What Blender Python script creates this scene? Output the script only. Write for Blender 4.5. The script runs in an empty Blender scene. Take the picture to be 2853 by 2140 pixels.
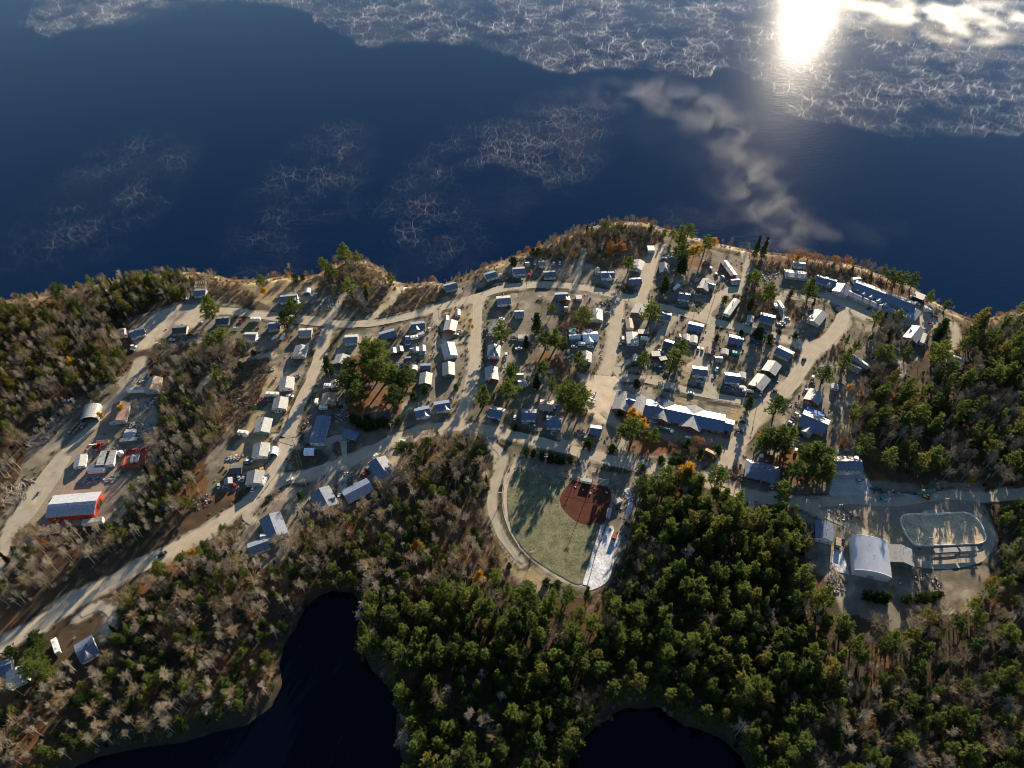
import bpy, math, random
import numpy as np
from mathutils import Vector, Matrix

R = math.radians
S = bpy.context.scene
COL = S.collection

# ----------------------------------------------------------------- camera, world, sun, exposure
CAM_H, PITCH, FPX, CX, CY = 380.0, R(47.0), 1964.0, 1426.5, 1070.0
cam = bpy.data.cameras.new('camera')
cam.sensor_fit = 'HORIZONTAL'
cam.angle = 2 * math.atan(CX / FPX)
cam.clip_start, cam.clip_end = 1.0, 20000.0
camo = bpy.data.objects.new('camera', cam)
COL.objects.link(camo)
camo.location = (0, 0, CAM_H)
camo.rotation_euler = (math.pi / 2 - PITCH, 0, 0)
S.camera = camo

SUN_EL, SUN_AZ = R(12.5), R(21.5)
SUNV = Vector((math.sin(SUN_AZ) * math.cos(SUN_EL), math.cos(SUN_AZ) * math.cos(SUN_EL), math.sin(SUN_EL)))
w = bpy.data.worlds.new('World')
S.world = w
w.use_nodes = True
nt = w.node_tree
nt.nodes.clear()
sky = nt.nodes.new('ShaderNodeTexSky')
sky.sky_type = 'NISHITA'
sky.sun_disc = False
sky.sun_elevation = SUN_EL
sky.sun_rotation = SUN_AZ
sky.air_density, sky.dust_density, sky.ozone_density = 1.0, 0.0, 2.4
bg = nt.nodes.new('ShaderNodeBackground')
bg.inputs['Strength'].default_value = 0.050
wo = nt.nodes.new('ShaderNodeOutputWorld')
nt.links.new(sky.outputs[0], bg.inputs['Color'])
nt.links.new(bg.outputs[0], wo.inputs['Surface'])

sl = bpy.data.lights.new('sun', 'SUN')
sl.energy = 5.0
sl.angle = R(0.5)
sl.color = (1.0, 0.83, 0.60)
slo = bpy.data.objects.new('sun', sl)
COL.objects.link(slo)
slo.rotation_euler = (-SUNV).to_track_quat('-Z', 'Y').to_euler()

S.view_settings.view_transform = 'Standard'
S.view_settings.look = 'None'
S.view_settings.exposure = 1.85
S.view_settings.gamma = 1.0
S.view_settings.use_curve_mapping = False
c = S.cycles
c.max_bounces, c.diffuse_bounces, c.glossy_bounces = 5, 2, 2
c.transmission_bounces, c.volume_bounces, c.transparent_max_bounces = 3, 1, 96
c.use_denoising = True
c.use_adaptive_sampling = True
c.adaptive_threshold = 0.02
c.volume_max_steps = 256
c.filter_width = 1.0
c.sample_clamp_indirect = 4.0

# ----------------------------------------------------------------- pixel -> ground point
K = 600 / 2212
TILES = dict(A=(0, 700), B=(600, 600), C=(1200, 600), D=(1700, 600), E=(2253, 700), F=(0, 1050), G=(600, 950),
             H=(1200, 950), I=(1700, 950), J=(2253, 1150), K=(0, 1400), L=(600, 1250), M=(1200, 1250),
             N=(1700, 1250), O=(2253, 1500), P=(0, 1690), Q=(900, 1690))
def src(t, u, v):
    if t == 'Z':
        return u * 2853 / 2212, v * 2853 / 2212
    o = TILES[t]
    return o[0] + u * K, o[1] + v * K
sp_, cp_ = math.sin(PITCH), math.cos(PITCH)
def at(t, u, v, z=0.0):
    sx, sy = src(t, u, v)
    X, Y = sx - CX, CY - sy
    d = Vector((X, Y * sp_ + FPX * cp_, Y * cp_ - FPX * sp_))
    k = (z - CAM_H) / d.z
    return Vector((d.x * k, d.y * k, z))
def pix(p):
    """world -> source pixel"""
    x, y, z = p[0], p[1], p[2] - CAM_H
    dep = y * cp_ - z * sp_
    up = y * sp_ + z * cp_
    return CX + FPX * x / dep, CY - FPX * up / dep, dep
def poly(t, pts, z=0.0):
    return [at(t, u, v, z) for u, v in pts]

rng = random.Random(7)
nrng = np.random.default_rng(11)

# ----------------------------------------------------------------- materials
MATS = {}
def nodes_of(m):
    m.use_nodes = True
    n = m.node_tree.nodes
    n.clear()
    return n, m.node_tree.links
def mat(name, col, rough=0.75, var=0.18, scale=0.6, metal=0.0, stripe=0.0, stripe_dir=0, bump=0.0, spec=0.3):
    if name in MATS:
        return MATS[name]
    m = bpy.data.materials.new(name)
    n, l = nodes_of(m)
    out = n.new('ShaderNodeOutputMaterial')
    p = n.new('ShaderNodeBsdfPrincipled')
    p.inputs['Roughness'].default_value = rough
    p.inputs['Metallic'].default_value = metal
    p.inputs['Specular IOR Level'].default_value = spec
    geo = n.new('ShaderNodeNewGeometry')
    tex = n.new('ShaderNodeTexNoise')
    tex.inputs['Scale'].default_value = scale
    tex.inputs['Detail'].default_value = 5
    l.new(geo.outputs['Position'], tex.inputs['Vector'])
    rmp = n.new('ShaderNodeMapRange')
    rmp.inputs['From Min'].default_value = 0.25
    rmp.inputs['From Max'].default_value = 0.75
    rmp.inputs['To Min'].default_value = 1 - var
    rmp.inputs['To Max'].default_value = 1 + var
    l.new(tex.outputs['Fac'], rmp.inputs['Value'])
    oi = n.new('ShaderNodeObjectInfo')
    r2 = n.new('ShaderNodeMapRange')
    r2.inputs['To Min'].default_value = 1 - var * 0.5
    r2.inputs['To Max'].default_value = 1 + var * 0.5
    l.new(oi.outputs['Random'], r2.inputs['Value'])
    mul = n.new('ShaderNodeMath'); mul.operation = 'MULTIPLY'
    l.new(rmp.outputs[0], mul.inputs[0]); l.new(r2.outputs[0], mul.inputs[1])
    vm = n.new('ShaderNodeVectorMath'); vm.operation = 'SCALE'
    vm.inputs[0].default_value = col[:3]
    l.new(mul.outputs[0], vm.inputs['Scale'])
    l.new(vm.outputs[0], p.inputs['Base Color'])
    if bump:
        b = n.new('ShaderNodeBump')
        b.inputs['Strength'].default_value = bump
        b.inputs['Distance'].default_value = 0.1
        t2 = n.new('ShaderNodeTexNoise'); t2.inputs['Scale'].default_value = scale * 6
        l.new(geo.outputs['Position'], t2.inputs['Vector'])
        l.new(t2.outputs['Fac'], b.inputs['Height'])
        l.new(b.outputs[0], p.inputs['Normal'])
    l.new(p.outputs[0], out.inputs['Surface'])
    MATS[name] = m
    return m

def foliage(name, c1, c2, trans=0.35, rvar=0.35):
    m = bpy.data.materials.new(name)
    n, l = nodes_of(m)
    out = n.new('ShaderNodeOutputMaterial')
    geo = n.new('ShaderNodeNewGeometry')
    oi = n.new('ShaderNodeObjectInfo')
    tex = n.new('ShaderNodeTexNoise'); tex.inputs['Scale'].default_value = 0.8; tex.inputs['Detail'].default_value = 3
    l.new(geo.outputs['Position'], tex.inputs['Vector'])
    add = n.new('ShaderNodeMath'); add.operation = 'MULTIPLY_ADD'
    add.inputs[1].default_value = 1.2; add.inputs[2].default_value = -0.35
    l.new(tex.outputs['Fac'], add.inputs[0])
    ad2 = n.new('ShaderNodeMath'); ad2.operation = 'MULTIPLY_ADD'; ad2.inputs[1].default_value = 0.55
    l.new(oi.outputs['Random'], ad2.inputs[0]); l.new(add.outputs[0], ad2.inputs[2]); ad2.use_clamp = True
    mix = n.new('ShaderNodeMix'); mix.data_type = 'RGBA'
    mix.inputs[6].default_value = (*c1, 1); mix.inputs[7].default_value = (*c2, 1)
    l.new(ad2.outputs[0], mix.inputs[0])
    d = n.new('ShaderNodeBsdfDiffuse'); t = n.new('ShaderNodeBsdfTranslucent')
    l.new(mix.outputs[2], d.inputs['Color']); l.new(mix.outputs[2], t.inputs['Color'])
    ms = n.new('ShaderNodeMixShader'); ms.inputs[0].default_value = trans
    l.new(d.outputs[0], ms.inputs[1]); l.new(t.outputs[0], ms.inputs[2])
    l.new(ms.outputs[0], out.inputs['Surface'])
    MATS[name] = m
    return m

foliage('pine_needles', (0.024, 0.053, 0.019), (0.15, 0.18, 0.042), 0.44)
foliage('olive_needles', (0.045, 0.058, 0.018), (0.20, 0.185, 0.05), 0.42)
foliage('dark_needles', (0.018, 0.038, 0.016), (0.050, 0.070, 0.022), 0.3)
foliage('yellow_leaves', (0.30, 0.15, 0.015), (0.46, 0.27, 0.03), 0.45)
foliage('rust_leaves', (0.16, 0.070, 0.022), (0.26, 0.13, 0.045), 0.4)
foliage('pale_twigs', (0.21, 0.185, 0.14), (0.40, 0.345, 0.26), 0.1)
foliage('brown_twigs', (0.19, 0.145, 0.09), (0.34, 0.265, 0.165), 0.1)
mat('bark', (0.10, 0.075, 0.055), 0.9)
mat('birch_bark', (0.42, 0.37, 0.31), 0.8)
mat('grey_bark', (0.25, 0.21, 0.175), 0.9)

# ----------------------------------------------------------------- mesh builder
class MB:
    def __init__(s):
        s.v, s.f, s.m = [], [], []
    def add(s, vs, fs, mi=0):
        o = len(s.v)
        s.v += [tuple(v) for v in vs]
        s.f += [tuple(i + o for i in f) for f in fs]
        s.m += [mi] * len(fs)
    def box(s, c, d, rz=0.0, mi=0, taper=1.0, ry=0.0):
        hx, hy, hz = d[0] / 2, d[1] / 2, d[2] / 2
        M = Matrix.Rotation(rz, 3, 'Z') @ Matrix.Rotation(ry, 3, 'Y')
        vs = []
        for z, k in ((-hz, 1), (hz, taper)):
            for x, y in ((-hx, -hy), (hx, -hy), (hx, hy), (-hx, hy)):
                vs.append(M @ Vector((x * k, y * k, z)) + Vector(c))
        s.add(vs, [(3, 2, 1, 0), (4, 5, 6, 7), (0, 1, 5, 4), (1, 2, 6, 5), (2, 3, 7, 6), (3, 0, 4, 7)], mi)
    def prism(s, pts, z0, z1, mi=0):
        n = len(pts)
        a = sum(pts[i][0] * pts[(i + 1) % n][1] - pts[(i + 1) % n][0] * pts[i][1] for i in range(n))
        if a < 0:
            pts = pts[::-1]
        vs = [(p[0], p[1], z0) for p in pts] + [(p[0], p[1], z1) for p in pts]
        fs = [tuple(range(n - 1, -1, -1)), tuple(range(n, 2 * n))]
        fs += [(i, (i + 1) % n, n + (i + 1) % n, n + i) for i in range(n)]
        s.add(vs, fs, mi)
    def profile(s, prof, axis_o, ax, ay, length, mi=0):
        """profile [(y,z)] extruded along ax by +-length/2; ay is the across axis"""
        n = len(prof)
        o, ax, ay = Vector(axis_o), Vector(ax), Vector(ay)
        vs = []
        for k in (-.5, .5):
            for y, z in prof:
                vs.append(o + ax * (k * length) + ay * y + Vector((0, 0, z)))
        fs = [tuple(range(n)), tuple(range(2 * n - 1, n - 1, -1))]
        fs += [(i, n + i, n + (i + 1) % n, (i + 1) % n) for i in range(n)]
        s.add(vs, fs, mi)
    def tube(s, pts, rads, n=5, mi=0, cap=True):
        rings = []
        vs, fs = [], []
        for i, p in enumerate(pts):
            p = Vector(p)
            d = (Vector(pts[min(i + 1, len(pts) - 1)]) - Vector(pts[max(i - 1, 0)])).normalized()
            a = d.orthogonal().normalized(); b = d.cross(a)
            for k in range(n):
                t = 2 * math.pi * k / n
                vs.append(p + (a * math.cos(t) + b * math.sin(t)) * rads[i])
        for i in range(len(pts) - 1):
            for k in range(n):
                fs.append((i * n + k, i * n + (k + 1) % n, (i + 1) * n + (k + 1) % n, (i + 1) * n + k))
        if cap:
            fs.append(tuple(range(n - 1, -1, -1)))
            fs.append(tuple((len(pts) - 1) * n + k for k in range(n)))
        s.add(vs, fs, mi)
    def sheet(s, pts, z, mi=0):
        s.add([(p[0], p[1], z) for p in pts], [tuple(range(len(pts)))], mi)
    def mesh(s, name, mats, smooth=False):
        me = bpy.data.meshes.new(name)
        me.from_pydata(s.v, [], s.f)
        for m in mats:
            me.materials.append(m if not isinstance(m, str) else MATS[m])
        if len(mats) > 1:
            me.polygons.foreach_set('material_index', s.m)
        if smooth:
            me.polygons.foreach_set('use_smooth', [True] * len(me.polygons))
        me.update()
        return me
    def build(s, name, mats, parent=None, loc=None, smooth=False):
        if not isinstance(mats, (list, tuple)):
            mats = [mats]
        if loc is not None:
            l = Vector(loc)
            s.v = [(v[0] - l[0], v[1] - l[1], v[2] - l[2]) for v in s.v]
        o = bpy.data.objects.new(name, s.mesh(name, mats, smooth))
        COL.objects.link(o)
        if parent is not None:
            o.parent = parent
        elif loc is not None:
            o.location = loc
        return o

def link(name, me, parent=None, loc=(0, 0, 0), rz=0.0, sc=None, col=COL):
    o = bpy.data.objects.new(name, me)
    col.objects.link(o)
    o.location = loc
    o.rotation_euler = (0, 0, rz)
    if sc is not None:
        o.scale = sc
    if parent is not None:
        o.parent = parent
    return o
def empty(name, loc, rz=0.0):
    o = bpy.data.objects.new(name, None)
    COL.objects.link(o)
    o.empty_display_size = 1
    o.location = loc
    o.rotation_euler = (0, 0, rz)
    return o
def tag(o, label, cat, group=None, kind=None):
    if label: o['label'] = label
    if cat: o['category'] = cat
    if group: o['group'] = group
    if kind: o['kind'] = kind
    return o
def struct(o):
    o['kind'] = 'structure'
    return o

BUILT = []          # (pixel x, pixel y, short phrase, world xy, radius)
def register(root, label, radius):
    x, y, _ = pix(root.location)
    BUILT.append((x, y, label, (root.location.x, root.location.y), radius))
WANT = []           # (object, text, category, group): labelled at the end from what they stand beside
def relabel_later(o, text, cat, group, ref=None):
    WANT.append((o, text, cat, group, ref))

# ----------------------------------------------------------------- terrain layout (outlines taken off the photo, put on the ground)
LAKE_Z, POND_Z = -5.0, -2.5
SHORE = poly('Z', [(-260, 690), (-100, 668), (0, 650), (60, 640), (110, 632), (200, 616), (255, 602), (300, 592), (360, 590),
                   (420, 586), (470, 594), (500, 603), (560, 604), (620, 594), (660, 597), (690, 590), (735, 562), (790, 562),
                   (830, 580), (852, 606), (880, 614), (930, 606), (960, 612), (1000, 597), (1040, 578), (1090, 560),
                   (1140, 543), (1180, 523), (1230, 502), (1280, 487), (1340, 478), (1400, 480), (1440, 494), (1490, 508),
                   (1540, 523), (1600, 536), (1680, 547), (1720, 550), (1780, 562), (1850, 571), (1900, 592), (1960, 612),
                   (2010, 645), (2050, 668), (2100, 690), (2150, 682), (2212, 664), (2500, 640)], LAKE_Z)
LAND = [Vector((-700, SHORE[0].y, 0))] + SHORE + [Vector((900, SHORE[-1].y, 0)), Vector((900, -500, 0)), Vector((-700, -500, 0))]
POND1 = poly('Z', [(690, 1290), (720, 1280), (760, 1285), (780, 1310), (775, 1350), (780, 1400), (800, 1450), (840, 1490),
                   (855, 1530), (850, 1580), (870, 1659), (880, 1740), (60, 1740), (120, 1690), (180, 1652), (260, 1618), (340, 1602),
                   (420, 1592), (480, 1572), (540, 1560), (590, 1522), (610, 1480), (605, 1440), (615, 1400), (640, 1360), (660, 1320)], POND_Z)
POND2 = poly('Z', [(1215, 1740), (1225, 1670), (1240, 1630), (1290, 1570), (1350, 1533), (1420, 1530), (1480, 1570), (1560, 1600), (1600, 1640), (1640, 1740)], POND_Z)

def inpoly(px, py, pts):
    n = len(pts)
    r = np.zeros(px.shape, bool)
    j = n - 1
    for i in range(n):
        xi, yi, xj, yj = pts[i][0], pts[i][1], pts[j][0], pts[j][1]
        if yi != yj:
            r ^= ((yi > py) != (yj > py)) & (px < (xj - xi) * (py - yi) / (yj - yi) + xi)
        j = i
    return r
def segdist(px, py, pts, closed=False):
    d = np.full(px.shape, 1e9)
    n = len(pts)
    for i in range(n if closed else n - 1):
        ax, ay = pts[i][0], pts[i][1]
        bx, by = pts[(i + 1) % n][0], pts[(i + 1) % n][1]
        L2 = (bx - ax) ** 2 + (by - ay) ** 2 + 1e-9
        t = np.clip(((px - ax) * (bx - ax) + (py - ay) * (by - ay)) / L2, 0, 1)
        d = np.minimum(d, (px - ax - t * (bx - ax)) ** 2 + (py - ay - t * (by - ay)) ** 2)
    return np.sqrt(d)
_lat = nrng.random((64, 64))
def vnoise(x, y, s, o=0):
    x = x / s + o * 7.3; y = y / s + o * 3.1
    xi = np.floor(x).astype(int); yi = np.floor(y).astype(int)
    fx = x - xi; fy = y - yi
    fx = fx * fx * (3 - 2 * fx); fy = fy * fy * (3 - 2 * fy)
    a = _lat[xi % 64, yi % 64]; b = _lat[(xi + 1) % 64, yi % 64]
    c_ = _lat[xi % 64, (yi + 1) % 64]; d = _lat[(xi + 1) % 64, (yi + 1) % 64]
    return (a * (1 - fx) + b * fx) * (1 - fy) + (c_ * (1 - fx) + d * fx) * fy
def fbm(x, y, s, o=0):
    return (vnoise(x, y, s, o) * .5 + vnoise(x, y, s / 2.1, o + 1) * .27 + vnoise(x, y, s / 4.3, o + 2) * .15 + vnoise(x, y, s / 9, o + 3) * .08)

# roads: (points in the overview picture, width in metres, name)
ROADS = [
    ('road', 8.6, [(-60, 1430), (0, 1397), (60, 1364), (150, 1307), (260, 1247), (350, 1199), (450, 1144), (540, 1082), (600, 1043), (680, 1020), (770, 988),
             (850, 950), (910, 930), (985, 920), (1060, 931), (1150, 951), (1250, 976), (1350, 1001), (1450, 1023), (1530, 1040), (1600, 1066), (1680, 1082)]),
    ('road', 8.0, [(440, 672), (500, 672), (560, 681), (640, 691), (700, 698), (780, 700), (850, 690), (920, 672), (980, 656), (1035, 640), (1080, 624),
             (1140, 616), (1200, 615), (1260, 622), (1320, 635), (1380, 650), (1450, 669), (1520, 690), (1600, 709), (1680, 728), (1750, 752)]),
    ('road', 8.5, [(712, 703), (696, 748), (671, 822), (644, 880), (616, 958), (583, 1036), (540, 1086)]),
    ('road', 8.0, [(1033, 641), (1030, 700), (1025, 780), (1015, 832), (1000, 882), (985, 920)]),
    ('road', 11.0, [(1424, 535), (1408, 560), (1393, 615), (1374, 655)]),
    ('road', 9.0, [(1340, 645), (1330, 700), (1322, 760), (1306, 810)]),
    ('road', 8.0, [(1600, 628), (1575, 628), (1553, 640), (1530, 670), (1520, 692)]),
    ('road', 11.0, [(1824, 676), (1808, 712), (1778, 744), (1749, 768), (1707, 831), (1650, 884), (1617, 926), (1585, 974), (1560, 1006), (1530, 1038)]),
    ('road', 6.5, [(1330, 790), (1345, 815), (1388, 820), (1444, 831), (1486, 844), (1549, 857), (1602, 866), (1650, 878)]),
    ('track', 5.5, [(1541, 690), (1537, 708), (1527, 750), (1512, 780), (1490, 800)]),
    ('track', 6.0, [(1522, 790), (1530, 830), (1549, 857)]),
    ('track', 7.5, [(-20, 1260), (8, 1190), (13, 1163), (63, 1077), (126, 993), (189, 932), (221, 902), (255, 860), (280, 827), (301, 778)]),
    ('track', 5.0, [(13, 1163), (60, 1120), (110, 1050), (150, 985)]),
    ('track', 4.5, [(1610, 545), (1613, 585), (1600, 628)]),
    ('track', 4.0, [(700, 705), (735, 650), (760, 620), (790, 655)]),
    ('track', 4.0, [(790, 700), (840, 655), (870, 620)]),
    ('track', 4.0, [(1240, 620), (1255, 560), (1262, 540)]),
    ('track', 4.5, [(950, 660), (940, 690), (965, 715), (958, 735), (975, 742), (1015, 730)]),
    ('track', 4.0, [(1470, 675), (1430, 720), (1390, 770), (1330, 790)]),
    ('track', 5.0, [(1700, 700), (1680, 650), (1700, 635), (1760, 650)]),
    ('track', 7.0, [(1680, 1082), (1740, 1090), (1830, 1080), (1930, 1085), (2040, 1070), (2140, 1075), (2230, 1060)]),
    ('track', 6.0, [(1730, 1090), (1800, 1120), (1900, 1170), (1960, 1210), (2040, 1220), (2120, 1200), (2140, 1150), (2110, 1110)]),
    ('track', 4.5, [(2062, 700), (2066, 725), (2050, 760), (2035, 775)]),
    ('track', 4.0, [(1920, 770), (1950, 790), (1945, 820)]),
    ('track', 5.0, [(1060, 955), (1085, 985), (1075, 1040), (1060, 1090), (1085, 1160), (1130, 1215)]),
    ('track', 4.0, [(1250, 976), (1262, 1010), (1255, 1030)]),
    ('track', 4.5, [(1345, 1000), (1340, 965), (1350, 945), (1335, 920), (1300, 890)]),
    ('track', 5.0, [(560, 1085), (530, 1110), (545, 1130)]),
    ('track', 4.5, [(640, 960), (600, 945), (640, 940)]),
    ('track', 4.5, [(690, 960), (735, 945), (745, 985)]),
    ('track', 5.0, [(175, 1330), (215, 1310), (245, 1330), (230, 1370)]),
    ('track', 4.5, [(750, 1000), (745, 1030), (735, 1060)]),
    ('track', 3.5, [(430, 840), (470, 800), (545, 770), (590, 770)]),
]
PADS = [   # bare gravel and sand areas: (name, outline tile, outline, colour, height)
    ('gravel_lot', 'E', [(90, 440), (240, 520), (380, 590), (560, 700), (900, 720), (1180, 800), (1290, 780), (1300, 690), (1130, 590), (960, 690), (400, 480), (290, 420)], 'gravel'),
    ('sand_clearing', 'H', [(1540, 350), (1720, 350), (1950, 380), (1930, 520), (1880, 640), (1850, 740), (1870, 850), (1750, 830), (1620, 720), (1590, 620), (1600, 480)], 'sand'),
    ('gravel_lot', 'A', [(1420, 1010), (1360, 850), (1480, 760), (1600, 640), (1820, 570), (2040, 560), (2060, 700), (1960, 780), (1790, 740), (1660, 850), (1560, 980)], 'gravel'),
    ('gravel_yard', 'J', [(20, 880), (280, 850), (640, 860), (900, 850), (1300, 900), (1560, 780), (1700, 800), (1720, 880), (1900, 1200), (1900, 1400), (1500, 1500), (1100, 1580), (1000, 1400), (790, 1290), (450, 1240), (300, 1150), (40, 980)], 'yard_grey'),
    ('gravel_lot', 'J', [(280, 640), (560, 640), (640, 860), (240, 870)], 'stone_grey'),
    ('gravel_yard', 'F', [(1060, 470), (1240, 540), (1220, 700), (1250, 1000), (1300, 1100), (1180, 1260), (1100, 1480), (600, 1520), (380, 1480), (300, 1480), (560, 1050), (700, 780), (900, 600)], 'yard_grey'),
    ('gravel_lot', 'I', [(360, 790), (700, 870), (1200, 940), (1330, 900), (1300, 1080), (1180, 1100), (980, 1060), (560, 1000), (380, 880)], 'yard_grey'),
    ('infield', 'M', [(1455, 325), (1580, 348), (1720, 378), (1825, 402), (1852, 470), (1850, 540), (1820, 660), (1780, 760), (1710, 780), (1640, 786), (1560, 778), (1490, 750), (1430, 705), (1380, 650), (1340, 600), (1328, 550), (1335, 490), (1365, 430), (1400, 390)], 'red_dirt'),
    ('playing_field', 'M', [(895, 185), (1150, 240), (1450, 318), (1455, 325), (1400, 390), (1365, 430), (1335, 490), (1328, 550), (1340, 600), (1380, 650), (1430, 705), (1490, 750), (1560, 778), (1640, 786), (1735, 772), (1650, 1080), (1555, 1385), (1300, 1290), (1150, 1195), (1030, 1110), (900, 960), (830, 800), (790, 600), (790, 420), (830, 280)], 'field_grass'),
    ('warning_track', 'M', [(870, 120), (900, 130), (880, 185), (820, 280), (778, 420), (780, 600), (822, 805), (895, 970), (1028, 1124), (1150, 1208), (1300, 1302), (1560, 1398), (1590, 1425), (1400, 1372), (1250, 1290), (1100, 1190), (970, 1075), (850, 910), (770, 720), (745, 560), (745, 420), (785, 270)], 'gravel'),
    ('snow_patch', 'M', [(1745, 790), (1785, 785), (1690, 1080), (1605, 1405), (1560, 1395), (1655, 1085)], 'snow'),
    ('snow_patch', 'M', [(1810, 800), (1870, 790), (1890, 860), (1960, 900), (1900, 1070), (1860, 1250), (1830, 1350), (1720, 1430), (1600, 1460), (1618, 1400), (1700, 1090)], 'snow'),
    ('snow_patch', 'M', [(1985, 420), (2030, 400), (2060, 460), (2070, 620), (2010, 740), (1990, 700), (2030, 560), (2000, 490)], 'snow'),
    ('concrete_slab', 'O', [(250, 130), (330, 130), (420, 380), (360, 360), (250, 310)], 'snow'),
]
ROADW = [(n, wd, poly('Z', pts)) for n, wd, pts in ROADS]
PADW = [(n, poly(t, pts), col) for n, t, pts, col in PADS]

# woods: (outline in overview picture, share of pines, spacing m, pine height, bare height, name used in labels, brush colour)
WOODS = [
    ([(-140, 675), (0, 655), (110, 640), (240, 612), (330, 598), (430, 600), (475, 612), (440, 630), (395, 650), (330, 655), (288, 690), (270, 720), (275, 745), (300, 772),
      (250, 835), (150, 850), (80, 895), (30, 935), (0, 965), (-140, 1020)], .45, 4.6, 11, 9.5, 'in the wood left of the village'),
    ([(345, 760), (400, 765), (440, 735), (530, 735), (555, 765), (520, 800), (505, 830), (490, 880), (470, 960), (430, 1010), (440, 1080), (400, 1120), (330, 1160), (200, 1225),
      (60, 1305), (5, 1325), (0, 1240), (30, 1195), (80, 1145), (150, 1130), (260, 1120), (285, 1070), (330, 1010), (345, 940), (370, 890), (335, 850), (320, 800)], .24, 4.3, 9.5, 10, 'in the birch belt beside the red barn'),
    ([(225, 1310), (330, 1245), (430, 1190), (500, 1148), (530, 1140), (525, 1200), (570, 1225), (640, 1160), (640, 1090), (665, 1105), (720, 1115), (760, 1085), (830, 1050), (860, 1025), (870, 965), (930, 940), (1040, 950), (1055, 985),
      (1050, 1060), (1030, 1100), (1010, 1170), (1050, 1225), (1045, 1300), (790, 1310), (760, 1270), (690, 1270), (640, 1340), (600, 1400), (590, 1510), (400, 1580), (180, 1630), (60, 1720), (-100, 1740), (-100, 1500), (50, 1480), (100, 1440), (200, 1445), (255, 1420), (240, 1370)], .42, 4.5, 10.5, 10.5, 'in the bare wood below the main road'),
    ([(790, 1310), (1045, 1290), (1060, 1240), (1140, 1285), (1200, 1300), (1270, 1290), (1310, 1240), (1340, 1160), (1360, 1090), (1400, 1050), (1470, 1045), (1510, 1065), (1590, 1090), (1640, 1120), (1700, 1110), (1740, 1180), (1735, 1260), (1790, 1300), (1840, 1370),
      (1700, 1740), (1630, 1740), (1600, 1640), (1480, 1570), (1420, 1530), (1350, 1530), (1290, 1570), (1220, 1740), (880, 1740), (850, 1580), (855, 1530), (800, 1450), (775, 1350)],   .80, 4.9, 17, 11, 'in the pine wood below the ballfield'),
    ([(1840, 1370), (1930, 1365), (1965, 1325), (2090, 1320), (2120, 1260), (2160, 1235), (2320, 1220), (2320, 1740), (1700, 1740)], .42, 4.9, 15, 11.5, 'in the wood below the rink'),
    ([(2330, 655), (2330, 1080), (2200, 1065), (2100, 1050), (1995, 1030), (1900, 1020), (1880, 960), (1845, 1000), (1800, 990), (1800, 935), (1835, 895), (1820, 850), (1870, 830), (1860, 790), (1945, 845), (2000, 800), (2050, 790), (2075, 745), (2080, 700), (2150, 690), (2212, 668)],   .36, 5.0, 18, 11, 'in the wood above the rink'),
    ([(2150, 1090), (2330, 1090), (2330, 1225), (2165, 1230), (2145, 1200), (2160, 1150)], .6, 5.0, 12, 9, 'right of the hockey rink'),
    ([(1870, 720), (1920, 700), (1960, 720), (1965, 770), (1900, 790), (1850, 770), (1820, 745)], .1, 4.2, 10, 10, 'below the long lakeside building'),
    ([(1180, 520), (1240, 495), (1340, 480), (1420, 490), (1400, 510), (1340, 535), (1300, 575), (1260, 560), (1200, 560), (1170, 550)], .08, 4.0, 9, 8, 'on the wooded point by the lake'),
    ([(730, 590), (760, 565), (820, 585), (840, 615), (800, 660), (770, 660), (720, 640)], .0, 4.2, 9, 7, 'on the knoll beside the lake'),
    ([(960, 600), (1010, 580), (1060, 570), (1050, 590), (1000, 610), (970, 625)], 0, 3.6, 9, 6, 'on the lake bank above the shore road'),
    ([(1700, 545), (1760, 560), (1850, 575), (1900, 597), (1960, 618), (1940, 625), (1850, 600), (1800, 590), (1720, 575)], .06, 4.6, 9, 8, 'on the bank behind the long lakeside building'),
]
WOODS.append(([(-140, 1020), (0, 960), (40, 925), (75, 960), (60, 1010), (15, 1080), (-20, 1150), (-140, 1180)], .3, 4.6, 11, 9, 'left of the works track'))
WOODS.append(([(60, 905), (150, 855), (250, 838), (270, 810), (255, 830), (200, 880), (130, 935), (90, 960)], .1, 6.5, 9, 8, 'beside the driftwood heaps'))
WOODW = [(poly('Z', p),) + tuple(r) for p, *r in WOODS]
BRUSH = [poly('Z', p) for p in (
    [(260, 600), (430, 585), (500, 605), (560, 640), (540, 660), (460, 645), (420, 620), (300, 640)],
    [(690, 600), (790, 565), (850, 610), (810, 680), (740, 670)], [(800, 690), (880, 620), (960, 615), (980, 630), (930, 660), (850, 685)],
    [(1120, 560), (1230, 510), (1340, 485), (1440, 500), (1400, 560), (1300, 580), (1250, 560)], [(1600, 560), (1780, 570), (1900, 600), (1960, 640), (1800, 600), (1650, 590)],
    [(500, 790), (560, 760), (590, 790), (540, 900), (500, 960)], [(1220, 660), (1300, 670), (1290, 720), (1200, 720)], [(1620, 620), (1700, 640), (1740, 680), (1640, 690), (1560, 700), (1580, 640)],
    [(1200, 790), (1290, 800), (1290, 900), (1210, 900)], [(1440, 930), (1560, 960), (1540, 1000), (1450, 985)], [(1760, 720), (1830, 700), (1820, 780), (1770, 780)],
    [(1020, 1070), (1050, 1080), (1100, 1260), (1040, 1240)], [(330, 760), (460, 730), (560, 770), (480, 960), (340, 960)], [(1580, 1000), (1620, 1020), (1600, 1060), (1560, 1045)])]
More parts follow.
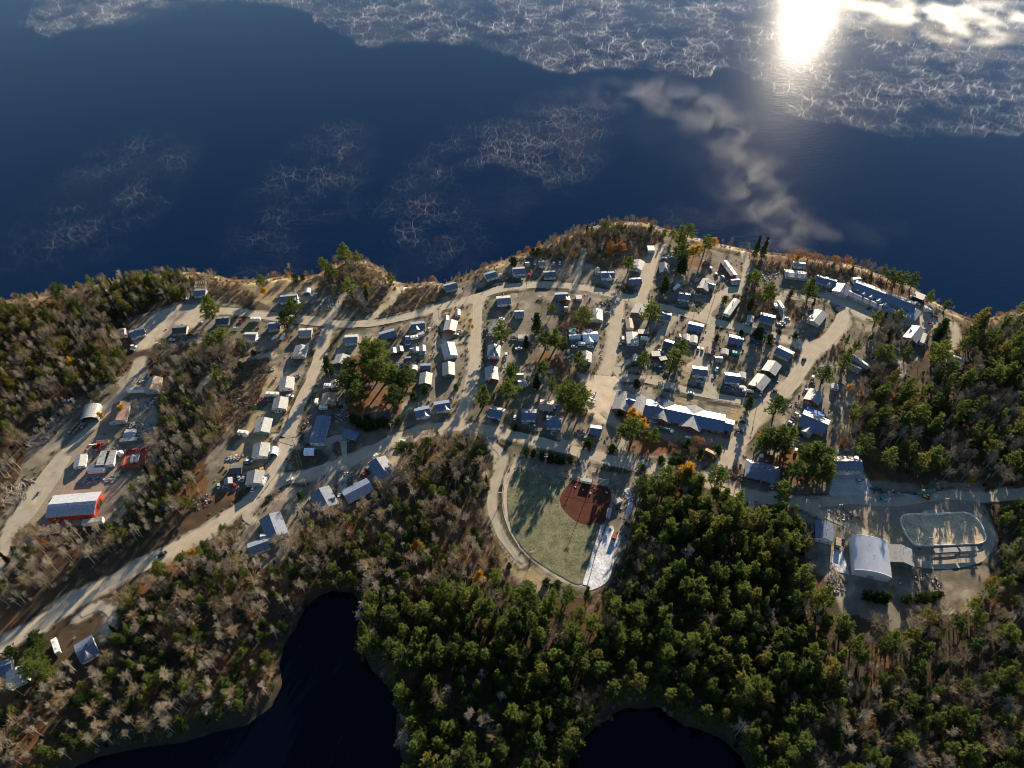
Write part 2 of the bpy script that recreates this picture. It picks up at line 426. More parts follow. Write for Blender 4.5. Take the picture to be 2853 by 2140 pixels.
LITTER = [poly('Z', p) for p in (
    [(730, 780), (800, 750), (900, 830), (860, 900), (760, 900)], [(1150, 760), (1230, 760), (1230, 800), (1150, 800)], [(1360, 940), (1440, 930), (1480, 985), (1340, 985)],
    [(1640, 1010), (1720, 960), (1800, 990), (1780, 1040), (1680, 1060)], [(600, 720), (640, 720), (630, 760), (590, 760)], [(1470, 540), (1540, 540), (1540, 580), (1470, 590)],
    [(1840, 600), (2000, 640), (1990, 650), (1850, 620)], [(1060, 860), (1110, 870), (1080, 910), (1050, 900)], [(1690, 700), (1640, 690), (1600, 640), (1660, 640), (1740, 690)])]
TAN = [poly('Z', p) for p in (
    [(380, 620), (540, 610), (700, 580), (690, 620), (600, 660), (470, 660)], [(490, 830), (600, 790), (610, 850), (520, 860)], [(545, 900), (640, 870), (600, 1000), (480, 1020)],
    [(790, 700), (860, 610), (940, 620), (980, 650), (850, 690)], [(1640, 840), (1680, 900), (1580, 960), (1520, 930)], [(1040, 1010), (1090, 1000), (1100, 1150), (1200, 1270), (1170, 1290), (1040, 1180), (1050, 1080)],
    [(960, 660), (1020, 660), (1020, 740), (960, 720)], [(1330, 880), (1600, 900), (1580, 920), (1400, 880)], [(1440, 960), (1490, 975), (1480, 990), (1430, 980)], [(1500, 760), (1540, 800), (1500, 880), (1440, 860)])]
VERGES = [poly(t, p) for t, p in (
    ('H', [(785, 895), (850, 875), (960, 900), (1040, 940), (1040, 975), (960, 970), (860, 945)]), ('H', [(1105, 985), (1150, 970), (1260, 990), (1320, 1030), (1300, 1050), (1200, 1030)]),
    ('H', [(735, 1010), (800, 1030), (1100, 1110), (1420, 1165), (1580, 1215), (1560, 1280), (1480, 1260), (1380, 1190), (1000, 1110), (740, 1045)]), ('H', [(1690, 1260), (1800, 1275), (2000, 1320), (2060, 1350), (1950, 1360), (1780, 1320), (1690, 1285)]),
    ('H', [(1410, 1065), (1480, 1085), (1560, 1095), (1690, 1130), (1640, 1140), (1540, 1110), (1420, 1085)]), ('G', [(790, 1130), (900, 1110), (1080, 1120), (1160, 1200), (1120, 1260), (960, 1310), (860, 1320), (790, 1270)]),
    ('G', [(1210, 1060), (1300, 1010), (1460, 1040), (1440, 1110), (1340, 1160), (1240, 1180)]), ('G', [(870, 420), (930, 395), (940, 430), (880, 560), (850, 540)]), ('G', [(800, 640), (850, 620), (850, 680), (780, 880), (730, 880), (750, 780)]),
    ('G', [(650, 1100), (730, 970), (740, 1000), (690, 1150), (640, 1180)]), ('G', [(960, 640), (1010, 530), (1030, 540), (990, 640)]), ('G', [(870, 880), (930, 700), (950, 720), (900, 900), (880, 1020), (850, 1010)]), ('B', [(960, 1470), (1010, 1380), (1050, 1390), (1010, 1540), (960, 1560)]),
    ('B', [(880, 1050), (980, 1070), (1110, 1120), (1100, 1140), (1000, 1100), (880, 1075)]), ('B', [(1180, 1060), (1330, 1080), (1600, 1065), (1900, 1020), (2110, 960), (2110, 985), (1850, 1045), (1500, 1085), (1300, 1090)]), ('B', [(20, 925), (240, 945), (240, 965), (20, 950)]),
    ('B', [(280, 940), (420, 880), (560, 940), (540, 975), (300, 965)]), ('B', [(40, 1025), (250, 1035), (490, 1050), (480, 1065), (250, 1055), (40, 1040)]), ('B', [(1190, 1280), (1280, 1200), (1400, 1165), (1530, 1150), (1530, 1170), (1400, 1190), (1300, 1230), (1220, 1400), (1170, 1440)]),
    ('B', [(1690, 1140), (1890, 1095), (1900, 1110), (1700, 1155)]), ('C', [(780, 660), (850, 645), (910, 680), (890, 700), (790, 715)]), ('C', [(1060, 668), (1180, 665), (1260, 685), (1240, 700), (1060, 695)]), ('C', [(1340, 675), (1450, 675), (1570, 700), (1560, 715), (1350, 705)]),
    ('C', [(1640, 710), (1780, 725), (1830, 745), (1800, 755), (1650, 730)]), ('C', [(440, 780), (560, 745), (720, 715), (710, 735), (560, 770), (450, 810)]), ('C', [(1900, 730), (2000, 720), (2100, 770), (2110, 810), (2000, 800), (1900, 760)]), ('C', [(590, 830), (700, 790), (900, 770), (910, 790), (720, 805), (600, 850)]), ('C', [(1000, 755), (1170, 750), (1170, 770), (1010, 775)]), ('C', [(1270, 752), (1420, 752), (1420, 775), (1280, 775)]),
    ('C', [(60, 1010), (110, 1250), (180, 1290), (420, 1230), (300, 1270), (130, 1280), (70, 1200)]), ('D', [(510, 965), (640, 990), (780, 1040), (770, 1060), (630, 1020), (510, 985)]), ('D', [(870, 1070), (1000, 1095), (990, 1112), (870, 1085)]), ('D', [(1075, 1030), (1140, 1040), (1240, 1075), (1220, 1090), (1080, 1055)]), ('D', [(1090, 1140), (1210, 1160), (1200, 1185), (1100, 1165)]),
    ('D', [(390, 850), (480, 870), (600, 900), (590, 915), (480, 895)]), ('D', [(660, 930), (760, 950), (980, 910), (960, 960), (860, 985), (700, 965)]), ('D', [(820, 870), (980, 905), (960, 920), (830, 890)]), ('D', [(1930, 1540), (1960, 1480), (2010, 1480), (1980, 1560)]), ('I', [(1800, 400), (1850, 310), (1910, 310), (1880, 370), (1820, 430)]), ('I', [(730, 438), (840, 455), (950, 485), (940, 500), (820, 475), (730, 455)]), ('I', [(1030, 495), (1150, 510), (1270, 540), (1260, 560), (1140, 540), (1030, 515)]),
    ('I', [(580, 500), (800, 545), (1000, 590), (990, 605), (790, 565), (580, 520)]), ('I', [(1000, 620), (1200, 640), (1340, 670), (1330, 690), (1200, 665), (1000, 640)]), ('I', [(1990, 390), (2110, 230), (2200, 140), (2212, 170), (2130, 250), (2010, 400)]), ('I', [(1850, 550), (1940, 440), (1970, 450), (1890, 560)]), ('I', [(1400, 1060), (1540, 890), (1660, 800), (1670, 815), (1560, 910), (1420, 1080)]),
    ('E', [(80, 500), (200, 560), (290, 610), (340, 660), (330, 680), (270, 620), (170, 560), (80, 515)]), ('E', [(100, 930), (200, 860), (210, 880), (120, 945)]), ('J', [(210, 1030), (260, 1000), (380, 1010), (470, 1050), (470, 1100), (390, 1120), (260, 1090)]), ('J', [(660, 1020), (760, 1000), (810, 1060), (760, 1100), (680, 1080)]), ('J', [(830, 990), (960, 990), (990, 1030), (880, 1040)]), ('M', [(700, 330), (740, 330), (735, 570), (760, 720), (840, 900), (960, 1080), (1100, 1200), (1080, 1210), (930, 1090), (800, 920), (720, 740), (690, 560)]))]
WORKS = poly('Z', [(305, 770), (345, 850), (345, 1000), (295, 1080), (250, 1125), (120, 1140), (30, 1230), (0, 1250), (-30, 1200), (20, 1090), (60, 980), (110, 900), (190, 850), (260, 815)])
VILLAGE = poly('Z', [(270, 690), (420, 640), (560, 640), (720, 620), (900, 640), (1000, 610), (1150, 540), (1320, 560), (1410, 500), (1560, 545), (1700, 570), (1900, 620), (2060, 690),
                     (1980, 780), (1860, 800), (1840, 900), (1880, 1040), (2120, 1040), (2160, 1200), (2100, 1320), (1940, 1370), (1820, 1320), (1740, 1200), (1700, 1090), (1560, 1060), (1420, 1040), (1340, 1200),
                     (1270, 1290), (1150, 1290), (1030, 1180), (1060, 960), (920, 930), (860, 1040), (700, 1120), (590, 1230), (520, 1220), (500, 1150), (640, 1040), (520, 1060), (440, 1075), (455, 980), (480, 900), (500, 860), (560, 760), (330, 770)])

PAL = dict(gravel=(.36, .31, .24), sand=(.48, .40, .30), yard_grey=(.225, .182, .138), stone_grey=(.34, .335, .33), red_dirt=(.074, .024, .017),
           field_grass=(.135, .135, .08), snow=(.50, .51, .55), yard=(.165, .143, .112), green=(.088, .086, .055), tan=(.29, .225, .13), forest=(.055, .04, .026),
           litter=(.15, .07, .032), brush=(.12, .08, .05), wet=(.07, .055, .04), bed=(.04, .03, .02))

# fine grid where the camera looks, stretched rows outside it
xs = np.concatenate([[-6000, -2500, -1200, -800], np.arange(-600, 600.1, 1.7), [800, 1200, 2500, 6000]])
ys = np.concatenate([[-4000, -1500, -600, -200, -60, 0], np.arange(36, 650.1, 1.7), [700, 800, 1200, 2500, 6000]])
GX, GY = np.meshgrid(xs, ys)
px, py = GX.ravel(), GY.ravel()
wx = px + (fbm(px, py, 14, 1) - .5) * 9
wy = py + (fbm(px, py, 14, 5) - .5) * 9
sw = (px > -620) & (px < 620) & (py > 30) & (py < 660)
dsh = np.where(inpoly(px, py, LAND), 1, -1) * np.minimum(segdist(px, py, SHORE), 400)
def smooth(a, b, x):
    t = np.clip((x - a) / (b - a), 0, 1)
    return t * t * (3 - 2 * t)
hz = -5 + 5 * smooth(0, 15, dsh) - 4 * smooth(0, -20, dsh)
for pd in (POND1, POND2):
    ins = inpoly(px, py, pd)
    dd = np.where(ins, 1, -1) * segdist(px, py, pd, True)
    hz = np.minimum(hz, -2.5 * smooth(-9, 0, dd) - 2.5 * smooth(0, 8, dd))
knoll = poly('Z', [(775, 610)])[0]
hz += 2.5 * np.exp(-((px - knoll.x) ** 2 + (py - knoll.y) ** 2) / (2 * 16 ** 2)) * smooth(2, 18, dsh)
rough_z = (fbm(px, py, 9, 8) - .5)
COLR = np.zeros((px.size, 3))
def put(mask, col):
    m = np.clip(mask, 0, 1)[:, None]
    COLR[:] = COLR * (1 - m) + np.array(col) * m
put(np.ones(px.size), PAL['forest'])
lit = fbm(px, py, 22, 13)
put(smooth(.52, .68, lit) * .7, PAL['litter'])
vil = (inpoly(wx, wy, VILLAGE) | inpoly(wx, wy, WORKS)) & sw
n1, n2, n3 = fbm(px, py, 30, 20), fbm(px, py, 12, 24), fbm(px, py, 5, 28)
put(vil * 1.0, PAL['yard'])
put(vil * smooth(.5, .66, n1) * .75, PAL['green'])
put(vil * smooth(.52, .64, n2) * .5, PAL['gravel'])
put(vil * smooth(.54, .62, fbm(px, py, 18, 33)) * .55, (.10, .085, .07))
for pl in TAN:
    put((inpoly(wx, wy, pl) & sw) * (.55 + .45 * n3), PAL['tan'])
for pl in BRUSH:
    put((inpoly(wx, wy, pl) & sw) * (.65 + .35 * n2), PAL['brush'])
for pl in LITTER:
    put((inpoly(wx, wy, pl) & sw) * smooth(.25, .6, n2), PAL['litter'])
for pl in VERGES:   # wet grass islands and roadside ditches, the ditch shadow painted dark into the soil
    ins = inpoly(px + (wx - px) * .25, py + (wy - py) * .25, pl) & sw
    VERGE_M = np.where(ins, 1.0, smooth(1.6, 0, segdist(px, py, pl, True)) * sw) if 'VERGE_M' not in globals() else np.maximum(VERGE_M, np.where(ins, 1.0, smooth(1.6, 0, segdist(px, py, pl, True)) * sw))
for pd in (POND1, POND2):
    put(smooth(13, 2, segdist(px, py, pd, True)) * .9, (.036, .031, .022))
bank = smooth(22, 10, dsh) * smooth(-3, 1, dsh) * sw
put(bank * smooth(.42, .66, n2) * .6, PAL['tan'])
put(bank * smooth(.6, .4, n2) * .7, (.085, .06, .042))
put(smooth(3.5, .5, dsh) * .9, (.10, .06, .035))
put(smooth(1, -2, dsh), PAL['bed'])
put(smooth(.58, .68, fbm(px, py, 16, 40)) * smooth(7, 3, dsh) * smooth(.3, 2, dsh) * sw * .6, PAL['sand'])
for n_, col_ in ((0, 0),):
    for name, pl, cc in PADW:
        ins = inpoly(wx, wy, pl) & sw
        dd = segdist(px, py, pl, True)
        put(np.where(ins, 1.0, smooth(3.0, 0.0, dd)) * .8, PAL[cc] if cc not in ('snow', 'red_dirt', 'field_grass') else PAL['yard_grey'])
ROADMIN = np.full(px.size, 99.0)
for name, wd, pl in ROADW:
    d = segdist(wx, wy, pl) - wd / 2
    ROADMIN = np.minimum(ROADMIN, d)
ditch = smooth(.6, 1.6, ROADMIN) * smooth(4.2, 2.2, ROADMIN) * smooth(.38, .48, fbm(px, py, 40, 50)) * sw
put(ditch * .9, (.042, .040, .028))  # ditch shadow and dark wet grass, both painted into the soil colour
put(smooth(1.9, .2, ROADMIN) * .85 * sw, PAL['gravel'])
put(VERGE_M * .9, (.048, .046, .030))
COLR *= (1 + (n3 - .5)[:, None] * .35)
pads_flat = np.zeros(px.size, bool)
for name, pl, cc in PADW:
    pads_flat |= segdist(px, py, pl, True) < 3
    pads_flat |= inpoly(px, py, pl)
hz = hz + np.where(pads_flat | (ROADMIN < 2.5) | (dsh < 1), 0, 1) * sw * (rough_z * .35 - .12 * ditch * 4 - .1)
hz = np.where((dsh > 15) & ~pads_flat, np.minimum(hz, .02), hz) if False else hz

ny, nx = GX.shape
me = bpy.data.meshes.new('ground')
nv, nf = px.size, (nx - 1) * (ny - 1)
me.vertices.add(nv)
me.vertices.foreach_set('co', np.stack([px, py, hz], 1).ravel())
ii = (np.arange(ny - 1)[:, None] * nx + np.arange(nx - 1)[None, :]).ravel()
quads = np.stack([ii, ii + 1, ii + nx + 1, ii + nx], 1).ravel()
me.loops.add(nf * 4)
me.loops.foreach_set('vertex_index', quads.astype(np.int32))
me.polygons.add(nf)
me.polygons.foreach_set('loop_start', np.arange(0, nf * 4, 4, dtype=np.int32))
me.polygons.foreach_set('use_smooth', np.ones(nf, bool))
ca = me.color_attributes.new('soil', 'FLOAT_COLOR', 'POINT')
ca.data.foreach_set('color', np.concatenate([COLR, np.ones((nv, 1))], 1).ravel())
me.update()
me.validate()
def height(x, y):
    i = int(np.clip(np.searchsorted(xs, x) - 1, 0, nx - 2)); j = int(np.clip(np.searchsorted(ys, y) - 1, 0, ny - 2))
    return float(min(hz[j * nx + i], hz[j * nx + i + 1], hz[(j + 1) * nx + i], hz[(j + 1) * nx + i + 1]))

def soil_material(name, attr=None, col=None, fine=1.6, var=.3, bump=.5, tracks=False):
    m = bpy.data.materials.new(name)
    n, l = nodes_of(m)
    out = n.new('ShaderNodeOutputMaterial'); p = n.new('ShaderNodeBsdfPrincipled')
    p.inputs['Roughness'].default_value = .95; p.inputs['Specular IOR Level'].default_value = .12
    geo = n.new('ShaderNodeNewGeometry')
    t1 = n.new('ShaderNodeTexNoise'); t1.inputs['Scale'].default_value = fine; t1.inputs['Detail'].default_value = 6; t1.inputs['Roughness'].default_value = .7
    t2 = n.new('ShaderNodeTexNoise'); t2.inputs['Scale'].default_value = .16; t2.inputs['Detail'].default_value = 4
    for t in (t1, t2):
        l.new(geo.outputs['Position'], t.inputs['Vector'])
    a = n.new('ShaderNodeMapRange'); a.inputs['From Min'].default_value = .3; a.inputs['From Max'].default_value = .7
    a.inputs['To Min'].default_value = 1 - var; a.inputs['To Max'].default_value = 1 + var
    l.new(t1.outputs['Fac'], a.inputs['Value'])
    b = n.new('ShaderNodeMapRange'); b.inputs['From Min'].default_value = .3; b.inputs['From Max'].default_value = .7
    b.inputs['To Min'].default_value = 1 - var * .7; b.inputs['To Max'].default_value = 1 + var * .7
    l.new(t2.outputs['Fac'], b.inputs['Value'])
    mu = n.new('ShaderNodeMath'); mu.operation = 'MULTIPLY'
    l.new(a.outputs[0], mu.inputs[0]); l.new(b.outputs[0], mu.inputs[1])
    vm = n.new('ShaderNodeVectorMath'); vm.operation = 'SCALE'
    if attr:
        at_ = n.new('ShaderNodeAttribute'); at_.attribute_name = attr
        l.new(at_.outputs['Color'], vm.inputs[0])
    else:
        vm.inputs[0].default_value = col
    fac = mu.outputs[0]
    if tracks:   # paler wheel tracks worn along the road
        aa = n.new('ShaderNodeAttribute'); aa.attribute_name = 'across'
        ab = n.new('ShaderNodeMath'); ab.operation = 'ABSOLUTE'; l.new(aa.outputs['Fac'], ab.inputs[0])
        pp = n.new('ShaderNodeMath'); pp.operation = 'PINGPONG'; pp.inputs[1].default_value = .24
        l.new(ab.outputs[0], pp.inputs[0])
        mr = n.new('ShaderNodeMapRange'); mr.inputs['From Max'].default_value = .24; mr.inputs['To Min'].default_value = .95; mr.inputs['To Max'].default_value = 1.05
        l.new(pp.outputs[0], mr.inputs['Value'])
        m3 = n.new('ShaderNodeMath'); m3.operation = 'MULTIPLY'; l.new(fac, m3.inputs[0]); l.new(mr.outputs[0], m3.inputs[1]); fac = m3.outputs[0]
    l.new(fac, vm.inputs['Scale'])
    l.new(vm.outputs[0], p.inputs['Base Color'])
    bp = n.new('ShaderNodeBump'); bp.inputs['Strength'].default_value = bump; bp.inputs['Distance'].default_value = .4
    l.new(t1.outputs['Fac'], bp.inputs['Height']); l.new(bp.outputs[0], p.inputs['Normal'])
    l.new(p.outputs[0], out.inputs['Surface'])
    MATS[name] = m
    return m
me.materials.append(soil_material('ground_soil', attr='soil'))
go = bpy.data.objects.new('ground', me)
COL.objects.link(go)
struct(go)

# ----------------------------------------------------------------- water
def water_material(name, base, rough, bumpd):
    m = bpy.data.materials.new(name)
    n, l = nodes_of(m)
    out = n.new('ShaderNodeOutputMaterial'); p = n.new('ShaderNodeBsdfPrincipled')
    p.inputs['Base Color'].default_value = (*base, 1)
    p.inputs['Roughness'].default_value = rough
    p.inputs['IOR'].default_value = 1.33
    p.inputs['Specular Tint'].default_value = (.24, .42, .86, 1) if 'lake' in name else (.3, .35, .5, 1)
    geo = n.new('ShaderNodeNewGeometry')
    mp = n.new('ShaderNodeMapping'); mp.inputs['Scale'].default_value = (.12, .35, 1); mp.inputs['Rotation'].default_value = (0, 0, .3)
    l.new(geo.outputs['Position'], mp.inputs['Vector'])
    t = n.new('ShaderNodeTexNoise'); t.inputs['Scale'].default_value = 1.0; t.inputs['Detail'].default_value = 6; t.inputs['Roughness'].default_value = .65
    l.new(mp.outputs[0], t.inputs['Vector'])
    bp = n.new('ShaderNodeBump'); bp.inputs['Strength'].default_value = .35; bp.inputs['Distance'].default_value = bumpd
    l.new(t.outputs['Fac'], bp.inputs['Height']); l.new(bp.outputs[0], p.inputs['Normal'])
    l.new(p.outputs[0], out.inputs['Surface'])
    MATS[name] = m
    return m
water_material('lake_water', (.0010, .0085, .030), .075, .3)
water_material('pond_water', (.001, .0015, .005), .05, .04)
b = MB()
lp = [(p.x, p.y) for p in SHORE]
# one sheet reaching the far distance; the land rises through it along the shore
b.sheet([(-6000, 250), (6000, 250), (6000, 6000), (-6000, 6000)], LAKE_Z)
struct(b.build('lake_water', 'lake_water'))
for pd in (POND1, POND2):
    cx_ = sum(p.x for p in pd) / len(pd); cy_ = sum(p.y for p in pd) / len(pd)
    b = MB()
    b.sheet([(cx_ + (p.x - cx_) * 1.12, cy_ + (p.y - cy_) * 1.12) for p in pd], POND_Z)
    struct(b.build('pond_water', 'pond_water'))

# ----------------------------------------------------------------- roads, lots, field
soil_material('road_gravel', col=PAL['gravel'], fine=1.2, var=.14, bump=.25, tracks=True)
soil_material('track_gravel', col=(.31, .28, .22), fine=1.5, tracks=True, var=.2, bump=.4)
for k in ('gravel', 'sand', 'yard_grey', 'stone_grey', 'red_dirt', 'field_grass', 'snow'):
    soil_material('pad_' + k, col=PAL[k], fine=1.0 if k not in ('snow', 'field_grass') else .7, var=.22 if k not in ('field_grass', 'snow') else .48, bump=.4)
def densify(pts, step=3.0):
    o = []
    # Catmull-Rom through the points
    P = [pts[0]] + list(pts) + [pts[-1]]
    for i in range(1, len(P) - 2):
        p0, p1, p2, p3 = [Vector((q.x, q.y, 0)) for q in P[i - 1:i + 3]]
        n = max(1, int((p2 - p1).length / step))
        for k in range(n):
            t = k / n
            o.append(.5 * ((2 * p1) + (p2 - p0) * t + (2 * p0 - 5 * p1 + 4 * p2 - p3) * t * t + (3 * p1 - p0 - 3 * p2 + p3) * t ** 3))
    o.append(Vector((pts[-1].x, pts[-1].y, 0)))
    return o
zl = .03
for i, (name, wd, pl) in enumerate(ROADW):
    pts = densify(pl)
    b = MB()
    vs = []
    nv_ = len(pts)
    for k, p in enumerate(pts):
        d = (pts[min(k + 1, nv_ - 1)] - pts[max(k - 1, 0)]).normalized()
        nn = Vector((-d.y, d.x, 0))
        e = min(1, .6 + min(k, nv_ - 1 - k) * .25)
        for sd in (-1, 1):
            j = .84 + .28 * float(vnoise(np.array(p.x + sd * 50), np.array(p.y), 5.0, i)) 
            q = p + nn * sd * wd / 2 * j * e
            vs.append((q.x, q.y, zl))
    b.add(vs, [(2 * k, 2 * k + 1, 2 * k + 3, 2 * k + 2) for k in range(nv_ - 1)])
    b.f = [f[::-1] for f in b.f]
    ro_ = struct(b.build(name, 'road_gravel' if name == 'road' else 'track_gravel'))
    ro_.data.attributes.new('across', 'FLOAT', 'POINT').data.foreach_set('value', [-1.0, 1.0] * nv_)
    zl += .004
zp = .012
for name, pl, cc in PADW:
    b = MB()
    pts = densify(list(pl) + [pl[0]], 2.0)[:-1]
    if cc not in ('red_dirt', 'field_grass', 'snow'):
        pts = [Vector((p.x + (float(vnoise(np.array(p.x), np.array(p.y), 4, 3)) - .5) * 3, p.y + (float(vnoise(np.array(p.x), np.array(p.y), 4, 9)) - .5) * 3, 0)) for p in pts]
    b.sheet([(p.x, p.y) for p in pts], zp if cc in ('gravel', 'yard_grey', 'stone_grey', 'sand') else zl)
    zp += .0015 if cc in ('gravel', 'yard_grey', 'stone_grey', 'sand') else 0
    zl += .004
    o = struct(b.build(name, 'pad_' + cc))
    if o.data.polygons[0].normal.z < 0:
        o.data.flip_normals()

# ----------------------------------------------------------------- building kit
for nm, col, rg in (('white_roof', (.31, .31, .31), .6), ('grey_roof', (.21, .215, .23), .55), ('slate_roof', (.115, .14, .19), .42), ('dark_roof', (.065, .07, .08), .5),
                    ('blue_roof', (.10, .13, .20), .42), ('brown_roof', (.30, .23, .17), .7), ('rust_roof', (.17, .095, .08), .6), ('red_roof', (.30, .09, .06), .8),
                    ('barn_roof', (.29, .31, .35), .4), ('teal_tarp', (.03, .30, .26), .5), ('blue_tarp', (.03, .11, .45), .5), ('white_tarp', (.70, .71, .72), .6), ('green_metal', (.06, .16, .12), .5)):
    mat(nm, col, rg, .30, .9, bump=.1, spec=.4)
for nm, col in (('white_wall', (.66, .64, .60)), ('cream_wall', (.52, .45, .33)), ('beige_wall', (.40, .34, .25)), ('grey_wall', (.36, .36, .36)), ('red_wall', (.24, .045, .03)),
                ('orange_wall', (.33, .036, .014)), ('green_wall', (.07, .13, .10)), ('blue_wall', (.13, .20, .31)), ('dark_wall', (.06, .058, .055)), ('brown_wall', (.17, .10, .06)),
                ('wood', (.30, .21, .13)), ('weathered_wood', (.33, .30, .26)), ('concrete', (.42, .41, .38)), ('steel', (.35, .36, .38)), ('rubber', (.02, .02, .02)), ('black', (.02, .02, .022))):
    mat(nm, col, .8, .10, .5)
mat('glass', (.025, .035, .05), .12, .05, spec=.6)

def window_mesh():
    b = MB()
    b.box((0, 0, 0), (1.3, .10, 1.1), mi=0)
    b.box((0, -.035, 0), (1.08, .08, .88), mi=1)
    return b.mesh('window', ['white_wall', 'glass'])
def door_mesh():
    b = MB()
    b.box((0, 0, 0), (1.05, .10, 2.05), mi=0)
    b.box((0, -.03, .45), (.5, .08, .6), mi=1)
    return b.mesh('door', ['grey_wall', 'glass'])
WIN, DOOR = window_mesh(), door_mesh()
def chimney_mesh():
    b = MB()
    b.box((0, 0, 0), (.5, .5, 1.3)); b.box((0, 0, .68), (.62, .62, .12))
    b.tube([(0, 0, .7), (0, 0, 1.0)], [.13, .13], 8)
    return b.mesh('chimney', ['dark_wall'])
CHIM = chimney_mesh()
def vent_mesh():
    b = MB()
    b.tube([(0, 0, -.3), (0, 0, .55)], [.12, .12], 8); b.tube([(0, 0, .5), (0, 0, .68)], [.2, .16], 8)
    return b.mesh('vent_pipe', ['black'])
VENT = vent_mesh()

def gable(root, A, B, wd, wall, rise, roofm, wallm, over=.45, names=('wall', 'roof'), z0=0.0, wins=True, chim=True, door=True, flat=False):
    """gabled volume under the ridge A-B (world points); returns (wall, roof) parts of root"""
    o = root.location
    A = Vector((A.x, A.y, 0)); B = Vector((B.x, B.y, 0))
    L = (B - A).length
    ax = (B - A) / L
    ay = Vector((-ax.y, ax.x, 0))
    mid = (A + B) / 2 - Vector((o.x, o.y, 0))
    hw = wd / 2
    t = .16
    slope = rise / (hw + over)
    zr = wall + rise
    b = MB()
    zt = wall + slope * over - t - .02
    Lw = L - 2 * over
    b.profile([(-hw, z0), (hw, z0), (hw, zt), (0, zr - t - .02), (-hw, zt)], mid, ax, ay, Lw)
    wo_ = b.build(names[0], wallm, root)
    b = MB()
    e = hw + over
    b.profile([(-e, wall - t), (0, zr - t), (e, wall - t), (e, wall), (0, zr), (-e, wall)], mid, ax, ay, L)
    ro = b.build(names[1], roofm, root)
    ang = math.atan2(ax.y, ax.x)
    if wins and wall > 1.9:
        # windows on the long walls
        n = max(2, int(Lw / 4.2))
        for sd in (-1, 1):
            face = ang if sd < 0 else ang + math.pi
            for k in range(n):
                s = (k + .5) / n - .5
                p = mid + ax * (s * Lw) + ay * (sd * (hw + .03))
                if door and k == n // 2 and (sd * ay.y < 0):
                    link('door', DOOR, root, (p.x, p.y, z0 + 1.12), face)
                    continue
                link('window', WIN, root, (p.x, p.y, z0 + min(1.55, wall * .6)), face)
        if abs(ax.y) > .5:
            sg = 1 if ax.y < 0 else -1
            p = mid + ax * (sg * (Lw / 2 + .03))
            for q in (-.24, .24):
                pp = p + ay * (q * wd)
                link('window', WIN, root, (pp.x, pp.y, z0 + min(1.6, wall * .6)), ang + (math.pi / 2 if sg > 0 else -math.pi / 2))
    if chim:
        p = mid + ax * (L * rng.uniform(-.3, .3)) + ay * (.9 * (1 if rng.random() < .5 else -1))
        link('chimney' if rng.random() < .5 else 'vent_pipe', CHIM if rng.random() < .5 else VENT, ro, (p.x, p.y, zr - slope * .9 + .45))
    return wo_, ro

def house(name, cat, label, t, a, bb, wd, roofm='grey_roof', wallm='white_wall', wall=2.8, rise=1.95, group=None, porch=None, lean=None, **kw):
    h = wall + rise
    A, B = at(t, *a, h), at(t, *bb, h)
    m = (A + B) / 2
    g = height(m.x, m.y)
    g = 0 if g > -.4 else g
    root = empty(name, (m.x, m.y, 0))
    L = (B - A).length
    ext = .45
    gable(root, A, B, wd, wall, rise, roofm, wallm, **kw)
    ax = Vector((B.x - A.x, B.y - A.y, 0)).normalized()
    ay = Vector((-ax.y, ax.x, 0))
    if ay.y > 0: ay = -ay
    if porch:   # open deck with railing on the near side
        b = MB()
        c_ = ay * (wd / 2 + 1.3) + ax * (L * rng.uniform(-.2, .2))
        an = math.atan2(ax.y, ax.x)
        b.box((c_.x, c_.y, .35), (4.2, 2.2, .14), an)
        for sx in (-2, 0, 2):
            for sy in (-1, 1):
                q = c_ + ax * sx + ay * sy
                b.box((q.x, q.y, .7), (.12, .12, 1.38), an)
        q = c_ + ay * 1.0
        b.box((q.x, q.y, 1.3), (4.2, .08, .1), an)
        for k in range(2):
            q = c_ + ax * 2.4 + ax * (.3 * k)
            b.box((q.x, q.y, .28 - .14 * k), (.3, 1.2, .12), an)
        b.build('porch', 'wood' if porch == 'wood' else 'weathered_wood', root)
    if lean:    # front cross gable
        f, ln, w2, rm = lean
        p = (A + B) / 2 + ax * (f * L)
        q = p + ay * (wd / 2 + ln)
        gable(root, p + ay * .6, q, w2, wall, rise * .82, rm, wallm, names=('wing_wall', 'wing_roof'), wins=False, chim=False)
    tag(root, label, cat, group)
    register(root, label, max(L, wd) / 2 + 1.5)
    return root

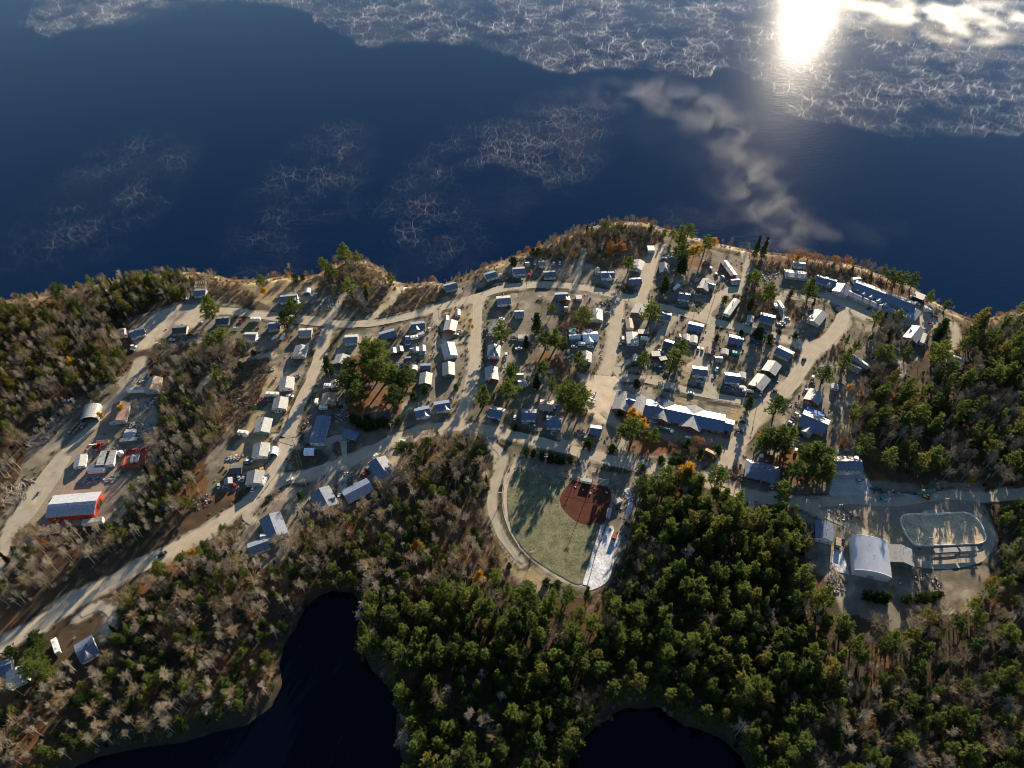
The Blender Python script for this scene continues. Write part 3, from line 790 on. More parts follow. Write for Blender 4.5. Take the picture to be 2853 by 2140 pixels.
def boxy(name, cat, label, t, a, bb, wd, hgt, topm, sidem, parts=('wall', 'roof'), group=None, flatcap=.12, legs=0.0):
    """flat-topped box (container, trailer, lean-to): axis a-b on its top"""
    A, B = at(t, *a, hgt), at(t, *bb, hgt)
    m = (A + B) / 2
    root = empty(name, (m.x, m.y, 0))
    ax = Vector((B.x - A.x, B.y - A.y, 0)); L = ax.length; an = math.atan2(ax.y, ax.x)
    b = MB()
    b.box((0, 0, legs + (hgt - legs - flatcap) / 2), (L, wd, hgt - legs - flatcap), an)
    n = int(L / 1.2)
    u = ax / L; v = Vector((-u.y, u.x, 0))
    for sd in (-1, 1):
        for k in range(n):
            q = u * ((k + .5) / n - .5) * L + v * sd * (wd / 2 + .01)
            b.box((q.x, q.y, legs + (hgt - legs - flatcap) / 2), (.5, .06, (hgt - legs) * .86), an)
    b.build(parts[0], sidem, root)
    b = MB()
    b.box((0, 0, hgt - flatcap / 2), (L + .14, wd + .14, flatcap), an)
    for k in range(max(2, n // 2)):
        q = u * ((k + .5) / max(2, n // 2) - .5) * L
        b.box((q.x, q.y, hgt + .02), (.12, wd, .05), an)
    b.build(parts[1], topm, root)
    q = u * (L / 2 + .03)
    b = MB()
    b.box((q.x, q.y, legs + (hgt - legs) * .48), (.06, wd * .8, (hgt - legs) * .8), an)
    b.build('door', sidem if rng.random() < .5 else 'steel', root)
    if legs:
        for s1 in (-.38, .3, .4):
            for sd in (-1, 1):
                q = u * s1 * L + v * sd * (wd / 2 - .15)
                b = MB()
                b.tube([tuple(q + v * .13 + Vector((0, 0, .45))), tuple(q - v * .13 + Vector((0, 0, .45)))], [.45, .45], 10)
                b.build('wheel', 'rubber', root)
    tag(root, label, cat, group)
    register(root, label, max(L, wd) / 2 + .8)
    return root

def arched(name, cat, label, t, a, bb, wd, hgt, topm, endm, group=None, wall=1.2):
    """round-roofed tent or quonset: axis a-b along its crown"""
    A, B = at(t, *a, hgt), at(t, *bb, hgt)
    m = (A + B) / 2
    root = empty(name, (m.x, m.y, 0))
    ax = Vector((B.x - A.x, B.y - A.y, 0)); L = ax.length; ax /= L
    ay = Vector((-ax.y, ax.x, 0))
    n = 12
    outer = [(-wd / 2 * math.cos(math.pi * k / n), wall + (hgt - wall) * math.sin(math.pi * k / n)) for k in range(n + 1)]
    inner = [(y * .97, wall + (z - wall) * .96 - .02) for y, z in outer][::-1]
    b = MB()
    b.profile([(-wd / 2, 0)] + outer + [(wd / 2, 0), (wd / 2 * .97, 0)] + inner + [(-wd / 2 * .97, 0)], (0, 0, 0), ax, ay, L)
    for k in range(int(L / 1.6) + 1):
        f = k / max(1, int(L / 1.6)) - .5
        b.tube([tuple(ax * f * (L - .1) + ay * y + Vector((0, 0, z + .015))) for y, z in outer], [.05] * (n + 1), 4)
    b.build('cover', topm, root)
    b = MB()
    sg = 1 if ax.y > 0 else -1
    b.profile([(y * .96, z * .97) for y, z in [(-wd / 2, .02)] + outer + [(wd / 2, .02)]], ax * (sg * (L / 2 - .3)), ax, ay, .08)
    b.build('end_wall', endm, root)
    b = MB()
    b.box(tuple(ax * (-sg * (L / 2 - .25)) + Vector((0, 0, (wall + .4) / 2))), (.08, wd * .5, wall + .4), math.atan2(ax.y, ax.x))
    b.build('door', 'dark_wall', root)
    tag(root, label, cat, group)
    register(root, label, max(L, wd) / 2 + 1)
    return root

# ----------------------------------------------------------------- houses (ridge ends measured on the photo)
H = [
 # tile, ridge a, ridge b, width, roof, wall, label, options
 ('A', (1322, 838), (1478, 792), 8.5, 'slate_roof', 'white_wall', 'slate-roofed house at the far left forest edge', dict(porch='wood')),
 ('A', (1768, 790), (1915, 778), 8.5, 'dark_roof', 'cream_wall', 'dark-roofed house with cluttered porch beside the sandy turnaround', dict(porch='wood')),
 ('A', (1985, 408), (2112, 400), 8, 'slate_roof', 'grey_wall', 'grey lakeside garage with a bare timber frame behind', {}),
 ('B', (660, 838), (840, 822), 8.5, 'slate_roof', 'white_wall', 'long white house above the shore road near the knoll', dict(lean=(.38, 1.5, 5, 'slate_roof'))),
 ('B', (2, 1062), (140, 1055), 8.5, 'dark_roof', 'grey_wall', 'dark-roofed house below the shore road beside a big pine', {}),
 ('B', (540, 1118), (660, 1106), 8, 'blue_roof', 'beige_wall', 'blue-roofed beige bungalow left of two tall pines', {}),
 ('B', (285, 1222), (418, 1222), 8.5, 'grey_roof', 'white_wall', 'white bungalow at the end of the grassy lane', {}),
 ('B', (850, 1183), (988, 1178), 8.5, 'grey_roof', 'beige_wall', 'beige bungalow right of the two tall pines', {}),
 ('B', (885, 1322), (850, 1432), 9.5, 'white_roof', 'cream_wall', 'pale-roofed cream house first down the west street', {}),
 ('B', (1322, 1254), (1462, 1246), 9, 'grey_roof', 'white_wall', 'white house at the corner of shore road and west street', {}),
 ('B', (1310, 1416), (1270, 1515), 10, 'white_roof', 'dark_wall', 'pale-roofed dark house beside a brown bushy pine', {}),
 ('B', (1690, 1225), (1845, 1180), 9, 'slate_roof', 'dark_wall', 'dark-walled house with a white far roof below shore road', {}),
 ('B', (2008, 1122), (2150, 1105), 9, 'slate_roof', 'beige_wall', 'house with two stepped roofs below the shore road', dict(lean=(-.1, 1.2, 5, 'slate_roof'))),
 ('G', (2165, 312), (2150, 430), 8.5, 'white_roof', 'dark_wall', 'pale gabled house behind the pine grove', {}),
 ('C', (136, 726), (264, 694), 8, 'slate_roof', 'grey_wall', 'grey-roofed house alone on the lake bank bend', {}),
 ('C', (556, 610), (672, 578), 8.5, 'slate_roof', 'white_wall', 'first lakeside house above the shore road curve', {}),
 ('C', (840, 555), (970, 543), 9, 'slate_roof', 'white_wall', 'second lakeside house with a small deck frame', dict(porch='weathered')),
 ('C', (1160, 588), (1282, 580), 8.5, 'slate_roof', 'cream_wall', 'lakeside bungalow right of the two parked trucks', {}),
 ('C', (1108, 476), (1170, 472), 6.5, 'grey_roof', 'white_wall', 'small two-level cabin behind the lakeside bungalows', {}),
 ('C', (1750, 592), (1888, 588), 8.5, 'blue_roof', 'white_wall', 'white house with blue roof and front gable', dict(lean=(.1, 1.0, 4.5, 'blue_roof'))),
 ('C', (2035, 660), (2165, 652), 8, 'slate_roof', 'brown_wall', 'brown house at the corner below the sandy north lane', {}),
 ('D', (305, 448), (270, 535), 9, 'white_roof', 'white_wall', 'white gabled house hidden behind the lone lane pine', {}),
 ('C', (676, 856), (820, 845), 10, 'grey_roof', 'white_wall', 'big grey-roofed house inside the shore road curve', {}),
 ('C', (1278, 815), (1412, 808), 9, 'slate_roof', 'red_wall', 'red-walled house with slate roof below the shore road', dict(lean=(.3, 1.6, 6, 'slate_roof'))),
 ('C', (1700, 950), (1705, 1060), 9.5, 'white_roof', 'cream_wall', 'steep pale house right of the round green tree', {}),
 ('C', (860, 990), (958, 986), 6.5, 'grey_roof', 'grey_wall', 'small grey cabin below the bare maple', {}),
 ('C', (700, 1090), (650, 1205), 9, 'grey_roof', 'white_wall', 'grey house half hidden by a dark pine', {}),
 ('C', (215, 1064), (190, 1170), 9.5, 'white_roof', 'red_wall', 'red house with a white roof inside the loop drive', dict(porch='wood')),
 ('C', (170, 1296), (205, 1432), 10, 'white_roof', 'white_wall', 'white gabled house directly below the red house', {}),
 ('C', (180, 1496), (185, 1628), 8.5, 'white_roof', 'green_wall', 'pale green gabled house lowest beside the middle street', {}),
 ('C', (652, 1316), (645, 1438), 9, 'slate_roof', 'white_wall', 'white-fronted gabled house right of the middle street', {}),
 ('H', (620, 252), (630, 385), 9, 'white_roof', 'red_wall', 'pale-roofed red gabled house at the middle street', {}),
 ('C', (1600, 1385), (1592, 1490), 8, 'white_roof', 'blue_wall', 'small blue and white gabled house near the sand clearing', {}),
 ('D', (332, 905), (275, 1000), 10, 'white_roof', 'brown_wall', 'brown gabled house below the lane junction', {}),
 ('D', (560, 472), (562, 575), 8, 'slate_roof', 'brown_wall', 'small gabled house beside the big dark pines', {}),
 ('D', (702, 800), (828, 820), 8.5, 'slate_roof', 'white_wall', 'bungalow below the motorhome at the cul-de-sac', dict(porch='weathered')),
 ('D', (1015, 645), (950, 745), 9, 'grey_roof', 'brown_wall', 'grey house with a side wing in the sandy yard', dict(lean=(-.1, 3, 6, 'grey_roof'))),
 ('D', (510, 1002), (630, 1028), 8, 'blue_roof', 'grey_wall', 'blue-roofed house right of the big village pine', {}),
 ('D', (805, 1110), (960, 1145), 9.5, 'slate_roof', 'dark_wall', 'slate-roofed house above two twin white sheds', {}),
 ('D', (555, 1288), (650, 1318), 8.5, 'dark_roof', 'dark_wall', 'black-roofed house above the white carport', {}),
 ('D', (1545, 1018), (1695, 1055), 10, 'blue_roof', 'grey_wall', 'broad blue-roofed house beside the white motorhome', dict(porch='wood')),
 ('D', (2180, 972), (2090, 1085), 10, 'white_roof', 'cream_wall', 'bright-roofed house inside the road loop', dict(porch='wood')),
 ('D', (1222, 1245), (1372, 1280), 9.5, 'blue_roof', 'dark_wall', 'blue-roofed house above the teal tarp', {}),
 ('D', (1718, 1352), (1872, 1428), 10, 'slate_roof', 'cream_wall', 'cream house with white far roof by the diagonal road', {}),
 ('D', (1700, 1495), (1632, 1600), 10, 'white_roof', 'dark_wall', 'white-roofed house with vent second along the diagonal road', {}),
 ('I', (1590, 345), (1495, 465), 10, 'white_roof', 'dark_wall', 'white-roofed house lowest of the diagonal road row', {}),
 ('I', (850, 282), (1005, 300), 9, 'slate_roof', 'white_wall', 'white bungalow with slate roof above the row road', {}),
 ('I', (1182, 348), (1340, 368), 9, 'slate_roof', 'white_wall', 'white-fronted bungalow right of the dead-grass yard', dict(porch='weathered')),
 ('I', (2140, 500), (2070, 610), 10.5, 'grey_roof', 'red_wall', 'red house with worn grey roof above the blue container', {}),
 ('G', (735, 358), (715, 475), 9.5, 'white_roof', 'white_wall', 'pale-roofed house below the bare yard on west street', {}),
 ('G', (670, 566), (645, 685), 9.5, 'white_roof', 'beige_wall', 'pale-roofed beige house beside the junk yard', {}),
 ('G', (505, 780), (465, 925), 10, 'white_roof', 'green_wall', 'green-fronted gabled house on the grassy west lane', {}),
 ('G', (470, 1036), (445, 1175), 10, 'white_roof', 'white_wall', 'white gabled house beside the round-top shed', {}),
 ('G', (410, 1318), (388, 1455), 10.5, 'grey_roof', 'beige_wall', 'beige house ringed by parked cars on west street', {}),
 ('G', (1175, 520), (1150, 645), 10, 'brown_roof', 'red_wall', 'red-gabled house with a worn brown roof', {}),
 ('G', (2045, 722), (2200, 692), 8.5, 'blue_roof', 'white_wall', 'left of two white cottages above the road junction', dict(lean=(.15, 1.2, 4.5, 'grey_roof'))),
 ('H', (35, 658), (195, 632), 8.5, 'blue_roof', 'white_wall', 'right of two white cottages above the road junction', dict(lean=(.2, 1.2, 4.5, 'grey_roof'))),
 ('L', (1650, 95), (1768, 275), 12, 'slate_roof', 'white_wall', 'big house with one blue and one pale roof side', dict(wall=3.2)),
 ('L', (1322, 485), (1590, 345), 11, 'blue_roof', 'dark_wall', 'long house with bright far roof among bare trees', {}),
 ('L', (1062, 405), (1165, 595), 12.5, 'slate_roof', 'red_wall', 'red gabled house behind a pole fence', dict(wall=3.2)),
 ('H', (598, 690), (745, 732), 9, 'slate_roof', 'white_wall', 'leftmost roadside bungalow between two big pines', {}),
 ('H', (930, 732), (1085, 740), 9.5, 'blue_roof', 'white_wall', 'roadside bungalow with blue roof and back wing', dict(porch='weathered')),
 ('H', (1190, 808), (1342, 815), 10, 'blue_roof', 'white_wall', 'roadside bungalow with frosted far roof', dict(porch='weathered')),
 ('H', (1120, 640), (1262, 655), 9.5, 'brown_roof', 'dark_wall', 'low house with weathered roof behind roadside bungalows', dict(rise=1.4)),
 ('H', (1640, 890), (1755, 905), 8, 'blue_roof', 'red_wall', 'small house with side decks alone by the crossroads', dict(porch='wood')),
 ('E', (1145, 768), (1050, 892), 10, 'grey_roof', 'dark_wall', 'grey gabled hall beside the white trailer at lakeside', dict(wall=3.4, rise=2.2)),
 ('E', (1440, 1062), (1605, 1120), 8, 'white_roof', 'white_wall', 'white-roofed house hidden in the eastern pines', {}),
 ('P', (775, 478), (965, 365), 12, 'blue_roof', 'white_wall', 'blue-roofed house in the bottom left clearing', dict(lean=(-.05, .8, 4, 'white_roof'))),
 ('P', (158, 620), (155, 790), 10, 'white_roof', 'white_wall', 'white and blue house at the left edge', dict(wall=3.2)),
 ('P', (-60, 640), (110, 578), 8, 'blue_roof', 'grey_wall', 'blue-roofed cabin cut by the left edge', {}),
 ('E', (82, 250), (180, 285), 9, 'blue_roof', 'grey_wall', 'blue-roofed end unit beside the lakeside lot', {}),
]
for t, a, bb, wd, rm, wm, lab, kw in H:
    house('house', 'house', lab, t, a, bb, wd, rm, wm, **kw)
h_ = house('house', 'house', 'blue-roofed house with gabled porch beside the lakeside lot', 'E', (170, 275), (288, 312), 9.5, 'blue_roof', 'grey_wall', lean=(.05, 1.3, 4.5, 'blue_roof'))

MOB = [
 ('D', (1165, 458), (1275, 608), 5.5, 'grey_roof', 'red_wall', 'long narrow mobile home beside the smoky track'),
 ('D', (1305, 856), (1195, 1010), 5.0, 'white_roof', 'white_wall', 'long white mobile home beside the brown hedge'),
 ('G', (1115, 762), (1032, 1048), 9.5, 'slate_roof', 'white_wall', 'long blue-roofed mobile home at the west street end'),
 ('D', (1796, 582), (2022, 607), 9.5, 'white_roof', 'cream_wall', 'long cream building with white roof near the shore'),
 ('D', (1885, 490), (2012, 500), 6, 'white_roof', 'white_wall', 'small white building behind the orange lakeside trees'),
 ('E', (440, 1065), (625, 1190), 5, 'grey_roof', 'brown_wall', 'longer grey-roofed shed row among the eastern pines'),
 ('E', (415, 1155), (540, 1215), 4.5, 'grey_roof', 'grey_wall', 'shorter pale shed beside the long eastern shed'),
 ('D', (225, 1192), (235, 1312), 8.5, 'white_roof', 'white_wall', 'boxy white home at the sandy lane side'),
]
for t, a, bb, wd, rm, wm, lab in MOB:
    house('mobile_home', 'mobile home', lab, t, a, bb, wd, rm, wm, wall=2.7, rise=.8)

SHEDS = [
 ('C', (702, 606), (730, 604), 3.5, 'white_roof', 'white_wall', 'tiny white shed beside the first lakeside house'),
 ('C', (970, 488), (1015, 484), 4, 'white_roof', 'grey_wall', 'small grey shed on the lakeside sand'),
 ('C', (1712, 530), (1715, 585), 3.6, 'grey_roof', 'grey_wall', 'grey shed left of the blue-roofed gable house'),
 ('C', (275, 956), (278, 1018), 4, 'white_roof', 'white_wall', 'white shed on the grass above the red house'),
 ('C', (158, 1022), (160, 1072), 4, 'grey_roof', 'grey_wall', 'grey shed left behind the red house'),
 ('C', (1370, 945), (1415, 945), 3.8, 'white_roof', 'white_wall', 'white shed in the bare brush below shore road'),
 ('B', (1822, 1352), (1830, 1408), 4.4, 'white_roof', 'dark_wall', 'left of two twin dark garden sheds'),
 ('B', (1892, 1338), (1902, 1392), 4.4, 'white_roof', 'dark_wall', 'right of two twin dark garden sheds'),
 ('B', (2060, 1346), (2062, 1388), 4, 'white_roof', 'white_wall', 'small white shed right of the twin dark sheds'),
 ('B', (2130, 1326), (2132, 1388), 4.2, 'white_roof', 'white_wall', 'taller white shed beside the loop drive'),
 ('B', (1995, 1370), (2030, 1370), 3, 'grey_roof', 'grey_wall', 'low grey shed between garden sheds'),
 ('B', (1950, 1248), (1990, 1246), 4, 'white_roof', 'white_wall', 'white shed beside the round blue pool'),
 ('B', (1945, 1470), (2010, 1464), 5, 'dark_roof', 'dark_wall', 'dark flat-looking shed above the white tents'),
 ('B', (2105, 1545), (2212, 1542), 6, 'blue_roof', 'dark_wall', 'blue-roofed workshop above the pale gabled house'),
 ('D', (705, 1212), (712, 1245), 3.4, 'white_roof', 'weathered_wood', 'tiny shed beside the twin white sheds'),
 ('D', (790, 1212), (790, 1278), 5, 'white_roof', 'white_wall', 'left of two twin white sheds'),
 ('D', (868, 1225), (858, 1298), 5.5, 'white_roof', 'white_wall', 'right of two twin white sheds'),
 ('D', (1448, 1022), (1440, 1088), 5, 'white_roof', 'grey_wall', 'white gabled shed left of the broad blue roof'),
 ('D', (1187, 1362), (1180, 1418), 5, 'white_roof', 'weathered_wood', 'pale shed left of the teal tarp'),
 ('D', (1080, 1462), (1162, 1468), 5, 'white_roof', 'brown_wall', 'white-roofed shed below the bare yard tree'),
 ('D', (1012, 1345), (1008, 1410), 3.5, 'rust_roof', 'red_wall', 'narrow red shed beside the small driveway'),
 ('I', (1365, 312), (1362, 372), 5, 'white_roof', 'grey_wall', 'pale shed right of the white-fronted bungalow'),
 ('E', (272, 1352), (275, 1402), 4.6, 'white_roof', 'white_wall', 'little white shed under the eastern pines'),
 ('G', (1225, 396), (1230, 470), 6, 'white_roof', 'grey_wall', 'white-roofed garage left of the pine grove'),
 ('G', (140, 1312), (270, 1300), 6.5, 'dark_roof', 'dark_wall', 'low dark shed in the parked car yard'),
 ('G', (125, 1398), (130, 1462), 5, 'grey_roof', 'red_wall', 'small red shed among junk cars'),
 ('G', (1315, 925), (1455, 965), 6, 'blue_roof', 'blue_wall', 'collapsed-looking blue shed below the hedge'),
 ('H', (878, 350), (955, 348), 5, 'white_roof', 'white_wall', 'upper of two white sheds beside a tall pine'),
 ('H', (895, 420), (980, 420), 5, 'white_roof', 'white_wall', 'lower of two white sheds beside a tall pine'),
 ('D', (1250, 668), (1335, 660), 4.5, 'white_roof', 'white_wall', 'white shed below the narrow mobile home'),
 ('D', (195, 1050), (205, 1150), 5.5, 'brown_roof', 'beige_wall', 'beige hut beside the sandy lane'),
 ('A', (1215, 806), (1280, 800), 4.5, 'white_roof', 'white_wall', 'small pale shed at the wood edge'),
 ('E', (458, 290), (548, 282), 7, 'white_roof', 'white_wall', 'white-roofed outbuilding behind the lakeside hall'),
 ('F', (1272, 572), (1380, 566), 7, 'white_roof', 'cream_wall', 'cream shed with ribbed roof in the works yard'),
 ('F', (828, 792), (805, 915), 7, 'white_roof', 'white_wall', 'pale site cabin at the works yard corner'),
]
for t, a, bb, wd, rm, wm, lab in SHEDS:
    house('shed', 'shed', lab, t, a, bb, wd, rm, wm, wall=2.3, rise=.95, over=.25, chim=False)

# larger sheds and halls
def barn_red():
    lab = 'long red barn with a big dark doorway'
    A, B = at('F', 492, 1312, 7.2), at('F', 990, 1270, 7.2)
    m = (A + B) / 2
    root = empty('barn', (m.x, m.y, 0))
    gable(root, A, B, 16, 5.0, 2.2, 'barn_roof', 'orange_wall', wins=False, chim=False)
    ax = (B - A).normalized(); ay = Vector((-ax.y, ax.x, 0))
    L = (B - A).length
    b = MB()
    c_ = ax * (L / 2 - .36) + ay * .6
    b.box((c_.x, c_.y, 2.1), (.12, 5.2, 4.2), math.atan2(ax.y, ax.x))
    b.build('barn_door', 'black', root)
    for k in (-1, 1):
        c_ = ax * (L / 2 - .36) + ay * (k * 3.4 + .6)
        b = MB(); b.box((c_.x, c_.y, 2.15), (.2, .25, 4.3), math.atan2(ax.y, ax.x)); b.build('door_post', 'orange_wall', root)
    b = MB()
    for k in range(28):
        s = (k + .5) / 28 - .5
        for sd in (-1, 1):
            for e0, e1 in ((.3, 8.3),):
                p0 = ax * s * L + ay * sd * e0 + Vector((0, 0, 7.2 - 2.2 * e0 / 8.45 + .03)); p1 = ax * s * L + ay * sd * e1 + Vector((0, 0, 7.2 - 2.2 * e1 / 8.45 + .03))
                b.tube([p0, p1], [.06, .06], 4)
    b.build('roof_rib', 'barn_roof', root)
    tag(root, lab, 'barn'); register(root, lab, 17)
barn_red()

def simple_hall(name, cat, lab, vols, rad, extra=None):
    root = None
    for nm, t, a, bb, wd, wall, rise, rm, wm, kw in vols:
        A, B = at(t, *a, wall + rise), at(t, *bb, wall + rise)
        if root is None:
            m = (A + B) / 2
            root = empty(name, (m.x, m.y, 0))
        gable(root, A, B, wd, wall, rise, rm, wm, names=(nm + 'wall', nm + 'roof'), **kw)
    tag(root, lab, cat); register(root, lab, rad)
    return root
NW = dict(wins=False, chim=False)
simple_hall('school', 'school', 'long low school with many blue gabled roofs', [
    ('', 'I', (365, 655), (1185, 822), 16, 3.3, 3.0, 'blue_roof', 'brown_wall', {}),
    ('wing_', 'I', (155, 512), (100, 695), 11, 3.0, 2.2, 'grey_roof', 'brown_wall', {}),
    ('wing_', 'I', (322, 548), (262, 735), 11.5, 3.0, 2.4, 'grey_roof', 'brown_wall', {}),
    ('link_', 'I', (150, 598), (285, 622), 8, 3.0, 1.6, 'blue_roof', 'brown_wall', NW),
    ('rear_wing_', 'I', (575, 590), (552, 690), 13, 3.3, 2.95, 'slate_roof', 'brown_wall', NW),
    ('rear_wing_', 'I', (880, 655), (857, 752), 12, 3.3, 2.9, 'white_roof', 'brown_wall', NW),
    ('front_wing_', 'I', (552, 690), (525, 800), 13, 3.2, 2.9, 'grey_roof', 'brown_wall', {}),
    ('front_wing_', 'I', (857, 755), (820, 880), 14.5, 3.2, 2.9, 'grey_roof', 'brown_wall', {}),
    ('annex_', 'I', (1180, 838), (1272, 862), 10, 2.8, 1.7, 'blue_roof', 'brown_wall', {}),
], 12)
lake = simple_hall('lakeside_hall', 'row building', 'long lakeside building with a row of small dormers', [
    ('', 'E', (478, 318), (1092, 552), 15, 3.4, 2.6, 'slate_roof', 'grey_wall', dict(chim=True, wins=False)),
    ('front_', 'E', (405, 405), (905, 625), 8.5, 2.6, .9, 'slate_roof', 'grey_wall', {}),
    ('end_wing_', 'E', (378, 330), (325, 415), 12, 3.0, 2.2, 'slate_roof', 'grey_wall', {}),
    ('annex_', 'E', (1105, 585), (1035, 680), 9, 2.8, 1.0, 'slate_roof', 'grey_wall', {}),
], 22)
for u, v in ((520, 372), (582, 408), (655, 440), (735, 482), (800, 525), (960, 590)):
    A = at('E', u + 8, v - 6, 5.4); B = at('E', u - 14, v + 26, 4.9)
    gable(lake, A, B, 4.2, 3.3, 1.3, 'grey_roof', 'white_wall', names=('dormer_wall', 'dormer_roof'), wins=False, chim=False, z0=2.2)
big = simple_hall('office', 'office', 'large beige office with entrance steps and frosted roof', [
    ('', 'I', (1975, 748), (2245, 862), 14, 3.6, 2.6, 'slate_roof', 'beige_wall', {}),
    ('porch_', 'I', (2085, 850), (2010, 935), 6.5, 3.0, 1.6, 'slate_roof', 'beige_wall', NW),
], 13)
b = MB()
p = at('I', 2012, 960, .6) - big.location
for k in range(4):
    b.box((p.x - .25 * k, p.y - .9 - .35 * k, .55 - .15 * k), (3.6, .5, .16), -.4)
b.box((p.x, p.y, .6), (4.5, 2.2, .15), -.4)
b.build('entrance_steps', 'weathered_wood', big)
simple_hall('curling_annex', 'hall', 'grey gabled annex joined to the white arena', [
    ('', 'J', (952, 1352), (978, 1535), 13, 4.0, 2.6, 'grey_roof', 'green_wall', {})], 12)
simple_hall('garage', 'garage', 'blue and white roofed garage left of the arena', [
    ('', 'J', (172, 1100), (178, 1288), 10, 4.0, 2.3, 'slate_roof', 'white_wall', {})], 11)
two = simple_hall('two_storey_house', 'house', 'two-storey grey house with white-framed windows', [
    ('', 'J', (262, 496), (550, 498), 11, 5.6, 2.2, 'slate_roof', 'grey_wall', dict(wins=False)),
    ('front_gable_', 'J', (430, 520), (430, 575), 4.5, 5.4, 1.4, 'slate_roof', 'grey_wall', NW)], 11)
wl = [c_ for c_ in two.children if c_.name.startswith('wall')][0]
ymin = min(v.co.y for v in wl.data.vertices); xa = min(v.co.x for v in wl.data.vertices); xb = max(v.co.x for v in wl.data.vertices)
for z in (1.5, 4.2):
    for k in range(6):
        if not (z < 2 and k in (2, 3)):
            link('window', WIN, two, (xa + (k + .5) / 6 * (xb - xa), ymin - .04, z))
b = MB(); b.tube([(xa + (xb - xa) * .5 - 1.6, ymin - .06, .1), (xa + (xb - xa) * .5 - 1.6, ymin - .06, 2.2), (xa + (xb - xa) * .5, ymin - .06, 3.0), (xa + (xb - xa) * .5 + 1.6, ymin - .06, 2.2), (xa + (xb - xa) * .5 + 1.6, ymin - .06, .1)], [.12] * 5, 6)
b.box((xa + (xb - xa) * .5, ymin - .05, 1.1), (2.4, .08, 2.2)); b.build('entrance', 'white_wall', two)
simple_hall('long_house', 'house', 'L-shaped house with slate roofs below the main road', [
    ('', 'L', (548, 668), (632, 892), 12.5, 3.2, 2.2, 'slate_roof', 'white_wall', {}),
    ('wing_', 'L', (328, 1022), (545, 945), 7.5, 2.9, 1.6, 'slate_roof', 'white_wall', {}),
    ('link_', 'L', (455, 905), (520, 890), 5, 2.6, 1.3, 'white_roof', 'white_wall', NW)], 15)
simple_hall('old_barn', 'barn', 'old grey barn with a lichen-brown roof', [
    ('', 'A', (1585, 1276), (1535, 1412), 9.5, 3.6, 2.6, 'brown_roof', 'grey_wall', dict(chim=False))], 10)
simple_hall('machine_shed', 'shed', 'rusty purple-roofed barn behind bare trees', [
    ('', 'F', (1235, 248), (1185, 440), 11, 3.2, 2.4, 'rust_roof', 'grey_wall', dict(chim=False))], 11)
arched('quonset', 'quonset hut', 'white round-roofed barn beside the left track', 'F', (935, 268), (895, 415), 11.5, 5.6, 'white_roof', 'white_wall', wall=2.2)

def hip_house():
    lab = 'hip-roofed house with dark slate roof near the tow truck'
    zr, wl_ = 5.8, 3.0
    A, B = at('N', 1510, 195, zr), at('N', 1640, 225, zr)
    m = (A + B) / 2
    root = empty('house', (m.x, m.y, 0))
    ax = (B - A); ax.z = 0; L = ax.length; ax /= L; ay = Vector((-ax.y, ax.x, 0))
    hl, hw = L / 2 + 7, 7.5
    b = MB()
    def P(x, y, z): return ax * x + ay * y + Vector((0, 0, z))
    b.add([P(-hl + .6, -hw + .6, 0), P(hl - .6, -hw + .6, 0), P(hl - .6, hw - .6, 0), P(-hl + .6, hw - .6, 0), P(-hl + .6, -hw + .6, wl_ - .1), P(hl - .6, -hw + .6, wl_ - .1), P(hl - .6, hw - .6, wl_ - .1), P(-hl + .6, hw - .6, wl_ - .1)],
          [(3, 2, 1, 0), (4, 5, 6, 7), (0, 1, 5, 4), (1, 2, 6, 5), (2, 3, 7, 6), (3, 0, 4, 7)])
    b.build('wall', 'dark_wall', root)
    b = MB()
    b.add([P(-hl, -hw, wl_), P(hl, -hw, wl_), P(hl, hw, wl_), P(-hl, hw, wl_), P(-L / 2, 0, zr), P(L / 2, 0, zr), P(-hl, -hw, wl_ - .18), P(hl, -hw, wl_ - .18), P(hl, hw, wl_ - .18), P(-hl, hw, wl_ - .18)],
          [(0, 1, 5, 4), (1, 2, 5), (2, 3, 4, 5), (3, 0, 4), (9, 8, 7, 6), (0, 6, 7, 1), (1, 7, 8, 2), (2, 8, 9, 3), (3, 9, 6, 0)])
    ro = b.build('roof', 'slate_roof', root)
    link('chimney', CHIM, ro, (1, 1, zr - .2))
    an = math.atan2(ax.y, ax.x)
    for k in (-2, -1, 0, 1, 2):
        q = P(k * hl / 2.6, -hw + .57, 1.6)
        link('window' if k else 'door', WIN if k else DOOR, root, q if k else (q.x, q.y, 1.1), an)
    tag(root, lab, 'house'); register(root, lab, 13)
hip_house()

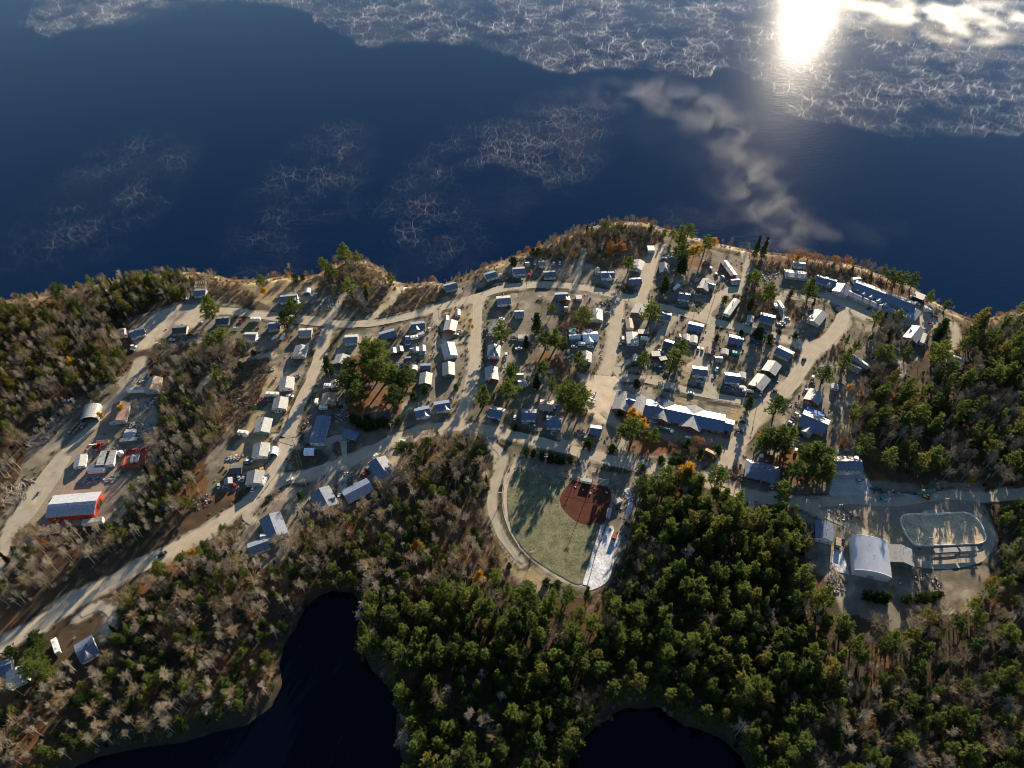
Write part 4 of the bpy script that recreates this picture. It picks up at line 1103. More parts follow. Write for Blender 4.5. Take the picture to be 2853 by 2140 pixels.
def arena():
    lab = 'white arena with a broad curved ribbed metal roof'
    # crown axis runs along the view; width across it
    z = 8.8
    A, B = at('J', 640, 1270, z), at('J', 680, 1632, z)
    m = (A + B) / 2
    root = empty('arena', (m.x, m.y, 0))
    ax = (B - A); ax.z = 0; L = ax.length; ax /= L; ay = Vector((-ax.y, ax.x, 0))
    wd, wall = 20.5, 6.4
    n = 14
    top = [(-wd / 2 + wd * k / n, wall + (z - wall) * (1 - (2 * k / n - 1) ** 2)) for k in range(n + 1)]
    b = MB()
    b.profile([(-wd / 2 + .2, 0)] + [(y * .98, zz - .25) for y, zz in top] + [(wd / 2 - .2, 0)], (0, 0, 0), ax, ay, L - .6)
    b.build('wall', 'white_wall', root)
    b = MB()
    b.profile(top + [(y, zz - .2) for y, zz in top[::-1]], (0, 0, 0), ax, ay, L)
    ro = b.build('roof', 'steel_roof', root)
    b = MB()
    for k in range(46):
        s = ((k + .5) / 46 - .5) * L
        b.tube([tuple(ax * s + ay * y + Vector((0, 0, zz + .03))) for y, zz in top], [.09] * (n + 1), 4)
    b.build('roof_rib', 'steel_roof', ro)
    b = MB()
    for s in (-.5, .5):
        b.tube([tuple(ax * s * L + ay * y + Vector((0, 0, zz + .02))) for y, zz in top], [.16] * (n + 1), 5)
    b.build('fascia', 'white_wall', root)
    for q in (-.35, .1):
        link('vent_pipe', VENT, ro, tuple(ax * q * L * .6 + ay * 5 * q + Vector((0, 0, z + .1))))
    b = MB()
    e = ax * (L / 2 - .28)
    b.box((e.x, e.y, 1.6), (.12, 3.2, 3.2), math.atan2(ax.y, ax.x)); b.build('door', 'grey_wall', root)
    tag(root, lab, 'arena'); register(root, lab, 15)
mat('steel_roof', (.60, .60, .64), .4, .14, .10, spec=.5)
arena()

# containers, trailers, tanks
boxy('container', 'container', 'white ribbed container beside the old grey barn', 'A', (1302, 1412), (1488, 1408), 3.0, 3.0, 'white_roof', 'white_wall')
boxy('container', 'container', 'green container with white top in the works yard', 'F', (1228, 648), (1410, 634), 2.8, 3.0, 'white_roof', 'green_wall')
boxy('container', 'container', 'long white container below the red barn', 'F', (838, 1490), (1050, 1455), 3.2, 3.2, 'white_roof', 'white_wall')
boxy('site_office', 'portable office', 'left of two long white portable offices', 'F', (1085, 758), (1030, 905), 6, 3.4, 'white_roof', 'white_wall')
boxy('site_office', 'portable office', 'right of two long white portable offices', 'F', (1150, 755), (1112, 900), 6, 3.4, 'white_roof', 'white_wall')
boxy('container', 'container', 'blue-topped site container in the works yard', 'F', (905, 938), (1075, 925), 5.5, 3.0, 'blue_roof', 'white_wall')
boxy('container', 'container', 'long bright blue container below the red house', 'I', (2022, 695), (2205, 762), 3.2, 3.2, 'blue_tarp', 'blue_wall')
boxy('semi_trailer', 'trailer', 'long white semi trailer beside a red one', 'N', (1458, 522), (1435, 670), 2.8, 4.0, 'white_roof', 'white_wall', legs=1.1)
boxy('semi_trailer', 'trailer', 'short red trailer beside the long white one', 'N', (1502, 538), (1500, 610), 2.8, 3.4, 'red_roof', 'red_wall', legs=1.1)
boxy('semi_trailer', 'trailer', 'dark open trailer left of the garage', 'J', (42, 1132), (52, 1230), 2.8, 3.0, 'dark_roof', 'red_wall', legs=1.0)
boxy('container', 'container', 'brown wooden crate container between garage and arena', 'J', (308, 1285), (308, 1362), 2.8, 2.8, 'brown_roof', 'wood')
boxy('semi_trailer', 'trailer', 'white trailer beside the lakeside grey hall', 'E', (1198, 842), (1165, 938), 3.0, 3.8, 'white_roof', 'white_wall', legs=1.1)
boxy('garage', 'garage', 'flat white-roofed garage at the north lane end', 'D', (385, 335), (455, 335), 7, 3.4, 'white_roof', 'grey_wall')
boxy('shed', 'shed', 'long white flat shed beside the dark spruce', 'C', (898, 1245), (1020, 1245), 4.5, 2.9, 'white_roof', 'white_wall')
boxy('shed', 'shed', 'teal-roofed shed in the tent jumble', 'C', (1422, 1178), (1492, 1178), 4.4, 2.6, 'teal_tarp', 'white_wall')
boxy('shed', 'shed', 'teal tarp shelter below the blue-roofed house', 'D', (1258, 1396), (1335, 1405), 3.4, 2.2, 'teal_tarp', 'teal_tarp')
boxy('shed', 'shed', 'white carport with dark sides above the twin pines', 'D', (425, 1420), (515, 1420), 5.5, 2.6, 'white_roof', 'dark_wall')
boxy('shed', 'shed', 'white awning beside the twin pines', 'D', (510, 1475), (580, 1460), 4, 2.6, 'white_roof', 'dark_wall')
boxy('shed', 'shed', 'red flat-roofed shed beside the boxy white home', 'D', (288, 1192), (398, 1196), 5, 2.8, 'grey_roof', 'red_wall')
boxy('shed', 'shed', 'grey boxy shed below the stepped-roof house', 'B', (2072, 1215), (2140, 1200), 4, 2.6, 'white_roof', 'grey_wall')
boxy('shed', 'shed', 'grey box hut in the bare brush', 'C', (1492, 838), (1552, 836), 5, 2.8, 'white_roof', 'grey_wall')
boxy('shed', 'shed', 'black flat building behind the lakeside hall', 'E', (1085, 435), (1190, 478), 8, 3.6, 'white_roof', 'black')
boxy('shed', 'shed', 'white cabin right of the lakeside hall', 'E', (1195, 578), (1282, 582), 5, 2.8, 'grey_roof', 'white_wall')
boxy('dugout', 'dugout', 'white-roofed dugout at the top of the infield', 'M', (1565, 312), (1655, 332), 2.6, 2.6, 'white_roof', 'white_wall')
boxy('dugout', 'dugout', 'white-roofed dugout right of the infield', 'M', (1842, 612), (1822, 692), 2.6, 2.6, 'white_roof', 'white_wall')
boxy('ticket_booth', 'booth', 'small white-topped booth beside the snow strip', 'M', (1898, 545), (1955, 515), 3, 2.6, 'white_roof', 'grey_wall')
boxy('container', 'container', 'red container on the snow strip', 'M', (1905, 850), (1878, 915), 2.6, 2.6, 'red_roof', 'red_wall')
boxy('players_bench', 'bench shelter', 'left of two white player shelters above the rink', 'J', (1190, 1018), (1285, 1015), 2.4, 2.3, 'white_roof', 'white_wall')
boxy('players_bench', 'bench shelter', 'right of two white player shelters above the rink', 'J', (1302, 1014), (1396, 1011), 2.4, 2.3, 'white_roof', 'white_wall')
arched('tent_shed', 'tent', 'white arched tent shed above the shore road', 'B', (950, 742), (942, 790), 4.6, 3.2, 'white_tarp', 'white_tarp')
arched('tent_shed', 'tent', 'white round-top shed beside the white gabled house', 'G', (598, 1078), (585, 1155), 5, 3.6, 'white_tarp', 'white_tarp')
arched('tent_shed', 'tent', 'grey round-top shed hidden by a yard pine', 'D', (268, 1420), (258, 1500), 5.5, 3.4, 'grey_roof', 'grey_wall')
arched('tent_shed', 'tent', 'white tent above the pine grove sheds', 'B', (2040, 1532), (2035, 1578), 4.8, 2.8, 'white_tarp', 'white_tarp')
arched('tent_shed', 'tent', 'white arched shelter beside the teal-roofed shed', 'C', (1420, 1235), (1480, 1232), 4.6, 2.8, 'white_tarp', 'white_tarp')
arched('tent_shed', 'tent', 'second white arched shelter near the tent jumble', 'C', (1485, 1228), (1545, 1232), 4.4, 2.8, 'white_tarp', 'white_tarp')
arched('tent_shed', 'tent', 'tarp hut half covered in bright blue', 'G', (908, 1120), (1015, 1118), 5.5, 3.0, 'white_tarp', 'blue_tarp')
house('tarped_house', 'house', 'white house patched with blue tarps', 'C', (1560, 1222), (1720, 1215), 9, 'white_tarp', 'white_wall', lean=(-.1, 3, 6, 'white_tarp'))
house('tarped_house', 'house', 'white tarped cabin behind the blue-tarped house', 'C', (1640, 1165), (1605, 1230), 6, 'blue_roof', 'white_wall')

def tank(name, lab, t, a, bb, r, m, saddle='steel', cat='tank'):
    A, B = at(t, *a, r * 2 + .3), at(t, *bb, r * 2 + .3)
    mid = (A + B) / 2
    root = empty(name, (mid.x, mid.y, 0))
    ax = (B - A); ax.z = 0; L = ax.length; ax /= L
    zc = r + .35
    b = MB()
    fr = [(-.5, .25), (-.48, .6), (-.44, .88), (-.40, 1), (.40, 1), (.44, .88), (.48, .6), (.5, .25)]
    b.tube([tuple(ax * f * L + Vector((0, 0, zc))) for f, _ in fr], [r * q for _, q in fr], 16)
    b.build('shell', m, root, smooth=False)
    for s in (-.28, .28):
        b = MB(); b.box(tuple(ax * s * L + Vector((0, 0, .45))), (.4, r * 1.7, .9), math.atan2(ax.y, ax.x)); b.build('saddle', saddle, root)
    b = MB(); b.tube([(0, 0, zc + r - .1), (0, 0, zc + r + .25)], [.35, .35], 10); b.build('hatch', m, root)
    tag(root, lab, cat); register(root, lab, L / 2)
    return root
tank('fuel_tank', 'large green fuel tank behind the yellow bulldozer', 'J', (1118, 810), (1315, 785), 1.5, 'green_metal')
tank('fuel_tank', 'left white tank inside the red containment pit', 'F', (1365, 790), (1345, 870), 1.25, 'white_wall')
tank('fuel_tank', 'right cream tank inside the red containment pit', 'F', (1410, 785), (1390, 865), 1.25, 'cream_wall')
def pit():
    outer = poly('F', [(1300, 748), (1505, 740), (1470, 925), (1245, 935)], .5)
    c_ = sum(outer, Vector()) / 4
    root = empty('containment_pit', (c_.x, c_.y, 0))
    b = MB()
    for i in range(4):
        p, q = outer[i], outer[(i + 1) % 4]
        mm = (p + q) / 2 - c_
        b.box((mm.x, mm.y, .55), ((q - p).length, 1.6, 1.1), math.atan2((q - p).y, (q - p).x), taper=.8)
    b.build('berm_wall', 'red_wall', root)
    b = MB(); b.sheet([(p.x - c_.x, p.y - c_.y) for p in outer][::-1], .06); b.build('liner', 'red_roof', root)
    b = MB()
    for k in range(3):
        p = at('F', 1400 + 18 * k, 770, 1) - c_
        b.box((p.x, p.y, 1.2), (.15, 4, .12), .1)
    b.build('walkway', 'steel', root)
    tag(root, 'red containment pit holding two fuel tanks', 'containment pit'); register(root, 'red containment pit holding two fuel tanks', 7)
pit()
def vtank(lab, t, u, v, r, h):
    p = at(t, u, v, h)
    root = empty('water_tank', (p.x, p.y, 0))
    b = MB(); b.tube([(0, 0, 0), (0, 0, h * .8), (0, 0, h), ], [r, r, r * .25], 18); b.build('shell', 'white_wall', root)
    b = MB(); b.tube([(0, 0, h - .05), (0, 0, h + .3)], [.3, .3], 8); b.build('hatch', 'steel', root)
    tag(root, lab, 'tank'); register(root, lab, r)
vtank('round white tank beside the portable offices', 'F', 1225, 770, 2.0, 3.2)
def timber_frame():
    pts = poly('A', [(2010, 400), (2118, 392), (2125, 335), (2025, 340)], 0)
    c_ = sum(pts, Vector()) / 4
    root = empty('timber_frame', (c_.x, c_.y, 0))
    for p in pts + [(pts[0] + pts[1]) / 2, (pts[2] + pts[3]) / 2]:
        b = MB(); b.box((p.x - c_.x, p.y - c_.y, 1.7), (.25, .25, 3.4)); b.build('post', 'weathered_wood', root)
    b = MB()
    for i in range(4):
        p, q = pts[i] - c_, pts[(i + 1) % 4] - c_
        b.tube([(p.x, p.y, 3.4), (q.x, q.y, 3.4)], [.14, .14], 4); b.tube([(p.x, p.y, 1.6), (q.x, q.y, 1.6)], [.1, .1], 4)
    for k in range(1, 5):
        p = pts[0].lerp(pts[1], k / 5) - c_; q = pts[3].lerp(pts[2], k / 5) - c_
        b.tube([(p.x, p.y, 3.5), (q.x, q.y, 3.5)], [.1, .1], 4)
    b.build('beam', 'weathered_wood', root)
    tag(root, 'bare grey timber frame behind the lakeside garage', 'frame'); register(root, 'bare grey timber frame behind the lakeside garage', 5)
timber_frame()
def pool():
    p = at('B', 1975, 1308, .8)
    root = empty('pool', (p.x, p.y, 0))
    b = MB(); b.tube([(0, 0, 0), (0, 0, 1.1)], [2.3, 2.3], 20, cap=False); b.tube([(0, 0, 1.05), (0, 0, 1.18)], [2.45, 2.45], 20, cap=False); b.build('pool_wall', 'white_wall', root)
    b = MB(); b.prism([(2.25 * math.cos(t * .314), 2.25 * math.sin(t * .314)) for t in range(20)], .6, .95); b.build('pool_cover', 'blue_tarp', root)
    tag(root, 'round blue swimming pool behind the garden sheds', 'pool'); register(root, 'round blue swimming pool behind the garden sheds', 3)
pool()

# ----------------------------------------------------------------- hockey rink
def rink():
    pts = poly('J', [(940, 1110), (945, 1080), (965, 1060), (1010, 1048), (1300, 1040), (1590, 1032), (1650, 1045), (1690, 1070), (1725, 1105), (1770, 1170), (1808, 1255), (1815, 1290),
                     (1808, 1318), (1780, 1340), (1740, 1352), (1400, 1366), (1130, 1374), (1090, 1362), (1055, 1335), (1015, 1285), (970, 1205), (950, 1150)], 0)
    pts = densify(pts + [pts[0]], 2.0)[:-1]
    c_ = sum(pts, Vector()) / len(pts)
    root = empty('hockey_rink', (c_.x, c_.y, 0))
    q = [p - c_ for p in pts]
    n = len(q)
    b = MB(); b.sheet([(p.x, p.y) for p in q], .11); f = b.build('rink_floor', 'pad_rink', root)
    if f.data.polygons[0].normal.z < 0: f.data.flip_normals()
    vs, fs = [], []
    for i in range(n):
        d = (q[(i + 1) % n] - q[i - 1]).normalized(); nn = Vector((-d.y, d.x, 0))
        for off, z in ((.2, 0), (.2, 1.4), (-.2, 1.4), (-.2, 0)):
            p = q[i] + nn * off
            vs.append((p.x, p.y, z))
    for i in range(n):
        j = (i + 1) % n
        for k in range(4):
            fs.append((i * 4 + k, i * 4 + (k + 1) % 4, j * 4 + (k + 1) % 4, j * 4 + k))
    b = MB(); b.add(vs, fs); bw = b.build('board_wall', 'white_wall', root)
    b = MB()
    for i in range(0, n, 2):
        d = (q[(i + 1) % n] - q[i - 1]).normalized(); nn = Vector((-d.y, d.x, 0))
        s = 1 if nn.dot(q[i]) > 0 else -1
        p = q[i] + nn * s * .45
        b.box((p.x, p.y, .55), (.12, .7, 1.1), math.atan2(d.y, d.x), taper=.6)
    b.build('board_brace', 'weathered_wood', root)
    vs = []
    k0, k1 = int(n * .30), int(n * .47)
    b = MB()
    for i in range(k0, k1):
        b.tube([tuple(q[i] + Vector((0, 0, 1.9))), tuple(q[i + 1] + Vector((0, 0, 1.9)))], [.05, .05], 4)
        b.tube([tuple(q[i]), tuple(q[i] + Vector((0, 0, 1.95)))], [.05, .05], 4)
    b.build('end_netting', 'steel', root)
    tag(root, 'outdoor hockey rink ringed by low white boards', 'rink'); register(root, 'outdoor hockey rink', 22)
soil_material('pad_rink', col=(.45, .365, .245), fine=.5, var=.35, bump=.3)
rink()

def bleacher(lab, t, a, bb, depth, roofed):
    A, B = at(t, *a, 1.5), at(t, *bb, 1.5)
    m = (A + B) / 2
    root = empty('bleachers', (m.x, m.y, 0))
    ax = (B - A); ax.z = 0; L = ax.length; ax /= L; ay = Vector((-ax.y, ax.x, 0)); an = math.atan2(ax.y, ax.x)
    for k in range(5):
        c_ = ay * (depth * (k / 5 - .4))
        b = MB(); b.box((c_.x, c_.y, .45 + .28 * k), (L, .45, .07), an); b.build('bench_plank', 'steel', root)
    b = MB()
    for s in (-.48, -.16, .16, .48):
        for k in range(5):
            c_ = ay * (depth * (k / 5 - .4)) + ax * s * L
            b.box((c_.x, c_.y, (.42 + .28 * k) / 2), (.08, .08, .42 + .28 * k), an)
    b.build('support', 'steel', root)
    if roofed:
        b = MB(); b.box((0, 0, 2.4), (L + .2, depth * .75, .1), an)
        b.build('canopy', 'grey_roof', root)
        for s in (-.48, .48):
            for y in (-.35, .35):
                c_ = ax * s * L + ay * y * depth
                b = MB(); b.box((c_.x, c_.y, 1.18), (.1, .1, 2.36), an); b.build('post', 'steel', root)
    tag(root, lab, 'bleachers'); register(root, lab, L / 2)
bleacher('left roofed bleachers below the rink', 'J', (1288, 1425), (1525, 1412), 4, True)
bleacher('right roofed bleachers below the rink', 'J', (1552, 1410), (1728, 1402), 4, True)
bleacher('metal bleachers behind the home plate fence', 'M', (1735, 330), (1830, 345), 4, False)

# fences, backstop
def fence(lab, t, pts, h, post_every=6.0, closed=False, name='chain_link_fence', m='steel', panel=True):
    P = densify(poly(t, pts), 1.5)
    c_ = sum(P, Vector()) / len(P)
    root = empty(name, (c_.x, c_.y, 0))
    b = MB()
    acc, k = 0.0, 0
    for i, p in enumerate(P):
        if i: acc += (p - P[i - 1]).length
        if acc >= post_every or i == 0:
            acc = 0
            q = p - c_
            bb = MB(); bb.tube([(q.x, q.y, 0), (q.x, q.y, h)], [.07, .07], 5); bb.build('post', m, root)
    for z in (h, h * .5, .15):
        b.tube([(p.x - c_.x, p.y - c_.y, z) for p in P], [.045] * len(P), 3)
    for i in range(len(P) - 1):
        for f in (.25, .75):
            q = P[i].lerp(P[i + 1], f) - c_
            b.tube([(q.x, q.y, .1), (q.x, q.y, h)], [.015, .015], 3, cap=False)
    b.build('wire_mesh', m, root)
    tag(root, lab, 'fence')
    return root
fence('low chain link fence curving round the outfield', 'M', [(850, 130), (775, 280), (738, 430), (735, 570), (765, 730), (840, 905), (965, 1080), (1100, 1200), (1250, 1305), (1400, 1388), (1585, 1435)], 1.6)
fence('straight fence along the snow strip beside the ballfield', 'M', [(1800, 740), (1700, 1085), (1612, 1400)], 1.6)
fence('tall backstop fence round the top of the infield', 'M', [(1450, 300), (1560, 330), (1680, 365), (1780, 372), (1840, 405), (1868, 470), (1862, 560)], 3.6, 4.0, name='backstop')
fence('pole fence left of the red gabled house', 'L', [(985, 515), (1030, 600), (1058, 690)], 1.4, 3, name='pole_fence', m='weathered_wood')
fence('fence behind the school yard', 'I', [(520, 530), (800, 575), (1000, 610), (1330, 690)], 1.5, 6)

# ----------------------------------------------------------------- poles, wires
def light_pole(t, u, v, h=11, kind='light'):
    p = at(t, u, v)
    name = 'light_pole' if kind == 'light' else 'utility_pole'
    root = empty(name, (p.x, p.y, 0))
    b = MB(); b.tube([(0, 0, 0), (0, 0, h)], [.2, .13], 7); b.build('pole', 'grey_bark', root)
    if kind == 'light':
        b = MB(); b.box((0, 0, h - .2), (2.2, .14, .14)); b.build('crossarm', 'steel', root)
        for x in (-.9, 0, .9):
            b = MB(); b.box((x, -.15, h + .1), (.55, .4, .45), taper=.7); b.build('lamp_head', 'white_wall', root)
    else:
        b = MB(); b.box((0, 0, h - .6), (2.4, .14, .16)); b.box((0, 0, h - 1.5), (1.6, .12, .14)); b.build('crossarm', 'wood', root)
        for x in (-1.05, -.35, .35, 1.05):
            b = MB(); b.tube([(x, 0, h - .52), (x, 0, h - .3)], [.07, .05], 6); b.build('insulator', 'concrete', root)
        if rng.random() < .5:
            b = MB(); b.tube([(.3, -.2, h - 3), (.3, -.2, h - 2)], [.25, .25], 8); b.build('transformer', 'steel', root)
    relabel_later(root, 'tall ballfield light pole' if kind == 'light' else 'wooden utility pole', 'light pole' if kind == 'light' else 'utility pole', 'light poles round the playing fields' if kind == 'light' else 'utility poles along the village roads')
    return root
for t, u, v in (('H', 1180, 1300), ('M', 1030, 1165), ('M', 715, 560), ('J', 1335, 990), ('J', 1165, 1385), ('J', 262, 1052), ('M', 1660, 345)):
    light_pole(t, u, v, 12)
PO = [light_pole(t, u, v, 10, 'u') for t, u, v in (('G', 1178, 380), ('G', 805, 245), ('G', 1810, 940), ('G', 825, 1105), ('D', 480, 862), ('I', 1790, 880), ('I', 1480, 1140), ('N', 1275, 440),
       ('C', 425, 785), ('C', 845, 690), ('C', 1838, 990), ('I', 385, 330), ('I', 880, 440), ('I', 1530, 560), ('H', 1580, 1190), ('G', 940, 1510), ('C', 980, 770), ('D', 900, 900), ('D', 1065, 860))]
def wire(a, b_, lab):
    bmesh_ = MB()
    A = a.location + Vector((0, 0, 9.6)); B = b_.location + Vector((0, 0, 9.6))
    n = 12
    for off in (-.9, .9):
        d = (B - A).normalized(); nn = Vector((-d.y, d.x, 0)) * off
        bmesh_.tube([tuple(A.lerp(B, k / n) + nn - Vector((0, 0, 4 * 1.2 * (k / n) * (1 - k / n)))) for k in range(n + 1)], [.03] * (n + 1), 3)
    c_ = (A + B) / 2
    o = bmesh_.build('power_line', 'black', None, (c_.x, c_.y, c_.z))
    tag(o, lab, 'power line')
wire(PO[0], PO[3], 'pair of power lines along the upper west street')
wire(PO[3], PO[15], 'power lines crossing the main road at the west street end')
wire(PO[5], PO[6], 'power lines along the diagonal road above the office')
wire(PO[12], PO[13], 'power lines over the row road behind the school')
wire(PO[11], PO[12], 'power lines over the upper row road near the sand')
# ----------------------------------------------------------------- vehicles
PAINT = dict(white=(.72, .72, .70), black=(.015, .015, .018), grey=(.20, .21, .22), silver=(.42, .43, .44), red=(.30, .02, .02), blue=(.03, .08, .25), dark=(.03, .032, .04),
             tan=(.40, .30, .17), teal=(.05, .22, .26), green=(.07, .19, .13), yellow=(.62, .36, .04))
for k, v in PAINT.items():
    mat('paint_' + k, v, .28, .06, .3, spec=.5)
def wheel_mesh(r=.36):
    b = MB()
    b.tube([(0, -.12, 0), (0, .12, 0)], [r, r], 10, 0); b.tube([(0, -.13, 0), (0, .13, 0)], [r * .5, r * .5], 8, 1)
    return b.mesh('wheel', ['rubber', 'steel'])
WHEEL = {r: wheel_mesh(r) for r in (.34, .40, .52)}
LAMP = MB(); LAMP.box((0, 0, 0), (.08, .36, .16)); LAMP = LAMP.mesh('headlight', ['white_wall'])
def car_meshes(kind):
    """body profile in side view (x, z), glasshouse profile, length, width, wheelbase, wheel radius"""
    if kind == 'car':
        body = [(-2.3, .35), (-2.3, .85), (-1.6, .95), (.9, .95), (2.1, .80), (2.3, .6), (2.3, .35)]; glass = [(-1.7, .93), (-1.1, 1.42), (.35, 1.44), (1.1, .93)]; W, wb, wr = 1.8, 1.4, .34
    elif kind == 'suv':
        body = [(-2.4, .42), (-2.4, 1.05), (1.0, 1.08), (2.2, .98), (2.4, .8), (2.4, .42)]; glass = [(-2.35, 1.05), (-2.1, 1.72), (.3, 1.76), (1.05, 1.06)]; W, wb, wr = 1.95, 1.5, .40
    elif kind == 'pickup':
        body = [(-2.8, .48), (-2.8, 1.05), (-.6, 1.08), (1.4, 1.1), (2.6, 1.02), (2.75, .8), (2.75, .48)]; glass = [(-.75, 1.06), (-.6, 1.82), (.7, 1.84), (1.4, 1.08)]; W, wb, wr = 2.0, 1.75, .40
    elif kind == 'van':
        body = [(-2.8, .4), (-2.8, 2.2), (-2.7, 2.3), (1.2, 2.3), (1.9, 1.35), (2.6, 1.15), (2.75, .8), (2.75, .4)]; glass = [(1.0, 1.36), (1.28, 2.12), (1.4, 2.12), (1.95, 1.36)]; W, wb, wr = 2.0, 1.8, .40
    b = MB(); b.profile(body, (0, 0, 0), (0, 1, 0), (1, 0, 0), W)
    if kind == 'pickup':
        b.box((-1.8, 0, 1.12), (1.9, 1.6, .04))
    bm = b.mesh('body', ['paint_white'])
    g = MB()
    o = W * .88 if kind != 'van' else W * 1.01
    g.profile(glass, (0, 0, 0), (0, 1, 0), (1, 0, 0), o)
    gm = g.mesh('windows', ['glass'])
    r = MB()
    xs_ = [p[0] for p in glass]; zt = max(p[1] for p in glass)
    x0, x1 = sorted([p[0] for p in glass if p[1] > zt - .08])[0], sorted([p[0] for p in glass if p[1] > zt - .08])[-1]
    if kind != 'van':
        r.box(((x0 + x1) / 2, 0, zt + .02), (x1 - x0 + .1, W * .86, .07))
        rm = r.mesh('cab_roof', ['paint_white'])
    else:
        rm = None
    return bm, gm, rm, W, wb, wr, body[-1][0]
VM = {k: car_meshes(k) for k in ('car', 'suv', 'pickup', 'van')}
def paint(o, colr):
    o.material_slots[0].link = 'OBJECT'
    o.material_slots[0].material = MATS['paint_' + colr]
def heading(t, u, v, du, dv):
    p, q = at(t, u, v), at(t, u + du, v + dv)
    return p, math.atan2((q - p).y, (q - p).x)
CATS = dict(car='car', suv='car', pickup='pickup truck', van='van')
def vehicle(kind, t, u, v, d, colr):
    p, a = heading(t, u, v, *d)
    root = empty({'car': 'parked_car', 'suv': 'parked_car', 'pickup': 'pickup_truck', 'van': 'van'}[kind], (p.x, p.y, .04), a)
    bm, gm, rm, W, wb, wr, fx = VM[kind]
    paint(link('body', bm, root), colr)
    link('windows', gm, root)
    if rm: paint(link('cab_roof', rm, root), colr)
    for x in (-wb, wb):
        for s in (-1, 1):
            link('wheel', WHEEL[wr], root, (x, s * (W / 2 - .1), wr))
    for s in (-1, 1):
        link('headlight', LAMP, root, (fx, s * W * .36, .72))
    nm = {'car': 'car', 'suv': 'large car', 'pickup': 'pickup truck', 'van': 'van'}[kind]
    relabel_later(root, f'{colr} {nm}', CATS[kind], {'car': 'cars parked in the village', 'suv': 'cars parked in the village', 'pickup': 'pickup trucks parked in the village', 'van': 'vans parked in the village'}[kind])
    return root
